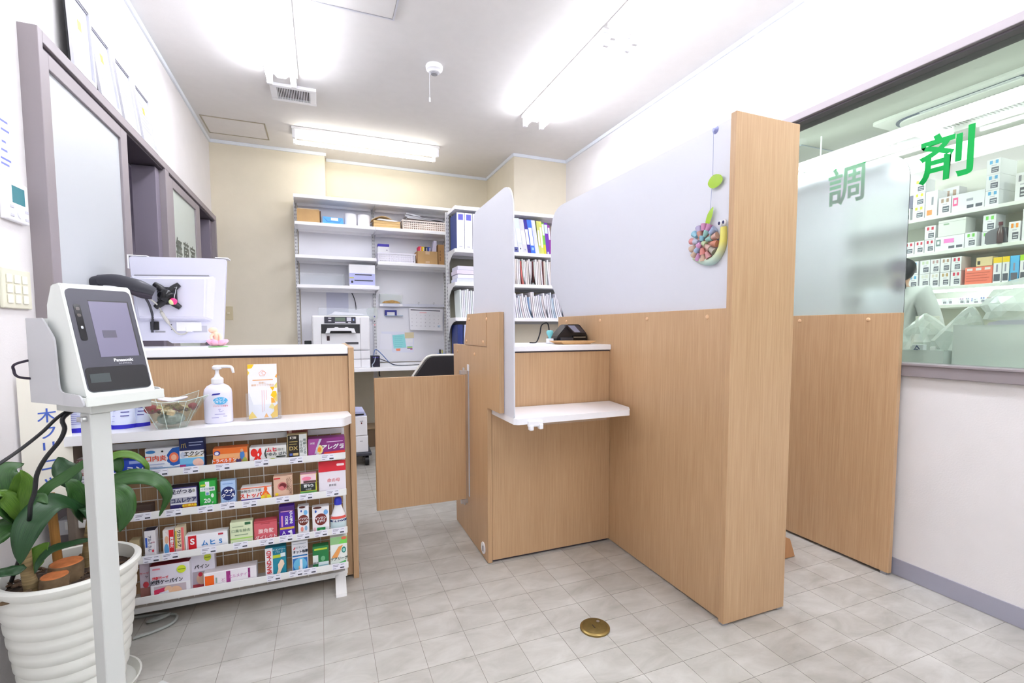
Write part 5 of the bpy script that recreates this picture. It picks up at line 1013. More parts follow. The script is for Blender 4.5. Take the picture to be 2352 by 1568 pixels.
# ------------------------------------------------------------------ potted plant
PCX, PCY = -0.672, 1.700
pot = thing('plant_pot', 'large white ribbed plant pot standing on a saucer beside the stand', 'plant pot', (PCX, PCY, 0.02))
prof = [(0.098, 0.022)]
for k in range(9):
    z0 = 0.03+k*0.037; r0 = 0.104+0.043*((k)/9)**0.75
    prof += [(r0-0.002, z0), (r0+0.0035, z0+0.008), (r0+0.0045, z0+0.022), (r0+0.001, z0+0.034)]
prof += [(0.150, 0.366), (0.157, 0.374), (0.1575, 0.386), (0.150, 0.392), (0.141, 0.390), (0.138, 0.37), (0.136, 0.30)]
part('pot_wall', lathe(bmn(), prof, (PCX, PCY, 0), 56), mat('pot_white', (226, 226, 220), 0.4), pot, True)
soil = bmn(); lathe(soil, [(0.1375, 0.30), (0.1372, 0.352), (0.10, 0.360), (0.05, 0.364), (0.002, 0.366)], (PCX, PCY, 0), 40)
for v in soil.verts: v.co.z += rnd.uniform(-0.004, 0.004) if v.co.z > 0.355 else 0
so_ = part('soil', soil, mat('bark_soil', (70, 56, 46), 0.95, noise=0.5, scale=60, bump=1.0, bscale=90), pot, True)
bm = bmn(); rs = random.Random(11)
for k in range(150):
    a = rs.uniform(0, 6.28); r = 0.13*math.sqrt(rs.random()); s = rs.uniform(0.003, 0.009)
    ellipsoid(bm, (PCX+r*math.cos(a), PCY+r*math.sin(a), 0.364+rs.uniform(-0.002, 0.004)), (s, s*rs.uniform(0.4, 1), s*0.5), 6, 4)
part('bark_chips', bm, mat('bark_chip', (92, 72, 56), 0.9, noise=0.4, scale=40), pot)['kind'] = 'stuff'
tag(obj('pot_saucer', lathe(bmn(), [(0.10, 0.0), (0.128, 0.004), (0.139, 0.030), (0.134, 0.030), (0.124, 0.010), (0.096, 0.008)], (PCX+0.005, PCY, 0.0005), 44), MATS['pot_white'], None, smooth=True), 'white saucer under the ribbed plant pot', 'saucer')
pl = thing('dracaena_plant', 'broad-leaved green dracaena with cut trunks growing in the white pot', 'plant', (PCX, PCY, 0.36))
def leaf_mat(name, c1, c2):
    m = bpy.data.materials.new(name); m.use_nodes = True; nt = m.node_tree; b = nt.nodes['Principled BSDF']; L = nt.links.new
    tc = nt.nodes.new('ShaderNodeTexCoord'); mp = nt.nodes.new('ShaderNodeMapping'); mp.inputs['Scale'].default_value = (26, 1.2, 1)
    L(tc.outputs['UV'], mp.inputs[0]); n = nt.nodes.new('ShaderNodeTexNoise'); n.inputs['Scale'].default_value = 3; n.inputs['Detail'].default_value = 5
    L(mp.outputs[0], n.inputs['Vector']); cr = nt.nodes.new('ShaderNodeValToRGB'); cr.color_ramp.elements[0].position = 0.3; cr.color_ramp.elements[1].position = 0.75
    cr.color_ramp.elements[0].color = rgb(*c1); cr.color_ramp.elements[1].color = rgb(*c2)
    L(n.outputs['Fac'], cr.inputs['Fac']); L(cr.outputs['Color'], b.inputs['Base Color'])
    b.inputs['Roughness'].default_value = 0.38; b.inputs['Subsurface Weight'].default_value = 0.0
    tr = nt.nodes.new('ShaderNodeBsdfTranslucent'); L(cr.outputs['Color'], tr.inputs['Color'])
    mx = nt.nodes.new('ShaderNodeMixShader'); mx.inputs[0].default_value = 0.22; L(b.outputs[0], mx.inputs[1]); L(tr.outputs[0], mx.inputs[2]); L(mx.outputs[0], nt.nodes['Material Output'].inputs[0])
    MATS[name] = m; return m
LM = [leaf_mat('leaf_green', (38, 76, 36), (74, 122, 56)), leaf_mat('leaf_dark', (26, 60, 36), (58, 100, 56)), leaf_mat('leaf_light', (66, 112, 34), (120, 160, 58))]
def leaf3d(pts, w, mi, side=None):
    P = spline([Vector(p) for p in pts], 5); n = len(P); bm = bmn(); uvl = bm.loops.layers.uv.new('UVMap')
    rows = []; camv = Vector((0, 0, 1.05))
    for i, p in enumerate(P):
        t = i/(n-1); d = (P[min(i+1, n-1)]-P[max(i-1, 0)]).normalized()
        s = d.cross((camv-p).normalized()*0.75+Vector((0, 0, 0.65)))
        s.normalize(); nn = s.cross(d).normalized()
        ww = w*0.5*(math.sin(math.pi*min(1, 0.10+0.90*t**0.85))**0.75)*(1 if t < 0.98 else 0.25)
        wave = 0.06*w*math.sin(t*17+w*300)
        row = []
        for k, u in enumerate((-1, -0.55, 0, 0.55, 1)):
            q = p+s*ww*u+nn*(0.16*ww*abs(u)**1.5+(wave if abs(u) == 1 else 0)*u)
            row.append(bm.verts.new(q))
        rows.append(row)
    for i in range(n-1):
        for k in range(4):
            f = bm.faces.new((rows[i][k], rows[i][k+1], rows[i+1][k+1], rows[i+1][k]))
            for lp, (uu, vv) in zip(f.loops, ((k/4, i/(n-1)), ((k+1)/4, i/(n-1)), ((k+1)/4, (i+1)/(n-1)), (k/4, (i+1)/(n-1)))): lp[uvl].uv = (uu, vv)
    o = part('leaf', bm, LM[mi], pl, True)
    md = o.modifiers.new('thickness', 'SOLIDIFY'); md.thickness = 0.0012
LEAVES = [
    (0.072, 1, [(-0.647, 1.72, 0.513), (-0.659, 1.66, 0.577), (-0.669, 1.6, 0.596), (-0.684, 1.55, 0.571), (-0.694, 1.53, 0.525), (-0.701, 1.53, 0.476)]),
    (0.030, 0, [(-0.72, 1.62, 0.568), (-0.69, 1.64, 0.627), (-0.656, 1.66, 0.652), (-0.609, 1.68, 0.69), (-0.591, 1.7, 0.702)]),
    (0.058, 1, [(-0.667, 1.74, 0.602), (-0.686, 1.75, 0.636), (-0.701, 1.76, 0.661), (-0.713, 1.77, 0.686)]),
    (0.034, 2, [(-0.737, 1.62, 0.564), (-0.737, 1.62, 0.622), (-0.729, 1.61, 0.664), (-0.716, 1.6, 0.694)]),
    (0.062, 0, [(-0.742, 1.62, 0.565), (-0.762, 1.63, 0.622), (-0.772, 1.64, 0.672), (-0.768, 1.66, 0.692), (-0.748, 1.68, 0.692)]),
    (0.050, 0, [(-0.746, 1.62, 0.56), (-0.757, 1.58, 0.62), (-0.774, 1.54, 0.65), (-0.787, 1.5, 0.653)]),
    (0.060, 0, [(-0.742, 1.62, 0.554), (-0.755, 1.58, 0.552), (-0.771, 1.55, 0.532), (-0.778, 1.54, 0.5)]),
    (0.034, 2, [(-0.733, 1.62, 0.57), (-0.717, 1.61, 0.623), (-0.709, 1.6, 0.664), (-0.715, 1.59, 0.698)]),
    (0.030, 1, [(-0.724, 1.6, 0.443), (-0.739, 1.58, 0.442), (-0.754, 1.56, 0.448), (-0.769, 1.54, 0.442)]),
    (0.040, 2, [(-0.735, 1.62, 0.564), (-0.741, 1.6, 0.606), (-0.753, 1.59, 0.639), (-0.76, 1.57, 0.641)]),
    (0.034, 1, [(-0.644, 1.74, 0.512), (-0.657, 1.72, 0.543), (-0.67, 1.7, 0.568), (-0.681, 1.68, 0.573)]),
    (0.048, 0, [(-0.646, 1.74, 0.519), (-0.657, 1.73, 0.575), (-0.666, 1.72, 0.611), (-0.682, 1.71, 0.632)]),
    (0.036, 0, [(-0.639, 1.74, 0.524), (-0.637, 1.74, 0.569), (-0.627, 1.74, 0.607), (-0.616, 1.75, 0.635)]),
    (0.052, 0, [(-0.636, 1.74, 0.517), (-0.61, 1.74, 0.585), (-0.565, 1.745, 0.608), (-0.513, 1.75, 0.609), (-0.469, 1.755, 0.582), (-0.454, 1.76, 0.538), (-0.478, 1.765, 0.478)]),
    (0.026, 2, [(-0.641, 1.75, 0.521), (-0.62, 1.76, 0.632), (-0.583, 1.77, 0.675), (-0.541, 1.78, 0.67), (-0.51, 1.785, 0.636), (-0.511, 1.79, 0.596)]),
    (0.072, 0, [(-0.628, 1.73, 0.52), (-0.582, 1.7, 0.581), (-0.549, 1.69, 0.567), (-0.538, 1.685, 0.523), (-0.55, 1.68, 0.474)]),
    (0.044, 0, [(-0.64, 1.75, 0.534), (-0.613, 1.77, 0.629), (-0.59, 1.775, 0.662), (-0.576, 1.775, 0.64), (-0.577, 1.775, 0.618)]),
    (0.022, 1, [(-0.635, 1.72, 0.45), (-0.659, 1.68, 0.458), (-0.685, 1.64, 0.463), (-0.7, 1.61, 0.446), (-0.706, 1.6, 0.419)]),
    (0.044, 2, [(-0.722, 1.62, 0.422), (-0.718, 1.63, 0.446), (-0.707, 1.64, 0.467), (-0.695, 1.65, 0.481)]),
    (0.040, 1, [(-0.640, 1.74, 0.515), (-0.628, 1.70, 0.55), (-0.61, 1.67, 0.545), (-0.60, 1.65, 0.51)]),
    (0.036, 0, [(-0.735, 1.62, 0.56), (-0.715, 1.62, 0.60), (-0.69, 1.61, 0.615), (-0.672, 1.60, 0.60)]),
]
for w, mi, p in LEAVES: leaf3d(p, w, mi)
CANE = mat('cane_bark', (140, 120, 84), 0.85, noise=0.35, scale=12, stretch=(1, 1, 14), bump=0.5)
GSTEM = mat('green_stem', (84, 120, 56), 0.6, noise=0.2, scale=20)
part('cane', tube(bmn(), [(-0.631, 1.74, 0.527), (-0.641, 1.74, 0.453), (-0.651, 1.74, 0.377), (-0.654, 1.74, 0.338)], [0.011, 0.013, 0.0125, 0.014], 12, sub=5), CANE, pl, True)
part('cane', tube(bmn(), [(-0.731, 1.62, 0.564), (-0.731, 1.62, 0.482), (-0.73, 1.62, 0.423), (-0.721, 1.62, 0.365)], [0.010, 0.012, 0.013, 0.017], 12, sub=5), CANE, pl, True)
part('green_shoot', tube(bmn(), [(-0.631, 1.74, 0.48), (-0.633, 1.74, 0.535)], [0.014, 0.010], 10), GSTEM, pl, True)
part('green_shoot', tube(bmn(), [(-0.731, 1.62, 0.52), (-0.734, 1.62, 0.575)], [0.013, 0.010], 10), GSTEM, pl, True)
BARK = mat('trunk_bark', (112, 92, 68), 0.9, noise=0.4, scale=30, bump=0.8); CUT = mat('cut_face', (190, 112, 62), 0.8, noise=0.25, scale=40)
for x, y, r, zt_ in ((-0.672, 1.612, 0.030, 0.402), (-0.668, 1.668, 0.037, 0.412)):
    bm = lathe(bmn(), [(r*1.05, -0.06), (r*1.02, -0.02), (r, 0.0)], (x, y, zt_), 20)
    for v in bm.verts: v.co.x += 0.1*(v.co.z-zt_); v.co += Vector((rnd.uniform(-1, 1), rnd.uniform(-1, 1), 0))*0.0015
    st = part('cut_trunk', bm, BARK, pl, True)
    part('cut_face', lathe(bmn(), [(r*0.94, 0.0002), (r*0.90, 0.0025), (r*0.3, 0.0035)], (x, y, zt_), 20), CUT, st, True)
part('root', tube(bmn(), [(-0.715, 1.60, 0.372), (-0.735, 1.585, 0.370), (-0.757, 1.575, 0.366), (-0.775, 1.58, 0.362)], [0.011, 0.009, 0.006, 0.003], 8, sub=4), BARK, pl, True)
tag(obj('bamboo_stake', tube(bmn(), [(-0.707, 1.70, 0.60), (-0.697, 1.70, 0.345)], 0.0105, 10), STAKE, None, smooth=True), 'brown bamboo stake stuck in the plant pot soil', 'stake')
tag(obj('floor_hose', tube(bmn(), [(-0.62, 1.952, 0.006), (-0.56, 1.975, 0.006), (-0.52, 2.010, 0.006), (-0.522, 2.06, 0.006), (-0.565, 2.075, 0.006), (-0.607, 2.05, 0.006), (-0.58, 2.035, 0.013), (-0.545, 2.06, 0.013), (-0.57, 2.09, 0.006), (-0.66, 2.10, 0.006)], 0.005, 8, sub=6), mat('grey_hose', (160, 164, 160), 0.4), None, smooth=True), 'thin grey hose coiled on the floor under the display rack', 'hose')
tag(obj('drug_bin', B(-0.815, -0.785, 1.99, 2.05, 0.38, 0.43, 0.003), C(206, 206, 212)), 'small pale plastic box behind the plant under the low shelf', 'box')

# ------------------------------------------------------------------ things on the middle counter
ZM = 0.9762
ct = thing('coin_tray', 'small oak coin tray on the middle counter top', 'tray', (1.14, 2.11, ZM))
tw = wood_mat('tray_wood', (206, 164, 110), (230, 190, 138))
bm = bmn()
lo = [(1.075, 2.06), (1.215, 2.06), (1.215, 2.16), (1.075, 2.16)]; hi = [(1.045, 2.045), (1.245, 2.045), (1.245, 2.175), (1.045, 2.175)]
A = [bm.verts.new((x, y, ZM+0.0004)) for x, y in lo]; Bq = [bm.verts.new((x, y, ZM+0.016)) for x, y in hi]
D_ = [bm.verts.new((x+(0.004 if x < 1.1 else -0.004), y+(0.004 if y < 2.1 else -0.004), ZM+0.016)) for x, y in hi]; E_ = [bm.verts.new((x+(0.004 if x < 1.1 else -0.004), y+(0.004 if y < 2.1 else -0.004), ZM+0.005)) for x, y in lo]
bm.faces.new(A[::-1]); bm.faces.new(E_)
for P_, Q_ in ((A, Bq), (Bq, D_), (D_, E_)):
    for i in range(4): bm.faces.new((P_[i], P_[(i+1) % 4], Q_[(i+1) % 4], Q_[i]))
part('tray_body', bm, tw, ct)
py = thing('payment_terminal', 'black wedge-shaped payment terminal on the middle counter top', 'payment terminal', (1.215, 2.24, ZM))
bm = prism(bmn(), [(1.115, ZM+0.004), (1.290, ZM+0.004), (1.290, ZM+0.050), (1.245, ZM+0.098), (1.175, ZM+0.098), (1.115, ZM+0.032)], 'Y', 2.215, 2.30)
bmesh.ops.bevel(bm, geom=[e for e in bm.edges], offset=0.004, segments=2, affect='EDGES', clamp_overlap=True)
part('housing', bm, mat('terminal_black', (34, 33, 38), 0.3), py)
bm = bmn()
for q in (((1.165, 2.205, ZM+0.094), (1.232, 2.205, ZM+0.094), (1.262, 2.185, ZM+0.056), (1.195, 2.185, ZM+0.056)),):
    A = [bm.verts.new(p) for p in q]; Bq = [bm.verts.new((p[0], p[1]+0.03, p[2]-0.003)) for p in q]
    bm.faces.new(A); bm.faces.new(Bq[::-1])
    for i in range(4): bm.faces.new((A[i], Bq[i], Bq[(i+1) % 4], A[(i+1) % 4]))
part('hood', bm, mat('terminal_brown', (60, 52, 54), 0.3), py)
bm = bmn(); q = ((1.169, 2.2045, ZM+0.0925), (1.208, 2.2045, ZM+0.0925), (1.232, 2.1845, ZM+0.058), (1.199, 2.1845, ZM+0.058))
A = [bm.verts.new((p[0], p[1]-0.0008, p[2])) for p in q]; bm.faces.new(A); part('display', bm, C(140, 140, 160, 0.25), py)
part('receipt_slot', B(1.20, 1.285, 2.205, 2.216, ZM+0.012, ZM+0.040, 0.003), mat('gloss_black3', (20, 20, 22), 0.15), py)
part('paper_edge', B(1.205, 1.275, 2.2035, 2.2055, ZM+0.030, ZM+0.034), C(170, 160, 140), py)
part('key_block', B(1.13, 1.20, 2.198, 2.216, ZM+0.006, ZM+0.030, 0.003), DKGREY, py)
part('rubber_foot', B(1.12, 1.293, 2.19, 2.30, ZM+0.0003, ZM+0.004), BLACKP, py)
sp_ = thing('hand_stamp', 'small stamp with a pale blue knob beside the payment terminal', 'stamp', (1.09, 2.25, ZM))
part('stamp_foot', B(1.075, 1.105, 2.235, 2.265, ZM+0.0003, ZM+0.026, 0.003), WHITEP, sp_)
part('stamp_knob', lathe(bmn(), [(0.007, 0.026), (0.008, 0.034), (0.017, 0.050), (0.018, 0.060), (0.014, 0.067), (0.004, 0.068)], (1.09, 2.25, ZM), 18), C(120, 200, 206), sp_, True)
tag(obj('counter_cable', tube(bmn(), [(1.00, 2.30, ZM+0.004), (1.05, 2.33, ZM+0.006), (1.075, 2.34, ZM+0.05), (1.085, 2.34, ZM+0.095), (1.12, 2.34, ZM+0.105), (1.13, 2.34, ZM+0.05), (1.12, 2.335, ZM+0.01), (1.15, 2.33, ZM+0.004)], 0.0035, 8, sub=5), BLACKP, None, smooth=True), 'black cable looping up beside the payment terminal', 'cable')

# ------------------------------------------------------------------ wall shelving behind the counters
SHM = mat('shelf_white', (246, 246, 250), 0.35)
UPM = mat('slotted_white', (214, 214, 216), 0.4)
w1 = thing('wall_shelving', 'white slotted wall shelving with a pale backboard over the back desk', 'shelving', (0.5, 4.85, 0.72))
part('backboard', B(-0.17, 1.175, 4.905, 4.915, 0.73, 2.20), mat('backboard_white', (234, 234, 240), 0.5), w1)
for x in (-0.192, 0.484, 1.178):
    u = part('upright', B(x-0.013, x+0.013, 4.88, 4.904, 0.0, 2.20, 0.001), UPM, w1)
    bm = bmn()
    for k in range(44):
        for s in (-0.006, 0.006): box(bm, x+s-0.0016, x+s+0.0016, 4.8794, 4.8799, 0.78+0.0318*k, 0.78+0.0318*k+0.014)
    part('slot_holes', bm, mat('slot_dark', (70, 70, 80), 0.8), u)['kind'] = 'stuff'
def shelf_board(root, x0, x1, y0, y1, zt, m=SHM):
    part('shelf_board', B(x0, x1, y0, y1, zt-0.028, zt, 0.002), m, root)
    part('shelf_rail', B(x0+0.02, x1-0.02, y1-0.05, y1-0.035, zt-0.050, zt-0.0282), m, root)
SH = [(-0.195, 0.482, 2.217), (0.484, 1.195, 2.217), (-0.19, 0.482, 1.987), (0.484, 1.19, 1.987), (-0.193, 0.486, 1.703), (0.497, 1.195, 1.674), (-0.187, 0.506, 1.446)]
for x0, x1, z in SH: shelf_board(w1, x0, x1, 4.645, 4.90, z)
for x, z in ((-0.192, 2.217), (0.484, 2.217), (1.178, 2.217), (-0.192, 1.987), (0.484, 1.987), (1.178, 1.987), (-0.192, 1.703), (0.490, 1.69), (1.178, 1.674), (-0.18, 1.446), (0.495, 1.446)):
    part('bracket', prism(bmn(), [(4.66, z-0.029), (4.88, z-0.029), (4.88, z-0.10), (4.84, z-0.05), (4.66, z-0.036)], 'X', x-0.0025, x+0.0025), UPM, w1)
# contents of the shelving
def simple(name, bm, m, label, cat, group=None, smooth=False): return tag(obj(name, bm, m, None, smooth=smooth), label, cat, group)
zA, zB, zBr, zC = 1.9875, 1.7035, 1.6745, 1.4465
bx = simple('cardboard_box', B(-0.172, 0.012, 4.70, 4.86, zA, zA+0.118), CARD, 'brown cardboard box at the left end of the top storage shelf', 'box')
part('box_flap', B(-0.165, 0.005, 4.72, 4.84, zA+0.118, zA+0.130), mat('paper_cream', (214, 200, 176), 0.8), bx)
part('box_end', B(0.0122, 0.022, 4.71, 4.86, zA, zA+0.112), mat('box_dark', (90, 62, 44), 0.8), bx)
wp = simple('paper_ream', prism(bmn(), [(0.035, zA), (0.212, zA), (0.205, zA+0.060), (0.036, zA+0.066)], 'Y', 4.69, 4.84), C(90, 170, 240, 0.3), 'sky blue wrapped paper pack beside the cardboard box', 'paper pack')
part('wrap_fold', prism(bmn(), [(0.037, zA+0.066), (0.07, zA+0.022), (0.174, zA+0.018), (0.205, zA+0.060), (0.17, zA+0.022), (0.075, zA+0.027)], 'Y', 4.6885, 4.69), C(60, 130, 214, 0.3), wp)
part('wrap_label', B(0.105, 0.165, 4.6880, 4.6895, zA+0.035, zA+0.058), PAPER, wp)
for i, x in enumerate((0.272, 0.388)):
    t = thing('paper_roll', '%s white paper roll standing on the top storage shelf' % ['left', 'right'][i], 'paper roll', (x, 4.745, zA), 'white paper rolls')
    part('roll', lathe(bmn(), [(0.053, 0), (0.054, 0.003), (0.054, 0.108), (0.052, 0.111), (0.016, 0.111), (0.016, 0.09)], (x, 4.745, zA), 28), PAPER, t, True)
ev = thing('envelope_stack', 'stack of open kraft envelopes with a sheet inside on the top storage shelf', 'envelopes', (0.59, 4.75, zA))
for k in range(6): part('envelope', B(0.475-0.002*(k % 3), 0.712+0.002*(k % 2), 4.69+0.003*(k % 2), 4.84, zA+0.0115*k, zA+0.0115*k+0.011, 0.003), KRAFT, ev)
bm = bmn(); n = 12
top = [((0.455+0.26*t), zA+0.072+0.042*math.sin(math.pi*min(1, t*1.25))) for t in [k/n for k in range(n+1)]]
prism(bm, top+[(x, z-0.004) for x, z in top[::-1]], 'Y', 4.70, 4.84); part('open_flap', bm, KRAFT, ev, True)
part('inner_sheet', prism(bmn(), [(0.50, zA+0.074), (0.66, zA+0.066), (0.695, zA+0.072), (0.62, zA+0.082), (0.52, zA+0.084)], 'Y', 4.685, 4.83), PAPER, ev)
def basket(label, x0, x1, y0, y1, z0, z1, m, nx, nz, group=None, name='plastic_basket', margin=0.012):
    t = thing(name, label, 'basket', ((x0+x1)/2, (y0+y1)/2, z0), group)
    part('basket_rim', box(box(box(box(bmn(), x0-0.006, x1+0.006, y0-0.006, y0, z1-0.012, z1, 0.001), x0-0.006, x1+0.006, y1, y1+0.006, z1-0.012, z1, 0.001), x0-0.006, x0, y0, y1, z1-0.012, z1, 0.001), x1, x1+0.006, y0, y1, z1-0.012, z1, 0.001), m, t)
    part('basket_floor', B(x0+0.004, x1-0.004, y0+0.004, y1, z0, z0+0.004), m, t)
    part('basket_back', B(x0, x1, y1-0.003, y1, z0, z1-0.012), m, t)
    for x in (x0, x1-0.003): part('basket_end', B(x, x+0.003, y0, y1-0.003, z0, z1-0.012), m, t)
    bm = bmn(); W = x1-x0-2*margin; Hh = z1-z0-0.012-0.014
    px = W/nx; pz = Hh/nz
    box(bm, x0+0.003, x1-0.003, y0, y0+0.003, z0, z0+0.014); 
    for a in (x0+0.003, x1-margin): box(bm, a, a+margin-0.003, y0, y0+0.003, z0+0.014, z1-0.012)
    for i in range(nx+1): box(bm, x0+margin+px*i-px*0.22, x0+margin+px*i+px*0.22, y0, y0+0.003, z0+0.014, z1-0.012)
    for j in range(1, nz): box(bm, x0+margin, x1-margin, y0+0.0002, y0+0.0028, z0+0.014+pz*j-pz*0.25, z0+0.014+pz*j+pz*0.25)
    part('front_lattice', bm, m, t)
    return t
basket('off-white lattice basket of papers at the right end of the top storage shelf', 0.735, 1.150, 4.69, 4.84, zA, zA+0.094, mat('basket_cream', (232, 222, 214), 0.45), 22, 4)
for k, (a, b, c, d) in enumerate(((0.76, 1.13, zA+0.128, zA+0.098), (0.78, 1.14, zA+0.112, zA+0.100), (0.77, 0.90, zA+0.150, zA+0.132))):
    simple('paper_sheaf', prism(bmn(), [(a, c), (b, d), (b, d+0.010), (a, c+0.014)], 'Y', 4.70, 4.83), C(206, 208, 214, 0.6), ['white sheaf of paper sloping out of the lattice basket', 'grey sheaf of paper lying flat in the lattice basket', 'small grey folder propped on the lattice basket papers'][k], 'papers', 'papers in the lattice basket')
simple('basket_filling', B(0.75, 1.135, 4.70, 4.82, zA+0.006, zA+0.075), mat('pinkish_goods', (190, 160, 146), 0.8, noise=0.4, scale=30), 'mixed beige goods inside the lattice basket', 'goods')
simple('small_top_box', B(0.115, 0.215, 4.74, 4.80, 2.2175, 2.252), mat('box_yellow', (226, 214, 160), 0.7), 'small cream box lying on top of the wall shelving', 'box')
basket('white basket with dotted front holding a small box on the middle storage shelf', 0.508, 0.850, 4.70, 4.85, zBr, zBr+0.092, mat('basket_white', (232, 230, 242), 0.4), 20, 4)
nb = simple('tissue_carton', B(0.510, 0.612, 4.73, 4.80, zBr+0.02, zBr+0.155), WHITEP, 'small white carton with a navy lid in the dotted basket', 'carton')
part('carton_lid', B(0.508, 0.612, 4.728, 4.802, zBr+0.150, zBr+0.176, 0.003), C(66, 56, 170), nb)
part('carton_mark', B(0.586, 0.594, 4.729, 4.731, zBr+0.115, zBr+0.124), C(60, 60, 100), nb)
sb_ = simple('goods_box', B(0.872, 1.062, 4.69, 4.85, zBr, zBr+0.126), CARD, 'brown cardboard box of cartridges on the middle storage shelf', 'box')
part('side_flap', prism(bmn(), [(0.85, zBr+0.09), (0.871, zBr+0.0), (0.871, zBr+0.126)], 'Y', 4.70, 4.84), mat('cardboard_shade', (176, 138, 96), 0.85), sb_)
part('tape', B(0.945, 0.985, 4.6892, 4.69, zBr+0.012, zBr+0.032), C(214, 186, 150), sb_)
part('tape', B(0.945, 0.985, 4.6892, 4.69, zBr+0.095, zBr+0.126), C(214, 186, 150), sb_)
for k, (c, nm) in enumerate((((236, 50, 90), 'magenta'), ((246, 216, 20), 'yellow'), ((50, 54, 66), 'black'), ((70, 90, 190), 'blue'))):
    x = 0.882+0.029*k
    o = simple('ink_cartridge', B(x, x+0.0265, 4.70, 4.80, zBr+0.04, zBr+0.168), C(*c), '%s ink cartridge standing in the brown cardboard box' % nm, 'ink cartridge', 'ink cartridges')
    part('cartridge_strip', B(x+0.017, x+0.0235, 4.6992, 4.70, zBr+0.125, zBr+0.16), C(226, 226, 236), o)
simple('plastic_wrapper', prism(bmn(), [(1.005, zBr+0.06), (1.055, zBr+0.05), (1.062, zBr+0.232), (1.035, zBr+0.236), (1.02, zBr+0.16)], 'Y', 4.72, 4.79), mat('lilac_film', (214, 210, 232), 0.3), 'crumpled lilac plastic wrapper sticking up from the cardboard box', 'wrapper')
fb = simple('flat_box', B(1.070, 1.128, 4.69, 4.85, zBr, zBr+0.196), mat('cardboard_brown', (176, 136, 92), 0.85, noise=0.06, scale=12), 'tall flat cardboard box at the right end of the middle storage shelf', 'box')
for z in (0.04, 0.06, 0.09, 0.12): part('print_mark', B(1.085, 1.092, 4.6893, 4.69, zBr+z, zBr+z+0.018), C(120, 84, 60), fb)
# small white printer on the lower left shelf
lp = thing('label_printer', 'small white and lilac label printer on the lower storage shelf', 'printer', (0.36, 4.76, zC))
part('printer_body', B(0.244, 0.474, 4.67, 4.86, zC, zC+0.195, 0.006), WHITEP, lp)
part('front_panel', B(0.247, 0.471, 4.6675, 4.671, zC+0.012, zC+0.115), C(186, 190, 236), lp)
for a, b, z in ((0.296, 0.442, 0.098), (0.290, 0.452, 0.046)): part('paper_slot', B(a, b, 4.6655, 4.669, zC+z, zC+z+0.009), DKGREY, lp)
part('status_strip', B(0.250, 0.285, 4.6655, 4.668, zC+0.070, zC+0.078), C(206, 206, 110), lp)
part('power_button', B(0.262, 0.278, 4.6655, 4.668, zC+0.026, zC+0.046), DKGREY, lp)
tr = thing('wire_tray', 'low clear letter tray on the lower left storage shelf', 'tray', (0.02, 4.74, zC))
part('tray_floor', B(-0.165, 0.205, 4.68, 4.86, zC, zC+0.003), CLEARP, tr)
for a in ((-0.165, 0.205, 4.68, 4.683), (-0.165, 0.205, 4.857, 4.86), (-0.165, -0.162, 4.683, 4.857), (0.202, 0.205, 4.683, 4.857)): part('tray_wall', B(a[0], a[1], a[2], a[3], zC+0.003, zC+0.105), CLEARP, tr)
# back desk
dk = thing('back_desk', 'long white back desk below the wall shelving', 'desk', (0.5, 4.6, 0))
part('desk_top', B(-0.83, 1.60, 4.30, 4.876, 0.690, 0.722, 0.003), SHM, dk)
part('desk_top_rear', B(-0.83, 1.60, 4.905, 4.928, 0.70, 0.722), SHM, dk)
part('desk_side', B(-0.84, -0.81, 4.32, 4.87, 0.0, 0.69), SHM, dk)
part('desk_leg', B(0.455, 0.485, 4.80, 4.84, 0.0, 0.69), UPM, dk)
part('desk_hook', tube(bmn(), [(0.455, 4.33, 0.69), (0.455, 4.33, 0.655), (0.462, 4.325, 0.645)], 0.006, 8), BLACKP, dk)
# inkjet printer
ZD = 0.7222
ip = thing('inkjet_printer', 'large white inkjet office printer on the back desk', 'printer', (0.155, 4.55, ZD))
px0, px1, py0 = -0.073, 0.385, 4.345
part('printer_body', B(px0, px1, py0, 4.80, 0.872, 1.168, 0.014, 3), WHITEP, ip)
part('paper_cassette', B(px0+0.004, px1-0.002, py0, 4.80, 0.7225, 0.795, 0.006), WHITEP, ip)
part('paper_cassette', B(px0+0.004, px1-0.002, py0, 4.80, 0.798, 0.869, 0.006), WHITEP, ip)
part('panel_seam', B(0.306, 0.309, py0-0.0008, py0+0.001, 0.73, 1.15), MIDGREY, ip)
part('panel_seam', B(-0.004, -0.001, py0-0.0008, py0+0.001, 0.875, 1.04), MIDGREY, ip)
cp = part('control_panel', B(0.024, 0.272, py0-0.004, py0+0.002, 1.102, 1.158, 0.002), mat('panel_dark', (60, 60, 72), 0.4), ip)
part('panel_display', B(0.108, 0.188, py0-0.0055, py0-0.004, 1.122, 1.152), C(110, 126, 112), cp)
part('panel_button', B(0.200, 0.236, py0-0.0055, py0-0.004, 1.122, 1.153), C(226, 226, 236), cp)
for a, b, z in ((0.055, 0.078, 1.142), (0.055, 0.078, 1.120), (0.106, 0.190, 1.107), (0.210, 0.232, 1.106)): part('panel_key', B(a, b, py0-0.0055, py0-0.004, z, z+0.008), C(226, 226, 236), cp)
part('panel_light', B(0.250, 0.260, py0-0.0055, py0-0.004, 1.125, 1.142), C(150, 170, 220), cp)
ob = part('output_bay', B(-0.002, 0.304, py0-0.0015, py0+0.002, 1.018, 1.095), mat('bay_dark', (46, 46, 50), 0.5), ip)
part('output_tray', prism(bmn(), [(0.045, 1.062), (0.10, 1.064), (0.105, 1.072), (0.125, 1.072), (0.135, 1.064), (0.180, 1.064), (0.19, 1.072), (0.205, 1.072), (0.21, 1.063), (0.255, 1.060), (0.268, 1.022), (0.238, 1.022), (0.232, 1.040), (0.07, 1.040), (0.062, 1.020), (0.030, 1.020)], 'Y', py0-0.05, py0), WHITEP, ip)
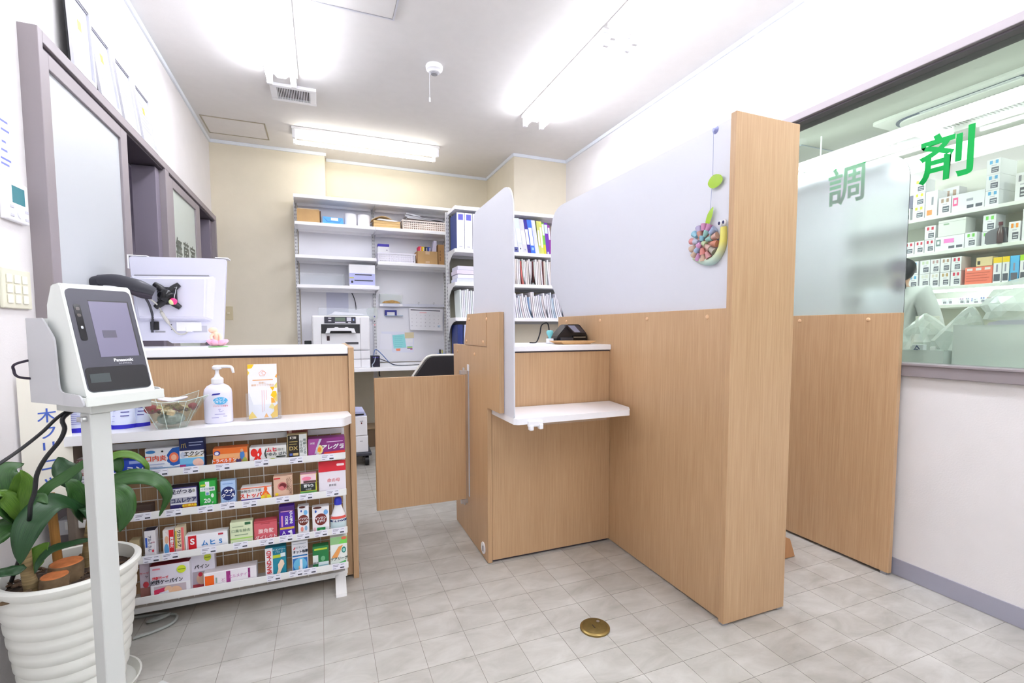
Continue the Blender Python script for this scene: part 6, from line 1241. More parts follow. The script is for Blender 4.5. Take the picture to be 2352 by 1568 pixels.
part('front_latch', B(0.040, 0.062, py0-0.002, py0, 0.958, 0.997, 0.001), mat('latch_maroon', (60, 36, 44), 0.4), ip)
part('cartridge_door', B(0.185, 0.290, py0-0.002, py0, 0.925, 0.945), mat('door_grey', (86, 84, 90), 0.5), ip)
pt_ = thing('printout_tray', 'clear tray of printouts standing on the inkjet printer', 'tray', (0.18, 4.55, 1.1685))
part('tray_floor', B(-0.02, 0.43, 4.40, 4.70, 1.1687, 1.172), CLEARP, pt_)
for a in ((-0.02, 0.43, 4.40, 4.403), (-0.02, 0.43, 4.697, 4.70), (-0.02, -0.017, 4.403, 4.697), (0.427, 0.43, 4.403, 4.697)): part('tray_wall', B(a[0], a[1], a[2], a[3], 1.172, 1.235), CLEARP, pt_)
simple('printouts', prism(bmn(), [(0.05, 1.173), (0.36, 1.173), (0.33, 1.188), (0.20, 1.198), (0.11, 1.206), (0.085, 1.186)], 'Y', 4.44, 4.66), PAPER, 'loose pile of printouts in the clear tray on the printer', 'papers')
pb = simple('wall_sheet', B(0.05, 0.245, 4.9035, 4.9048, 1.13, 1.42), mat('pale_lilac_sheet', (206, 208, 226), 0.7), 'pale lilac sheet fixed to the backboard above the printer', 'sheet')
simple('printer_cable', tube(bmn(), [(0.26, 4.895, 1.43), (0.285, 4.89, 1.38), (0.305, 4.885, 1.32), (0.312, 4.88, 1.24)], 0.004, 8, sub=4), DKGREY, 'grey cable dropping behind the inkjet printer', 'cable', smooth=True)
sk = simple('shelf_speaker', B(-0.135, -0.082, 4.40, 4.50, ZD, ZD+0.235, 0.004), mat('speaker_dark', (44, 50, 50), 0.5), 'small dark upright box left of the inkjet printer', 'device')
ad = simple('power_adapter', B(0.398, 0.468, 4.38, 4.50, ZD, ZD+0.098, 0.003), mat('adapter_dark', (34, 32, 50), 0.4), 'dark blue-black adapter box right of the inkjet printer', 'device')
part('adapter_stripe', B(0.41, 0.455, 4.379, 4.38, ZD+0.08, ZD+0.088), C(70, 60, 150), ad)
for k, p in enumerate(([(0.42, 4.42, ZD+0.098), (0.43, 4.44, ZD+0.14), (0.45, 4.46, ZD+0.15), (0.50, 4.45, ZD+0.10), (0.56, 4.42, ZD+0.03), (0.62, 4.40, ZD+0.008), (0.80, 4.42, ZD+0.006)], [(0.47, 4.42, ZD+0.07), (0.53, 4.40, ZD+0.045), (0.60, 4.38, ZD+0.014), (0.70, 4.39, ZD+0.007), (0.86, 4.42, ZD+0.010)], [(0.43, 4.375, ZD+0.09), (0.42, 4.365, ZD+0.05), (0.40, 4.36, ZD+0.02), (0.405, 4.35, ZD+0.004)])):
    simple('desk_cable', tube(bmn(), p, 0.004, 8, sub=5), [C(96, 120, 170), DKGREY, C(170, 180, 196)][k], ['blue-grey cable curling over the adapter box onto the desk', 'dark cable lying along the back desk from the adapter', 'pale cable hanging on the front of the adapter box'][k], 'cable', smooth=True)
# board with rail, calendar, notes
rl = thing('clear_rail', 'clear acrylic hanging rail across the backboard above the calendar', 'rail', (0.85, 4.86, 1.28))
part('rail_strip', B(0.525, 1.165, 4.862, 4.870, 1.274, 1.302, 0.001), mat('acrylic_lilac', (222, 224, 238), 0.15), rl)
part('rail_block', B(0.53, 0.56, 4.858, 4.862, 1.276, 1.300), C(244, 244, 250, 0.2), rl)
part('rail_block', B(0.715, 0.745, 4.858, 4.862, 1.276, 1.300), C(244, 244, 250, 0.2), rl)
for x in (0.905, 1.058):
    bm = bmn(); tube(bm, [(x+0.008*math.cos(a), 4.86, 1.310+0.009*math.sin(a)) for a in [k*0.5 for k in range(11)]], 0.0015, 6); part('ring_hook', bm, MIDGREY, rl)
cl = tag(obj('wall_calendar', prism(bmn(), [(0.806, 1.262), (1.143, 1.252), (1.143, 1.036), (0.818, 1.046)], 'Y', 4.852, 4.855), PAPER), 'white monthly calendar hanging below the clear rail', 'calendar')
part('calendar_head', prism(bmn(), [(0.822, 1.249), (1.118, 1.240), (1.118, 1.231), (0.822, 1.240)], 'Y', 4.8512, 4.852), C(96, 96, 110), cl)
part('calendar_mark', B(0.91, 0.98, 4.8512, 4.852, 1.212, 1.224), C(246, 206, 214), cl)
d = 0
for r in range(4):
    for c_ in range(7):
        d += 1
        text(cl, str(d), (0.834+0.044*c_, 4.8510, 1.196-0.036*r-0.002*c_), 0.011, C(120, 116, 136))
part('calendar_patch', B(1.09, 1.118, 4.8512, 4.852, 1.070, 1.092), C(206, 222, 240), cl)
def note(name, label, poly, c, y=4.9, cat='note'): return tag(obj(name, prism(bmn(), poly, 'Y', y, y+0.002), C(*c, 0.7)), label, cat, 'notes on the backboard')
nt1 = note('memo_note', 'pale turquoise handwritten note on the backboard', [(0.648, 0.992), (0.763, 1.004), (0.782, 0.872), (0.658, 0.862)], (150, 222, 224))
for k in range(6): part('ink_line', B(0.668, 0.75-0.006*(k % 3), 4.8993, 4.9, 0.975-0.019*k, 0.978-0.019*k), C(110, 190, 200), nt1)
note('memo_note', 'beige note pinned above the white slips on the backboard', [(0.768, 1.020), (0.858, 1.022), (0.858, 0.965), (0.770, 0.962)], (218, 206, 170))
note('memo_slip', 'upper white slip under the beige note', [(0.782, 0.960), (0.848, 0.962), (0.846, 0.918), (0.780, 0.917)], (240, 240, 246))
nt2 = note('memo_slip', 'lower white slip with coloured stripes under the beige note', [(0.782, 0.914), (0.848, 0.915), (0.850, 0.846), (0.786, 0.844)], (236, 236, 246))
for k, (c, b) in enumerate((((90, 190, 110), 0.842), ((226, 226, 110), 0.842), ((110, 80, 150), 0.842), ((206, 60, 140), 0.842))): part('colour_stripe', B(0.790 if k < 3 else 0.82, b, 4.8993, 4.9, 0.872-0.008*k, 0.879-0.008*k), C(*c), nt2)
note('memo_tab', 'small orange sticky tab below the turquoise note', [(0.680, 0.860), (0.722, 0.861), (0.720, 0.838), (0.684, 0.838)], (246, 150, 120), 4.8975)
note('memo_sheet', 'plain white sheet left of the turquoise note', [(0.535, 1.01), (0.640, 1.005), (0.640, 0.85), (0.525, 0.862)], (238, 238, 246))
note('backboard_sheet', 'large pale film sheet on the backboard behind the memo notes', [(0.54, 1.03), (0.86, 1.028), (0.855, 0.82), (0.65, 0.822)], (228, 230, 244), 4.9025)
tp = thing('tape_dispenser', 'navy and white tape cutter hung on the backboard', 'tape cutter', (0.635, 4.88, 1.19))
part('cutter_frame', prism(bmn(), [(0.578, 1.188), (0.578, 1.240), (0.690, 1.240), (0.690, 1.188), (0.672, 1.188), (0.672, 1.222), (0.596, 1.222), (0.596, 1.188)], 'Y', 4.87, 4.895), C(50, 54, 140), tp)
part('cutter_base', B(0.575, 0.750, 4.868, 4.895, 1.182, 1.188), C(150, 170, 196), tp)
part('cutter_tape', B(0.597, 0.671, 4.875, 4.895, 1.1885, 1.221), WHITEP, tp)
bg = thing('bread_bag', 'clear pocket with brown filling standing on the clear rail', 'pocket', (0.64, 4.87, 1.30))
part('pocket', prism(bmn(), [(0.535, 1.304), (0.742, 1.304), (0.748, 1.39), (0.535, 1.395)], 'Y', 4.874, 4.90), FILMP, bg)
part('brown_filling', prism(bmn(), roundpoly([(0.545, 1.306), (0.735, 1.306), (0.70, 1.326), (0.65, 1.338), (0.575, 1.326)], 0.02), 'Y', 4.873, 4.8745), mat('brown_leaf', (196, 156, 96), 0.8, noise=0.2, scale=50), bg)
cd = thing('sticker_strip', 'strip of small round stickers taped to the middle upright', 'stickers', (0.49, 4.875, 1.1))
part('film_drape', prism(bmn(), roundpoly([(0.40, 1.255), (0.51, 1.265), (0.505, 1.14), (0.42, 1.15)], 0.03), 'Y', 4.868, 4.872), FILMP, cd)
for z, c in ((1.175, (80, 90, 150)), (1.13, (90, 90, 100)), (1.095, (226, 140, 150))):
    part('sticker', tube(bmn(), [(0.478, 4.866, z), (0.478, 4.864, z)], 0.013, 14), C(236, 232, 238), cd); part('sticker_mark', tube(bmn(), [(0.478, 4.8638, z), (0.478, 4.8632, z)], 0.007, 10), C(*c), cd)
pc = thing('pen_cup', 'bright blue pen holder on the desk by the right upright', 'pen holder', (1.115, 4.80, ZD))
part('cup', B(1.075, 1.155, 4.77, 4.83, ZD, ZD+0.085, 0.006), C(50, 130, 220), pc)
part('cup_front', B(1.105, 1.128, 4.7685, 4.77, ZD+0.01, ZD+0.08), C(214, 230, 244), pc)
part('pen', tube(bmn(), [(1.10, 4.80, ZD+0.07), (1.102, 4.81, ZD+0.125)], 0.009, 8), BLACKP, pc)
part('pen', tube(bmn(), [(1.125, 4.80, ZD+0.07), (1.122, 4.81, ZD+0.12)], 0.008, 8), C(220, 214, 130), pc)
# light switch on the back wall
bs = thing('light_switch', 'beige single light switch on the cream back wall', 'switch plate', (-0.755, YB1, 1.137))
part('plate', B(-0.79, -0.72, YB1-0.008, YB1-0.0003, 1.137, 1.257, 0.003), mat('switch_beige', (206, 194, 160), 0.5), bs)
part('rocker', B(-0.765, -0.745, YB1-0.012, YB1-0.008, 1.187, 1.207, 0.002), C(226, 218, 190), bs)
# office chair
ch = thing('office_chair', 'black office chair with a pale rim behind the swing gate', 'chair', (0.80, 3.45, 0))
bm = bmn(); pts = roundpoly([(0.60, 0.50), (1.05, 0.50), (1.08, 0.70), (1.02, 0.858), (0.70, 0.858), (0.585, 0.70)], [0.06, 0.06, 0.1, 0.09, 0.09, 0.1], 8)
prism(bm, pts, 'Y', 3.40, 3.45); bmesh.ops.bevel(bm, geom=[e for e in bm.edges if abs(e.verts[0].co.y-e.verts[1].co.y) < 1e-6 and abs(e.verts[0].co.y-3.40) < 1e-6], offset=0.018, segments=3, affect='EDGES', clamp_overlap=True)
part('backrest', bm, mat('chair_black', (34, 32, 36), 0.45), ch, True)
rim = [(x+(x-0.82)*0.02, 3.455, z+(z-0.68)*0.025) for x, z in pts]
part('backrest_rim', tube(bmn(), rim+[rim[0]], 0.010, 8), mat('chair_rim', (206, 202, 194), 0.4), ch, True)
part('back_post', B(0.795, 0.855, 3.46, 3.485, 0.40, 0.62, 0.004), BLACKP, ch)
part('seat', B(0.59, 1.06, 3.48, 3.93, 0.40, 0.47, 0.03, 4), MATS['chair_black'], ch, True)
part('gas_column', tube(bmn(), [(0.825, 3.70, 0.10), (0.825, 3.70, 0.40)], 0.025, 14), DKGREY, ch, True)
for k in range(5):
    a = R(90+72*k); e = Vector((0.825+0.29*math.cos(a), 3.70+0.29*math.sin(a), 0.075))
    part('leg', tube(bmn(), [(0.825, 3.70, 0.115), e], [0.024, 0.016], 8), DKGREY, ch, True)
    bm = bmn(); tube(bm, [e+Vector((-0.012, 0, -0.047)), e+Vector((0.012, 0, -0.047))], 0.027, 14); part('caster', bm, BLACKP, ch, True)
# printer on a castor base under the desk
sv = thing('shredder', 'white office shredder on a dark castor base under the desk', 'shredder', (0.23, 3.95, 0))
part('lower_case', B(0.14, 0.312, 3.86, 4.14, 0.105, 0.232, 0.004), WHITEP, sv)
part('upper_case', B(0.14, 0.308, 3.86, 4.14, 0.235, 0.385, 0.006), WHITEP, sv)
part('feed_head', prism(bmn(), [(0.14, 0.386), (0.306, 0.386), (0.290, 0.418), (0.14, 0.425)], 'Y', 3.87, 4.13), C(186, 190, 226), sv)
part('feed_slot', B(0.20, 0.285, 3.868, 3.872, 0.392, 0.404), BLACKP, sv)
part('status_light', B(0.262, 0.270, 3.858, 3.861, 0.325, 0.338), C(110, 30, 40), sv)
part('status_label', B(0.255, 0.278, 3.8585, 3.861, 0.345, 0.350), C(150, 150, 160), sv)
part('case_label', B(0.252, 0.272, 3.8585, 3.861, 0.190, 0.194), C(160, 160, 170), sv)
part('castor_base', B(0.11, 0.335, 3.84, 4.16, 0.078, 0.104, 0.006), mat('base_slate', (72, 74, 84), 0.45), sv)
for x, y in ((0.30, 3.87), (0.14, 3.87), (0.30, 4.13), (0.14, 4.13)):
    w_ = part('castor', tube(bmn(), [(x-0.014, y, 0.036), (x+0.014, y, 0.036)], 0.036, 16), BLACKP, sv, True)
    part('castor_fork', B(x+0.0145, x+0.019, y-0.012, y+0.012, 0.028, 0.078), C(196, 206, 210), sv)
simple('ink_bottle', B(0.17, 0.225, 3.93, 4.0, 0.426, 0.446, 0.003), C(30, 70, 56), 'dark green box lying on the shredder', 'box')
bk = simple('storage_crate', B(0.36, 0.60, 4.45, 4.70, 0.0, 0.16, 0.004), mat('brown_crate', (110, 90, 70), 0.8), 'brown crate on the floor below the back desk', 'crate')
part('crate_rim', B(0.355, 0.605, 4.445, 4.705, 0.160, 0.172, 0.002), mat('brown_crate_rim', (140, 118, 92), 0.8), bk)

# ------------------------------------------------------------------ free-standing file shelving before the pillar
w2 = thing('file_shelving', 'white file shelving with curved brackets standing before the pillar', 'shelving', (1.65, 4.15, 0))
Z2 = (2.082, 1.728, 1.449, 1.151)
for z in Z2: part('shelf_board', B(1.056, 2.235, 4.0, 4.262, z-0.030, z, 0.002), SHM, w2)
for z in Z2: part('shelf_rail', B(1.08, 2.22, 4.20, 4.215, z-0.055, z-0.0302), mat('rail_grey', (150, 150, 150), 0.5), w2)
for x in (1.056, 2.20):
    u = part('upright', B(x-0.016, x+0.016, 4.255, 4.278, 0.0, 2.08, 0.001), UPM, w2)
    bm = bmn()
    for k in range(40):
        for s in (-0.007, 0.007): box(bm, x+s-0.0018, x+s+0.0018, 4.2544, 4.2549, 0.78+0.0318*k, 0.78+0.0318*k+0.014)
    part('slot_holes', bm, MATS['slot_dark'], u)['kind'] = 'stuff'
    for z in Z2[1:]:
        o_ = [(4.003, z-0.002), (4.254, z-0.002), (4.254, z-0.21)]
        arc = [(4.254-0.19*math.sin(a)-0.022, z-0.21+0.172*(1-math.cos(a))*1.0) for a in [math.pi/2*k/8 for k in range(9)]]
        o_ = [(4.003, z), (4.254, z), (4.254, z-0.20), (4.240, z-0.20), (4.225, z-0.15), (4.19, z-0.10), (4.13, z-0.062), (4.06, z-0.040), (4.003, z-0.034)]
        part('curved_bracket', prism(bmn(), o_, 'X', x-0.005, x-0.001), UPM, w2)
part('back_panel', B(1.06, 1.695, 4.264, 4.270, 0.72, 2.07), mat('panel_shade_olive', (128, 126, 112), 0.8), w2)  # added panel, the shade behind the binders put into its olive grey
part('lower_board', B(1.056, 2.235, 4.0, 4.262, 0.70, 0.73, 0.002), SHM, w2)
def binder(label, x0, x1, y0, dpt, z0, h, spine, cover, lean=0.0, marks=(), group='binders on the file shelving', cat='binder'):
    def pr(xa, xb, ya, yb, za, zb):
        bm = bmn(); box(bm, xa, xb, ya, yb, za, zb)
        for v in bm.verts: v.co.x += lean*(v.co.z-z0)
        return bm
    t = thing('ring_binder' if cat == 'binder' else 'file', label, cat, ((x0+x1)/2, y0+dpt/2, z0), group)
    part('spine', pr(x0, x1, y0, y0+0.004, z0, z0+h), C(*spine), t)
    part('cover', pr(x0, x0+0.003, y0+0.004, y0+dpt, z0, z0+h), C(*cover), t)
    part('cover', pr(x1-0.003, x1, y0+0.004, y0+dpt, z0, z0+h), C(*cover), t)
    part('pages', pr(x0+0.004, x1-0.004, y0+0.006, y0+dpt-0.01, z0+0.004, z0+h-0.008), PAPER, t)
    for m_ in marks:
        v0, v1, c = m_[:3]; mg = m_[3] if len(m_) > 3 else 0.006
        part('spine_label', pr(x0+mg, x1-mg, y0-0.0008, y0, z0+h*v0, z0+h*v1), C(*c), t)
    return t
zt0 = Z2[1]
for k in range(3):
    x = 1.078+0.070*k
    binder('%s of the thick white-spined navy binders at the left end of the top file shelf' % ['leftmost', 'middle', 'rightmost'][k], x, x+0.066, 4.02, 0.22, zt0+0.0005, 0.302, (236, 236, 246), (46, 66, 130), marks=((0.80, 0.96, (96, 96, 196), 0.012), (0.42, 0.70, (226, 226, 238), 0.022), (0.06, 0.075, (150, 150, 170), 0.02)))
specs = [((212, 214, 226), (240, 240, 246), 'pale grey', 0.046, 0.30, ((0.0, 0.16, (90, 96, 150), 0.002), (0.07, 0.10, (40, 46, 90), 0.016))), ((206, 216, 224), (240, 240, 246), 'ice grey', 0.048, 0.305, ((0.30, 0.70, (246, 246, 250), 0.006), (0.0, 0.26, (214, 216, 232), 0.002), (0.10, 0.14, (150, 160, 190), 0.018))), ((206, 204, 208), (226, 226, 232), 'light grey', 0.046, 0.30, ((0.26, 0.66, (242, 242, 250), 0.006), (0.08, 0.12, (150, 156, 186), 0.016))), ((50, 40, 140), (50, 40, 140), 'dark violet', 0.036, 0.296, ((0.26, 0.72, (236, 236, 250), 0.004), (0.09, 0.12, (30, 30, 90), 0.012))), ((60, 110, 226), (60, 60, 190), 'bright blue', 0.045, 0.30, ((0.24, 0.76, (236, 240, 250), 0.006), (0.10, 0.18, (150, 190, 246), 0.010))), ((206, 210, 236), (110, 130, 150), 'lilac white', 0.040, 0.298, ()), ((196, 200, 110), (196, 200, 110), 'olive yellow', 0.026, 0.296, ((0.26, 0.72, (240, 240, 226), 0.004),)), ((206, 206, 100), (196, 196, 100), 'straw yellow', 0.027, 0.294, ((0.20, 0.82, (244, 244, 226), 0.004),)), ((120, 190, 80), (206, 200, 60), 'green and yellow', 0.026, 0.284, ((0.6, 0.95, (240, 244, 250), 0.003), (0.0, 0.3, (226, 200, 50), 0.003))), ((110, 50, 170), (60, 50, 110), 'purple', 0.036, 0.286, ((0.66, 0.94, (206, 226, 240), 0.003), (0.0, 0.08, (206, 214, 240), 0.010))), ((140, 50, 150), (140, 60, 150), 'plum', 0.024, 0.27, ((0.5, 0.9, (226, 226, 240), 0.003),))]
x = 1.598
for sc, cc, nm, wd, h, mk in specs:
    binder('leaning %s binder on the top file shelf right of the frosted screen' % nm, x, x+wd-0.002, 4.02, 0.20, zt0+0.0005, h*0.98, sc, cc, lean=-0.16 if wd > 0.035 and x < 1.86 else -0.11, marks=mk); x += wd*0.93
# paper files on the middle shelves
def paperfile(x, z0, h, c, lean, bend, group, label, th=0.012, dpt=0.18):
    bm = bmn(); n = 5; A = []
    for i in range(n+1):
        v = i/n; xx = x+lean*h*v+bend*(1-v)**2
        A.append([bm.verts.new((xx, 4.02, z0+h*v)), bm.verts.new((xx+th, 4.02, z0+h*v)), bm.verts.new((xx+th, 4.02+dpt, z0+h*v)), bm.verts.new((xx, 4.02+dpt, z0+h*v))])
    for P_, Q_ in zip(A, A[1:]):
        for k in range(4): bm.faces.new((P_[k], P_[(k+1) % 4], Q_[(k+1) % 4], Q_[k]))
    bm.faces.new(A[0][::-1]); bm.faces.new(A[-1])
    return tag(obj('paper_file', bm, C(*c, 0.7), None), label, 'file', group)
rs = random.Random(5)
fc = [(222, 216, 214), (214, 206, 200), (226, 222, 226), (206, 204, 206), (216, 206, 196), (198, 206, 200), (230, 228, 234)]
x = 1.592; k = 0
while x < 1.99:
    if k in (4,): c, l = (190, 104, 98), 'red-edged paper file in the row on the second file shelf'
    elif k in (11, 17): c, l = (96, 52, 52), '%s maroon divider in the row on the second file shelf' % ('left' if k == 11 else 'right')
    else: c, l = fc[k % 7], 'pale paper file standing in the row on the second file shelf'
    paperfile(x, Z2[2]+0.0005, 0.215+rs.uniform(-0.012, 0.014), c, -0.03, rs.choice([0, 0.004, 0.012, 0.02]), 'paper files on the second file shelf', l, th=0.0125); x += 0.0165; k += 1
x = 1.592; k = 0
fd_ = [(226, 226, 234), (232, 232, 240), (216, 214, 224), (206, 214, 224), (222, 212, 214), (236, 236, 244)]
while x < 2.12:
    paperfile(x, Z2[3]+0.0005, 0.205+rs.uniform(-0.03, 0.03), (120, 150, 190) if k == 8 else (176, 196, 214) if k == 22 else fd_[k % 6], -0.06, 0.012+0.028*((k % 9)/9), 'paper files on the third file shelf', 'blue-grey paper file in the row on the third file shelf' if k == 8 else 'pale blue paper file in the row on the third file shelf' if k == 22 else 'white paper file slumping in the row on the third file shelf', th=0.013); x += 0.0175; k += 1
x = 1.10; k = 0
while x < 1.24:
    paperfile(x, Z2[3]+0.0005, 0.235-0.10*abs(x-1.15)+rs.uniform(-0.01, 0.01), [(222, 230, 228), (236, 236, 244), (226, 226, 236)][k % 3], -0.02, 0.006, 'clear pockets at the left of the third file shelf', '%s translucent document pocket from the left end of the third file shelf' % ORD[k], th=0.012); x += 0.0165; k += 1
for j in range(4):
    simple('paper_stack', B(1.075+0.008*(j % 2), 1.30, 4.02+0.006*(j % 2), 4.22, Z2[2]+0.0005+0.035*j, Z2[2]+0.0005+0.035*j+0.0335, 0.003), C(*[(206, 210, 234), (226, 226, 240), (214, 206, 222), (206, 204, 220)][j], 0.6), '%s lilac-white paper stack at the left of the second file shelf' % ['lowest', 'second lowest', 'third lowest', 'topmost'][j], 'papers', 'paper stacks at the left of the second file shelf')
for j, (x, w, c, nm) in enumerate(((1.075, 0.046, (40, 56, 120), 'wide navy'), (1.124, 0.022, (196, 206, 240), 'pale blue'), (1.150, 0.040, (22, 26, 66), 'black-blue'), (1.193, 0.022, (214, 222, 246), 'white'), (1.218, 0.024, (206, 214, 240), 'ice white'))):
    binder('%s binder on the lowest file shelf by the right upright' % nm, x, x+w, 4.02, 0.2, 0.7305, 0.36, c, c, lean=0.03 if j == 1 else 0)

# ------------------------------------------------------------------ the dispensary behind the window
DX1 = 5.34
bm = bmn()
box(bm, DX1, DX1+0.1, -1.2, 4.6, 0, ZC); box(bm, XR+0.1, DX1, 4.5, 4.6, 0, ZC); box(bm, XR+0.1, DX1, -1.2, -1.1, 0, ZC)
structure('wall_dispensary', bm, WALLM)
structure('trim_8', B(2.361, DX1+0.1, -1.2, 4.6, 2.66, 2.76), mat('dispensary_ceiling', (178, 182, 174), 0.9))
ZK = 2.66
lamp('twin-tube lamp on the dispensary ceiling nearest the window', 3.52, 1.85, 2.1, 'Y', z=ZK, m=TUBES, width=0.11, dz=0.040, gap=0.03, group='dispensary lamps')
lamp('hanging twin-tube lamp in front of the dispensary ceiling unit', 3.93, 2.25, 1.7, 'Y', z=2.49, m=TUBES, width=0.07, dz=0.052, gap=0.05, group='dispensary lamps')
for y in (2.9, 1.6):
    tag(obj('lamp_rod', tube(bmn(), [(3.93, y, 2.49), (3.93, y, 2.659)], 0.006, 8), WHITEP), '%s white rod hanging the dispensary lamp' % ('farther' if y > 2 else 'nearer'), 'rod', 'lamp rods')
lamp('added, unseen twin-tube lamp on the dispensary ceiling behind the window edge', 4.1, 0.5, 1.2, 'Y', z=ZK, m=TUBED, group='dispensary lamps')  # added out of view to brighten the dispensary
lamp('added twin-tube lamp on the dispensary ceiling hidden by the tall oak post', 3.25, 3.42, 1.2, 'Y', z=ZK, m=TUBED, group='dispensary lamps')  # added behind the post to light what the frosted screen shows
lamp('added twin-tube lamp on the dispensary ceiling above the far end of the medicine shelving', 4.62, 3.35, 1.2, 'Y', z=ZK, m=TUBEL, group='dispensary lamps', width=0.12, gap=0.04, dz=0.05)  # added to whiten the view through the frosted screen
ac = thing('ceiling_unit', 'white ceiling cassette air conditioner with a dark ring in the dispensary', 'air conditioner', (4.42, 2.05, ZK))
ax0, ax1, ay0, ay1 = 4.05, 4.80, 1.42, 2.58
ACW = mat('cassette_white', (222, 226, 220), 0.4)
part('outer_panel', prism(bmn(), roundpoly([(ax0, ay0), (ax1, ay0), (ax1, ay1), (ax0, ay1)], 0.04), 'Z', ZK-0.022, ZK-0.0005), ACW, ac)
ring_o = roundpoly([(ax0+0.07, ay0+0.08), (ax1-0.07, ay0+0.08), (ax1-0.07, ay1-0.08), (ax0+0.07, ay1-0.08)], 0.16, 8)
part('outlet_ring', prism(bmn(), ring_o, 'Z', ZK-0.028, ZK-0.022), mat('cassette_dark', (96, 104, 122), 0.5), ac)
part('inner_panel', prism(bmn(), roundpoly([(ax0+0.09, ay0+0.10), (ax1-0.09, ay0+0.10), (ax1-0.09, ay1-0.10), (ax0+0.09, ay1-0.10)], 0.15, 8), 'Z', ZK-0.040, ZK-0.028), ACW, ac)
part('grille_recess', B(ax0+0.19, ax1-0.19, ay0+0.22, ay1-0.22, ZK-0.0415, ZK-0.040), mat('grille_grey', (150, 152, 148), 0.7), ac)
gb_ = B(ax0+0.19, ax1-0.19, -0.006, 0.006, ZK-0.048, ZK-0.0416); g0 = None
n = 0; y = ay0+0.235
while y < ay1-0.23:
    if g0 is None: g0 = part('grille_slat', gb_, ACW, ac); base = Vector(g0.location); g0.location = base+Vector((0, y, 0))
    else: o = g0.copy(); col.objects.link(o); o.location = base+Vector((0, y, 0))
    y += 0.024
for x in (ax0+0.075, ax1-0.075): part('louvre', B(x-0.014, x+0.014, 1.72, 2.28, ZK-0.034, ZK-0.0285, 0.002), C(206, 212, 214), ac)
hp = thing('ceiling_hatch', 'square access hatch in the dispensary ceiling by the frosted screen', 'hatch', (4.15, 3.35, ZK))
part('hatch_panel', B(3.95, 4.35, 3.1, 3.55, ZK-0.003, ZK-0.0004), MATS['dispensary_ceiling'], hp)
part('hatch_frame', box(box(box(box(bmn(), 3.94, 4.36, 3.09, 3.10, ZK-0.006, ZK-0.0004), 3.94, 4.36, 3.55, 3.56, ZK-0.006, ZK-0.0004), 3.94, 3.95, 3.10, 3.55, ZK-0.006, ZK-0.0004), 4.35, 4.36, 3.10, 3.55, ZK-0.006, ZK-0.0004), mat('hatch_frame_grey', (150, 160, 166), 0.5), hp)
ms = thing('medicine_shelving', 'white medicine shelving along the far dispensary wall', 'shelving', (5.15, 1.8, 0.9))
DSM = mat('dispensary_shelf', (232, 236, 230), 0.4)
for z in (2.030, 1.720, 1.412, 1.255, 0.95): part('shelf_board', B(4.985 if z > 1.3 else 5.0, 5.335, -0.6, 3.5, z-0.03, z, 0.003), DSM, ms)
part('shelf_back', B(5.330, 5.338, -0.6, 3.5, 0.5, 2.42), mat('dispensary_back', (214, 216, 206), 0.6), ms)
for y in (-0.6, 1.95, 3.49): part('shelf_side', B(5.20, 5.33, y, y+0.012, 0.5, 2.40), DSM, ms)
part('strip_light', B(5.00, 5.03, 1.9, 2.66, 1.362, 1.381, 0.002), emit_mat('strip_light', (244, 246, 255), 6.0), ms)
part('glowing_valance', prism(bmn(), roundpoly([(-0.6, 2.452), (2.95, 2.452), (2.95, 2.60), (-0.6, 2.60)], [0.0, 0.06, 0.06, 0.0], 8), 'X', 4.99, 5.02), mat('valance_white_glow', (246, 246, 246), 0.4, emit=(250, 252, 252), estr=0.5), ms)  # white valance; its overbright look is an added glow, no lamp inside
part('lower_cabinet', B(5.02, 5.335, -0.6, 3.5, 0.0, 0.50), DSM, ms)
GD = 'medicine boxes on the dispensary shelves'
LAB = mat('drug_label_grey', (96, 100, 112), 0.6)
def drug(y1, y0, z0, z1, c, label, body=(238, 238, 242), kind='std', depth=0.14, x=5.0, base=None):
    o = tag(obj('drug_box', B(x, x+depth, y0+0.0015, y1-0.0015, z0, z1-0.0015, 0.001, 1), C(*body)), label, 'medicine box', GD)
    W, Hh = y1-y0, z1-z0
    def pn(a, b, v0, v1, m, nm='printed_panel', e=0.0006): part(nm, B(x-e, x-e+0.0005, y1-b*W, y1-a*W, z0+v0*Hh, z0+v1*Hh), m, o)
    if kind == 'std':
        pn(0.22, 0.42, 0.68, 0.90, C(*c), 'colour_band'); pn(0.62, 0.82, 0.68, 0.90, C(*c), 'colour_band'); pn(0.42, 0.62, 0.70, 0.88, C(226, 226, 226)); pn(0.35, 0.7, 0.55, 0.60, C(190, 190, 200)); pn(0.36, 0.86, 0.12, 0.46, LAB, 'stock_label'); pn(0.42, 0.82, 0.30, 0.36, C(206, 210, 216), 'small_print', 0.0011); pn(0.42, 0.76, 0.18, 0.23, C(206, 210, 216), 'small_print', 0.0011)
    elif kind == 'wide':
        pn(0.04, 0.20, 0.36, 0.82, C(*c), 'emblem'); pn(0.08, 0.16, 0.48, 0.70, C(240, 240, 244), 'emblem', 0.0011); pn(0.46, 0.66, 0.50, 0.64, C(170, 170, 184), 'small_print'); pn(0.48, 0.68, 0.10, 0.28, LAB, 'stock_label'); pn(0.74, 0.94, 0.10, 0.28, LAB, 'stock_label')
    elif kind == 'tall':
        pn(0.0, 1.0, 0.78, 1.0, C(*c), 'colour_band'); pn(0.36, 0.56, 0.42, 0.72, C(150, 150, 170), 'small_print'); pn(0.12, 0.86, 0.06, 0.34, LAB, 'stock_label')
    elif kind == 'sheet':
        for k in range(3): pn(0.08+0.32*k, 0.28+0.32*k, 0.78, 0.92, C(236, 226, 226), 'stock_label')
        for k in range(4): pn(0.06, 0.9-0.08*(k % 2), 0.62-0.15*k, 0.66-0.15*k, C(200, 96, 76), 'small_print')
    return o
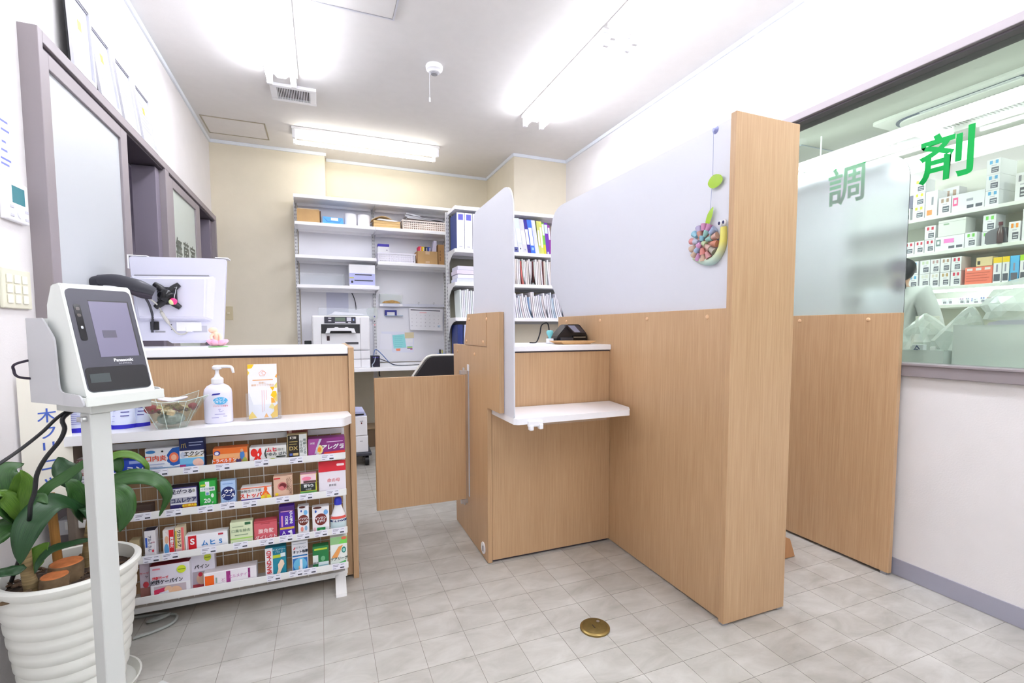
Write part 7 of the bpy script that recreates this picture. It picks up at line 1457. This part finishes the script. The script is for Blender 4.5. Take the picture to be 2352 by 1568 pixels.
G_, Y_, O_, B_, Rr, Br = (120, 210, 90), (214, 206, 60), (240, 150, 80), (96, 176, 226), (206, 50, 80), (180, 150, 130)
zT, zMd, zLw, zBt = 2.0303, 1.7203, 1.4123, 1.2553
drug(2.857, 2.804, zT, zT+0.11, G_, 'white drug box with green bars at left end of the top dispensary shelf')
simple('dark_bin', B(5.02, 5.16, 2.7895, 2.850, zT+0.112, zT+0.225, 0.002), C(120, 118, 140), 'grey-violet bin stacked at left end of the top dispensary shelf', 'bin')
for k, w_ in enumerate(('bottom', 'middle', 'topmost')): drug(2.786, 2.690, zT+0.117*k, zT+0.117*(k+1), Y_, '%s box of the yellow-barred stack on the top dispensary shelf' % w_)
o = drug(2.688, 2.594, zT, zT+0.222, O_, 'tall white drug box with an orange square on the top dispensary shelf', kind='none')
part('emblem', B(4.9994, 4.9999, 2.632, 2.672, zT+0.015, zT+0.06), C(*O_), o); part('small_print', B(4.9994, 4.9999, 2.625, 2.640, zT+0.10, zT+0.17), C(150, 150, 160), o)
drug(2.640, 2.52, zT, zT+0.255, Br, 'white carton with dark tags behind the orange-square box', body=(222, 222, 226), x=5.16, depth=0.12)
drug(2.588, 2.495, zT, zT+0.146, Br, 'white drug box with beige bars on the top dispensary shelf')
drug(2.491, 2.268, zT, zT+0.146, (236, 90, 150), 'long white drug box with a pink square emblem on the top shelf', kind='wide')
for k, w_ in enumerate(('bottom', 'middle', 'topmost')): drug(2.268, 2.178, zT+0.122*k, zT+0.122*(k+1), B_, '%s box of the blue-barred stack on the top dispensary shelf' % w_, depth=0.24)
drug(2.085, 2.002, zT, zT+0.21, (150, 150, 160), 'tall drug box cut by the right edge on the top dispensary shelf', kind='std')
drug(2.847, 2.758, zMd, zMd+0.112, Rr, 'first red-barred box from the left on the middle dispensary shelf')
drug(2.755, 2.680, zMd, zMd+0.112, Rr, 'second red-barred box from the left on the middle dispensary shelf')
drug(2.677, 2.600, zMd, zMd+0.112, Rr, 'third red-barred box on the middle shelf, under another')
drug(2.681, 2.597, zMd+0.1125, zMd+0.232, Rr, 'red-barred box stacked on top of another on the middle shelf')
o = drug(2.597, 2.388, zMd, zMd+0.120, (120, 140, 140), 'long white drug box with a pink tag on the middle shelf', kind='wide'); part('pink_tag', B(4.9988, 4.9994, 2.460, 2.532, zMd+0.060, zMd+0.096), C(250, 130, 206), o)
o = drug(2.580, 2.382, zMd+0.1205, zMd+0.258, G_, 'large plain carton lying on the pink-tagged box', kind='none', body=(228, 230, 226)); part('tape_line', B(4.9994, 4.9999, 2.385, 2.577, zMd+0.235, zMd+0.238), C(170, 180, 170), o); part('small_print', B(4.9994, 4.9999, 2.50, 2.54, zMd+0.215, zMd+0.228), C(150, 180, 150), o)
drug(2.386, 2.305, zMd, zMd+0.122, G_, 'green-barred drug box right of the pink-tagged box')
drug(2.284, 2.218, zMd, zMd+0.112, G_, 'lower green-barred box of the pair on the middle shelf', x=5.02)
drug(2.280, 2.196, zMd+0.1125, zMd+0.245, G_, 'upper green-barred box of the pair on the middle shelf', x=5.02)
db = thing('dark_pouch', 'dark translucent pouch with a small bottle on the middle dispensary shelf', 'pouch', (5.02, 2.18, zMd))
part('pouch_film', prism(bmn(), roundpoly([(2.105, zMd), (2.245, zMd), (2.255, zMd+0.09), (2.22, zMd+0.115), (2.13, zMd+0.13)], 0.02), 'X', 5.0, 5.10), mat('pouch_grey', (112, 112, 118), 0.25), db)
part('bottle', lathe(bmn(), [(0.018, 0), (0.02, 0.004), (0.02, 0.09), (0.01, 0.12), (0.009, 0.14)], (4.985, 2.150, zMd), 14), mat('amber_glass', (90, 70, 70), 0.2), db, True)
part('bottle_cap', lathe(bmn(), [(0.013, 0.14), (0.013, 0.165)], (4.985, 2.150, zMd), 12), C(96, 40, 50), db)
drug(2.109, 2.038, zMd, zMd+0.156, (240, 150, 60), 'orange-barred drug box near right end of the middle shelf')
drug(2.030, 1.95, zMd, zMd+0.24, (236, 190, 60), 'tall drug box cut by the right edge on the middle dispensary shelf')
rowu = [(2.802, 2.715, B_, 'blue'), (2.704, 2.624, (206, 220, 190), 'pale green'), (2.622, 2.552, (186, 150, 150), 'mauve'), (2.548, 2.474, Br, 'beige'), (2.470, 2.397, Rr, 'red')]
rowl = [(2.800, 2.713, B_, 'blue'), (2.704, 2.624, (226, 226, 214), 'cream'), (2.622, 2.552, (216, 210, 196), 'ivory'), (2.548, 2.474, (190, 160, 110), 'tan'), (2.470, 2.397, Rr, 'red')]
for y1, y0, c, nm in rowl: drug(y1, y0, zLw, zLw+0.122, c, '%s-barred box in the lower layer of the third dispensary shelf' % nm)
for y1, y0, c, nm in rowu: drug(y1, y0, zLw+0.1225, zLw+0.243, c, '%s-barred box in the upper layer of the third dispensary shelf' % nm)
drug(2.371, 2.190, zLw, zLw+0.142, Rr, 'coral red drug carton lying on the third dispensary shelf', body=(240, 128, 104), kind='sheet')
o = drug(2.300, 2.194, zLw+0.1425, zLw+0.215, Br, 'cream drug box stacked on the coral red carton', body=(226, 206, 156), kind='none'); part('emblem', B(4.9994, 4.9999, 2.272, 2.290, zLw+0.155, zLw+0.185), C(60, 60, 56), o)
drug(2.188, 2.135, zLw, zLw+0.20, (240, 206, 40), 'left of the two white boxes with yellow tops on the third shelf', kind='tall')
drug(2.132, 2.088, zLw, zLw+0.20, (240, 206, 40), 'right of the two white boxes with yellow tops on the third shelf', kind='tall')
drug(2.085, 2.031, zLw, zLw+0.20, (90, 186, 236), 'sky blue drug box on the third dispensary shelf', body=(96, 186, 236), kind='tall')
drug(2.028, 1.972, zLw, zLw+0.20, (170, 220, 60), 'white drug box with a lime top at right of the third shelf', kind='tall')
for k, (y1, y0) in enumerate([(2.609, 2.567), (2.534, 2.490), (2.486, 2.450), (2.409, 2.368), (2.364, 2.330), (2.323, 2.275), (2.268, 2.229), (2.226, 2.191)]):
    drug(y1, y0, zBt, zBt+0.052, [(236, 180, 190), (226, 226, 236), (226, 226, 236), (190, 150, 200), (170, 170, 206), (70, 110, 206), (110, 130, 210), (206, 60, 60)][k], '%s small box from the left on the lit dispensary shelf' % ORD[k], kind='std' if k != 5 else 'wide', x=5.01, depth=0.08)
# work top by the window with trays and bags
wt = thing('work_top', 'pale dispensary work top running along under the window', 'worktop', (2.65, 1.2, 0))
part('top_board', B(2.36, 2.95, -0.7, 2.3, 0.86, 0.89, 0.003), DSM, wt)
part('front_board', B(2.36, 2.38, -0.7, 2.3, 0.0, 0.86), DSM, wt)
part('end_board', B(2.40, 2.93, 2.27, 2.295, 0.0, 0.86), DSM, wt)
part('back_shelf', B(3.15, 3.45, 0.6, 2.0, 1.02, 1.04), mat('steel_shelf', (176, 180, 172), 0.4), wt)
part('back_shelf_post', B(3.28, 3.31, 1.50, 1.53, 0.0, 1.02), UPM, wt)
part('back_shelf_post', B(3.28, 3.31, 0.70, 0.73, 0.0, 1.02), UPM, wt)
def bin_(label, x0, x1, y0, y1, z0, z1, m, name='plastic_bin'):
    t = thing(name, label, 'bin', ((x0+x1)/2, (y0+y1)/2, z0))
    part('bin_floor', B(x0, x1, y0, y1, z0, z0+0.004), m, t)
    for a in ((x0, x0+0.003, y0, y1), (x1-0.003, x1, y0, y1), (x0+0.003, x1-0.003, y0, y0+0.003), (x0+0.003, x1-0.003, y1-0.003, y1)): part('bin_wall', B(a[0], a[1], a[2], a[3], z0+0.004, z1), m, t)
    part('bin_rim', box(bmn(), x0-0.002, x0+0.004, y0, y1, z1, z1+0.003), m, t)
    return t
ZW = 0.8905
BINM = frosted_mat('bin_frosted', (240, 244, 243), 0.1, 0.35, 0.3)
bin_('low frosted tray beside the oak panel on the dispensary work top', 2.42, 2.60, 1.205, 1.42, ZW, ZW+0.062, BINM)
rs = random.Random(9)
for k in range(7):
    x, y = 2.46+0.02*(k % 3), 1.225+0.026*k
    simple('ampoule_pack', B(x-0.018, x+0.018, y-0.011, y+0.011, ZW+0.0045, ZW+0.055+0.012*(k % 3), 0.003), C(*[(226, 226, 222), (206, 214, 210), (236, 236, 236)][k % 3]), 'small pale pack standing in the low frosted tray', 'pack', 'packs in the low frosted tray')
sp3 = simple('marked_pack', B(2.43, 2.455, 1.285, 1.330, ZW+0.0045, ZW+0.088, 0.002), C(226, 230, 236), 'white pack lettered B7 in the low frosted tray', 'pack')
text(sp3, 'B7', (2.4294, 1.308, ZW+0.068), 0.026, C(60, 80, 130), '-X', bold=0.0006, spin=R(60))
bin_('large frosted bin of bags on the dispensary work top', 2.45, 2.80, 0.80, 1.19, ZW, ZW+0.17, BINM)
tl = simple('lidded_tub', B(2.50, 2.76, 0.88, 1.15, ZW+0.005, ZW+0.155, 0.02, 3), mat('tub_cream', (222, 218, 206), 0.5), 'cream tub inside the large frosted bin', 'tub')
part('tub_label', B(2.498, 2.4995, 0.96, 1.08, ZW+0.06, ZW+0.085), C(176, 170, 176), tl)
def bag(label, c, r, seed, lean=(0, 0)):
    bm = bmn(); bmesh.ops.create_icosphere(bm, subdivisions=3, radius=1.0)
    rr = random.Random(seed); ph = [rr.uniform(0, 6.28) for _ in range(6)]
    for v in bm.verts:
        p = v.co.copy(); w = 1+0.13*math.sin(5*p.x+ph[0]+3*p.z)+0.12*math.sin(6*p.y+ph[1]-2*p.x)+0.08*math.sin(9*p.z+ph[2]+4*p.y)
        top = max(0, p.z)
        v.co = Vector((c[0]+p.x*r[0]*w*(1-0.55*top**2)+lean[0]*top, c[1]+p.y*r[1]*w*(1-0.5*top**2)+lean[1]*top, c[2]+max(-0.55, p.z)*r[2]*(1+0.15*(w-1))))
    return tag(obj('plastic_bag', bm, FILMP, None, smooth=False), label, 'bag', 'plastic bags on the work top')
bag('crumpled clear plastic bag bulging above the large frosted bin', (2.64, 1.06, ZW+0.255), (0.13, 0.13, 0.11), 1, (0.0, -0.02))
bag('clear plastic bag slumped between the tray and the large bin', (2.62, 1.265, ZW+0.105), (0.12, 0.065, 0.15), 2, (0.02, -0.05))
bag('tall clear plastic bag at the right window edge', (2.64, 0.85, ZW+0.275), (0.12, 0.09, 0.15), 3, (0.05, -0.03))
bag('clear plastic bag lying over the low frosted tray', (2.70, 1.42, ZW+0.095), (0.08, 0.10, 0.14), 4)
simple('packet_bundle', prism(bmn(), [(1.10, ZW+0.155), (1.27, ZW+0.155), (1.255, ZW+0.185), (1.13, ZW+0.215)], 'X', 2.86, 2.88), C(196, 192, 206, 0.6), 'grey paper bundle behind the clear bags on the work top', 'papers')
simple('small_carton', B(3.20, 3.28, 1.66, 1.74, 1.0405, 1.12, 0.002), C(226, 224, 214), 'small cream carton on the steel shelf behind the bags', 'carton')
# ------------------------------------------------------------------ the pharmacist
pm = thing('person', 'person with dark tied-back hair in a white coat, back turned, behind the frosted screen', 'person', (3.98, 2.292, 0))
def skin_body(name, V, E, m, root=0, sub=2, parent=pm):
    me = bpy.data.meshes.new(name); me.from_pydata([(v[0], v[1], v[2]*0.965) for v in V], E, []); me.materials.append(m)
    o = bpy.data.objects.new(name, me); col.objects.link(o); o.parent = parent; o.location = -Vector(parent.location)
    md = o.modifiers.new('skin', 'SKIN')
    for i, v in enumerate(V):
        sv_ = me.skin_vertices[0].data[i]; sv_.radius = (v[3], v[4] if len(v) > 4 else v[3]); sv_.use_root = (i == root)
    s = o.modifiers.new('subdivision', 'SUBSURF'); s.levels = sub; s.render_levels = sub
    for p in me.polygons: p.use_smooth = True
    md.use_smooth_shade = True
    return o
px_, py_ = 3.98, 2.292
SKIN = mat('skin', (226, 186, 160), 0.55)
COAT = mat('white_coat', (232, 236, 236), 0.7)
V = [(px_, py_, 0.95, 0.15, 0.12), (px_, py_, 1.12, 0.14, 0.11), (px_, py_, 1.30, 0.17, 0.12), (px_, py_, 1.395, 0.07, 0.06), (px_+0.015, py_-0.01, 1.47, 0.055, 0.055),
     (px_+0.02, py_-0.02, 1.53, 0.083, 0.09), (px_+0.01, py_-0.02, 1.61, 0.062, 0.066),
     (px_-0.02, py_-0.17, 1.345, 0.062), (px_+0.02, py_-0.23, 1.10, 0.048), (px_+0.18, py_-0.17, 0.97, 0.036), (px_+0.24, py_-0.13, 0.965, 0.026),
     (px_+0.02, py_+0.17, 1.345, 0.062), (px_+0.05, py_+0.23, 1.10, 0.048), (px_+0.20, py_+0.17, 0.97, 0.036), (px_+0.26, py_+0.13, 0.965, 0.026),
     (px_, py_-0.09, 0.86, 0.10), (px_+0.01, py_-0.09, 0.48, 0.065), (px_-0.01, py_-0.09, 0.10, 0.042), (px_+0.10, py_-0.09, 0.035, 0.034),
     (px_, py_+0.09, 0.86, 0.10), (px_+0.01, py_+0.09, 0.48, 0.065), (px_-0.01, py_+0.09, 0.10, 0.042), (px_+0.10, py_+0.09, 0.035, 0.034)]
E_ = [(0, 1), (1, 2), (2, 3), (3, 4), (4, 5), (5, 6), (2, 7), (7, 8), (8, 9), (9, 10), (2, 11), (11, 12), (12, 13), (13, 14), (0, 15), (15, 16), (16, 17), (17, 18), (0, 19), (19, 20), (20, 21), (21, 22)]
skin_body('body', V, E_, SKIN)
V = [(px_, py_, 0.80, 0.185, 0.165), (px_, py_, 0.95, 0.175, 0.15), (px_, py_, 1.12, 0.165, 0.135), (px_, py_, 1.30, 0.19, 0.14), (px_, py_, 1.375, 0.11, 0.09),
     (px_-0.02, py_-0.175, 1.345, 0.078), (px_+0.02, py_-0.235, 1.10, 0.066), (px_+0.15, py_-0.185, 0.985, 0.055),
     (px_+0.02, py_+0.175, 1.345, 0.078), (px_+0.05, py_+0.235, 1.10, 0.066), (px_+0.17, py_+0.185, 0.985, 0.055), (px_, py_, 0.62, 0.19, 0.175)]
skin_body('white_coat', V, [(0, 1), (1, 2), (2, 3), (3, 4), (3, 5), (5, 6), (6, 7), (3, 8), (8, 9), (9, 10), (0, 11)], COAT)
HAIR = mat('black_hair', (30, 27, 34), 0.5, noise=0.3, scale=60, stretch=(1, 1, 0.1))
V = [(px_+0.012, py_-0.022, 1.60, 0.088, 0.092), (px_-0.012, py_-0.028, 1.545, 0.098, 0.102), (px_-0.05, py_-0.040, 1.50, 0.085), (px_-0.095, py_-0.055, 1.475, 0.030), (px_-0.11, py_-0.065, 1.43, 0.046), (px_-0.105, py_-0.075, 1.385, 0.048), (px_-0.10, py_-0.07, 1.35, 0.02)]
skin_body('hair', V, [(0, 1), (1, 2), (2, 3), (3, 4), (4, 5), (5, 6)], HAIR)
part('hair_band', tube(bmn(), [(px_-0.092, py_-0.054, 1.432), (px_-0.097, py_-0.057, 1.412)], 0.038, 14), C(206, 190, 150), pm, True)

# ------------------------------------------------------------------ lettering becomes plain mesh
bpy.context.view_layer.update()
dg = bpy.context.evaluated_depsgraph_get()
fonts = [o for o in scene.objects if o.type == 'FONT']
made = []
for o in fonts:
    me = bpy.data.meshes.new_from_object(o.evaluated_get(dg))
    made.append((o, me))
for o, me in made:
    n = bpy.data.objects.new('lettering', me); col.objects.link(n)
    n.parent = o.parent; n.location = o.location; n.rotation_euler = o.rotation_euler; n.scale = o.scale
    bpy.data.objects.remove(o)
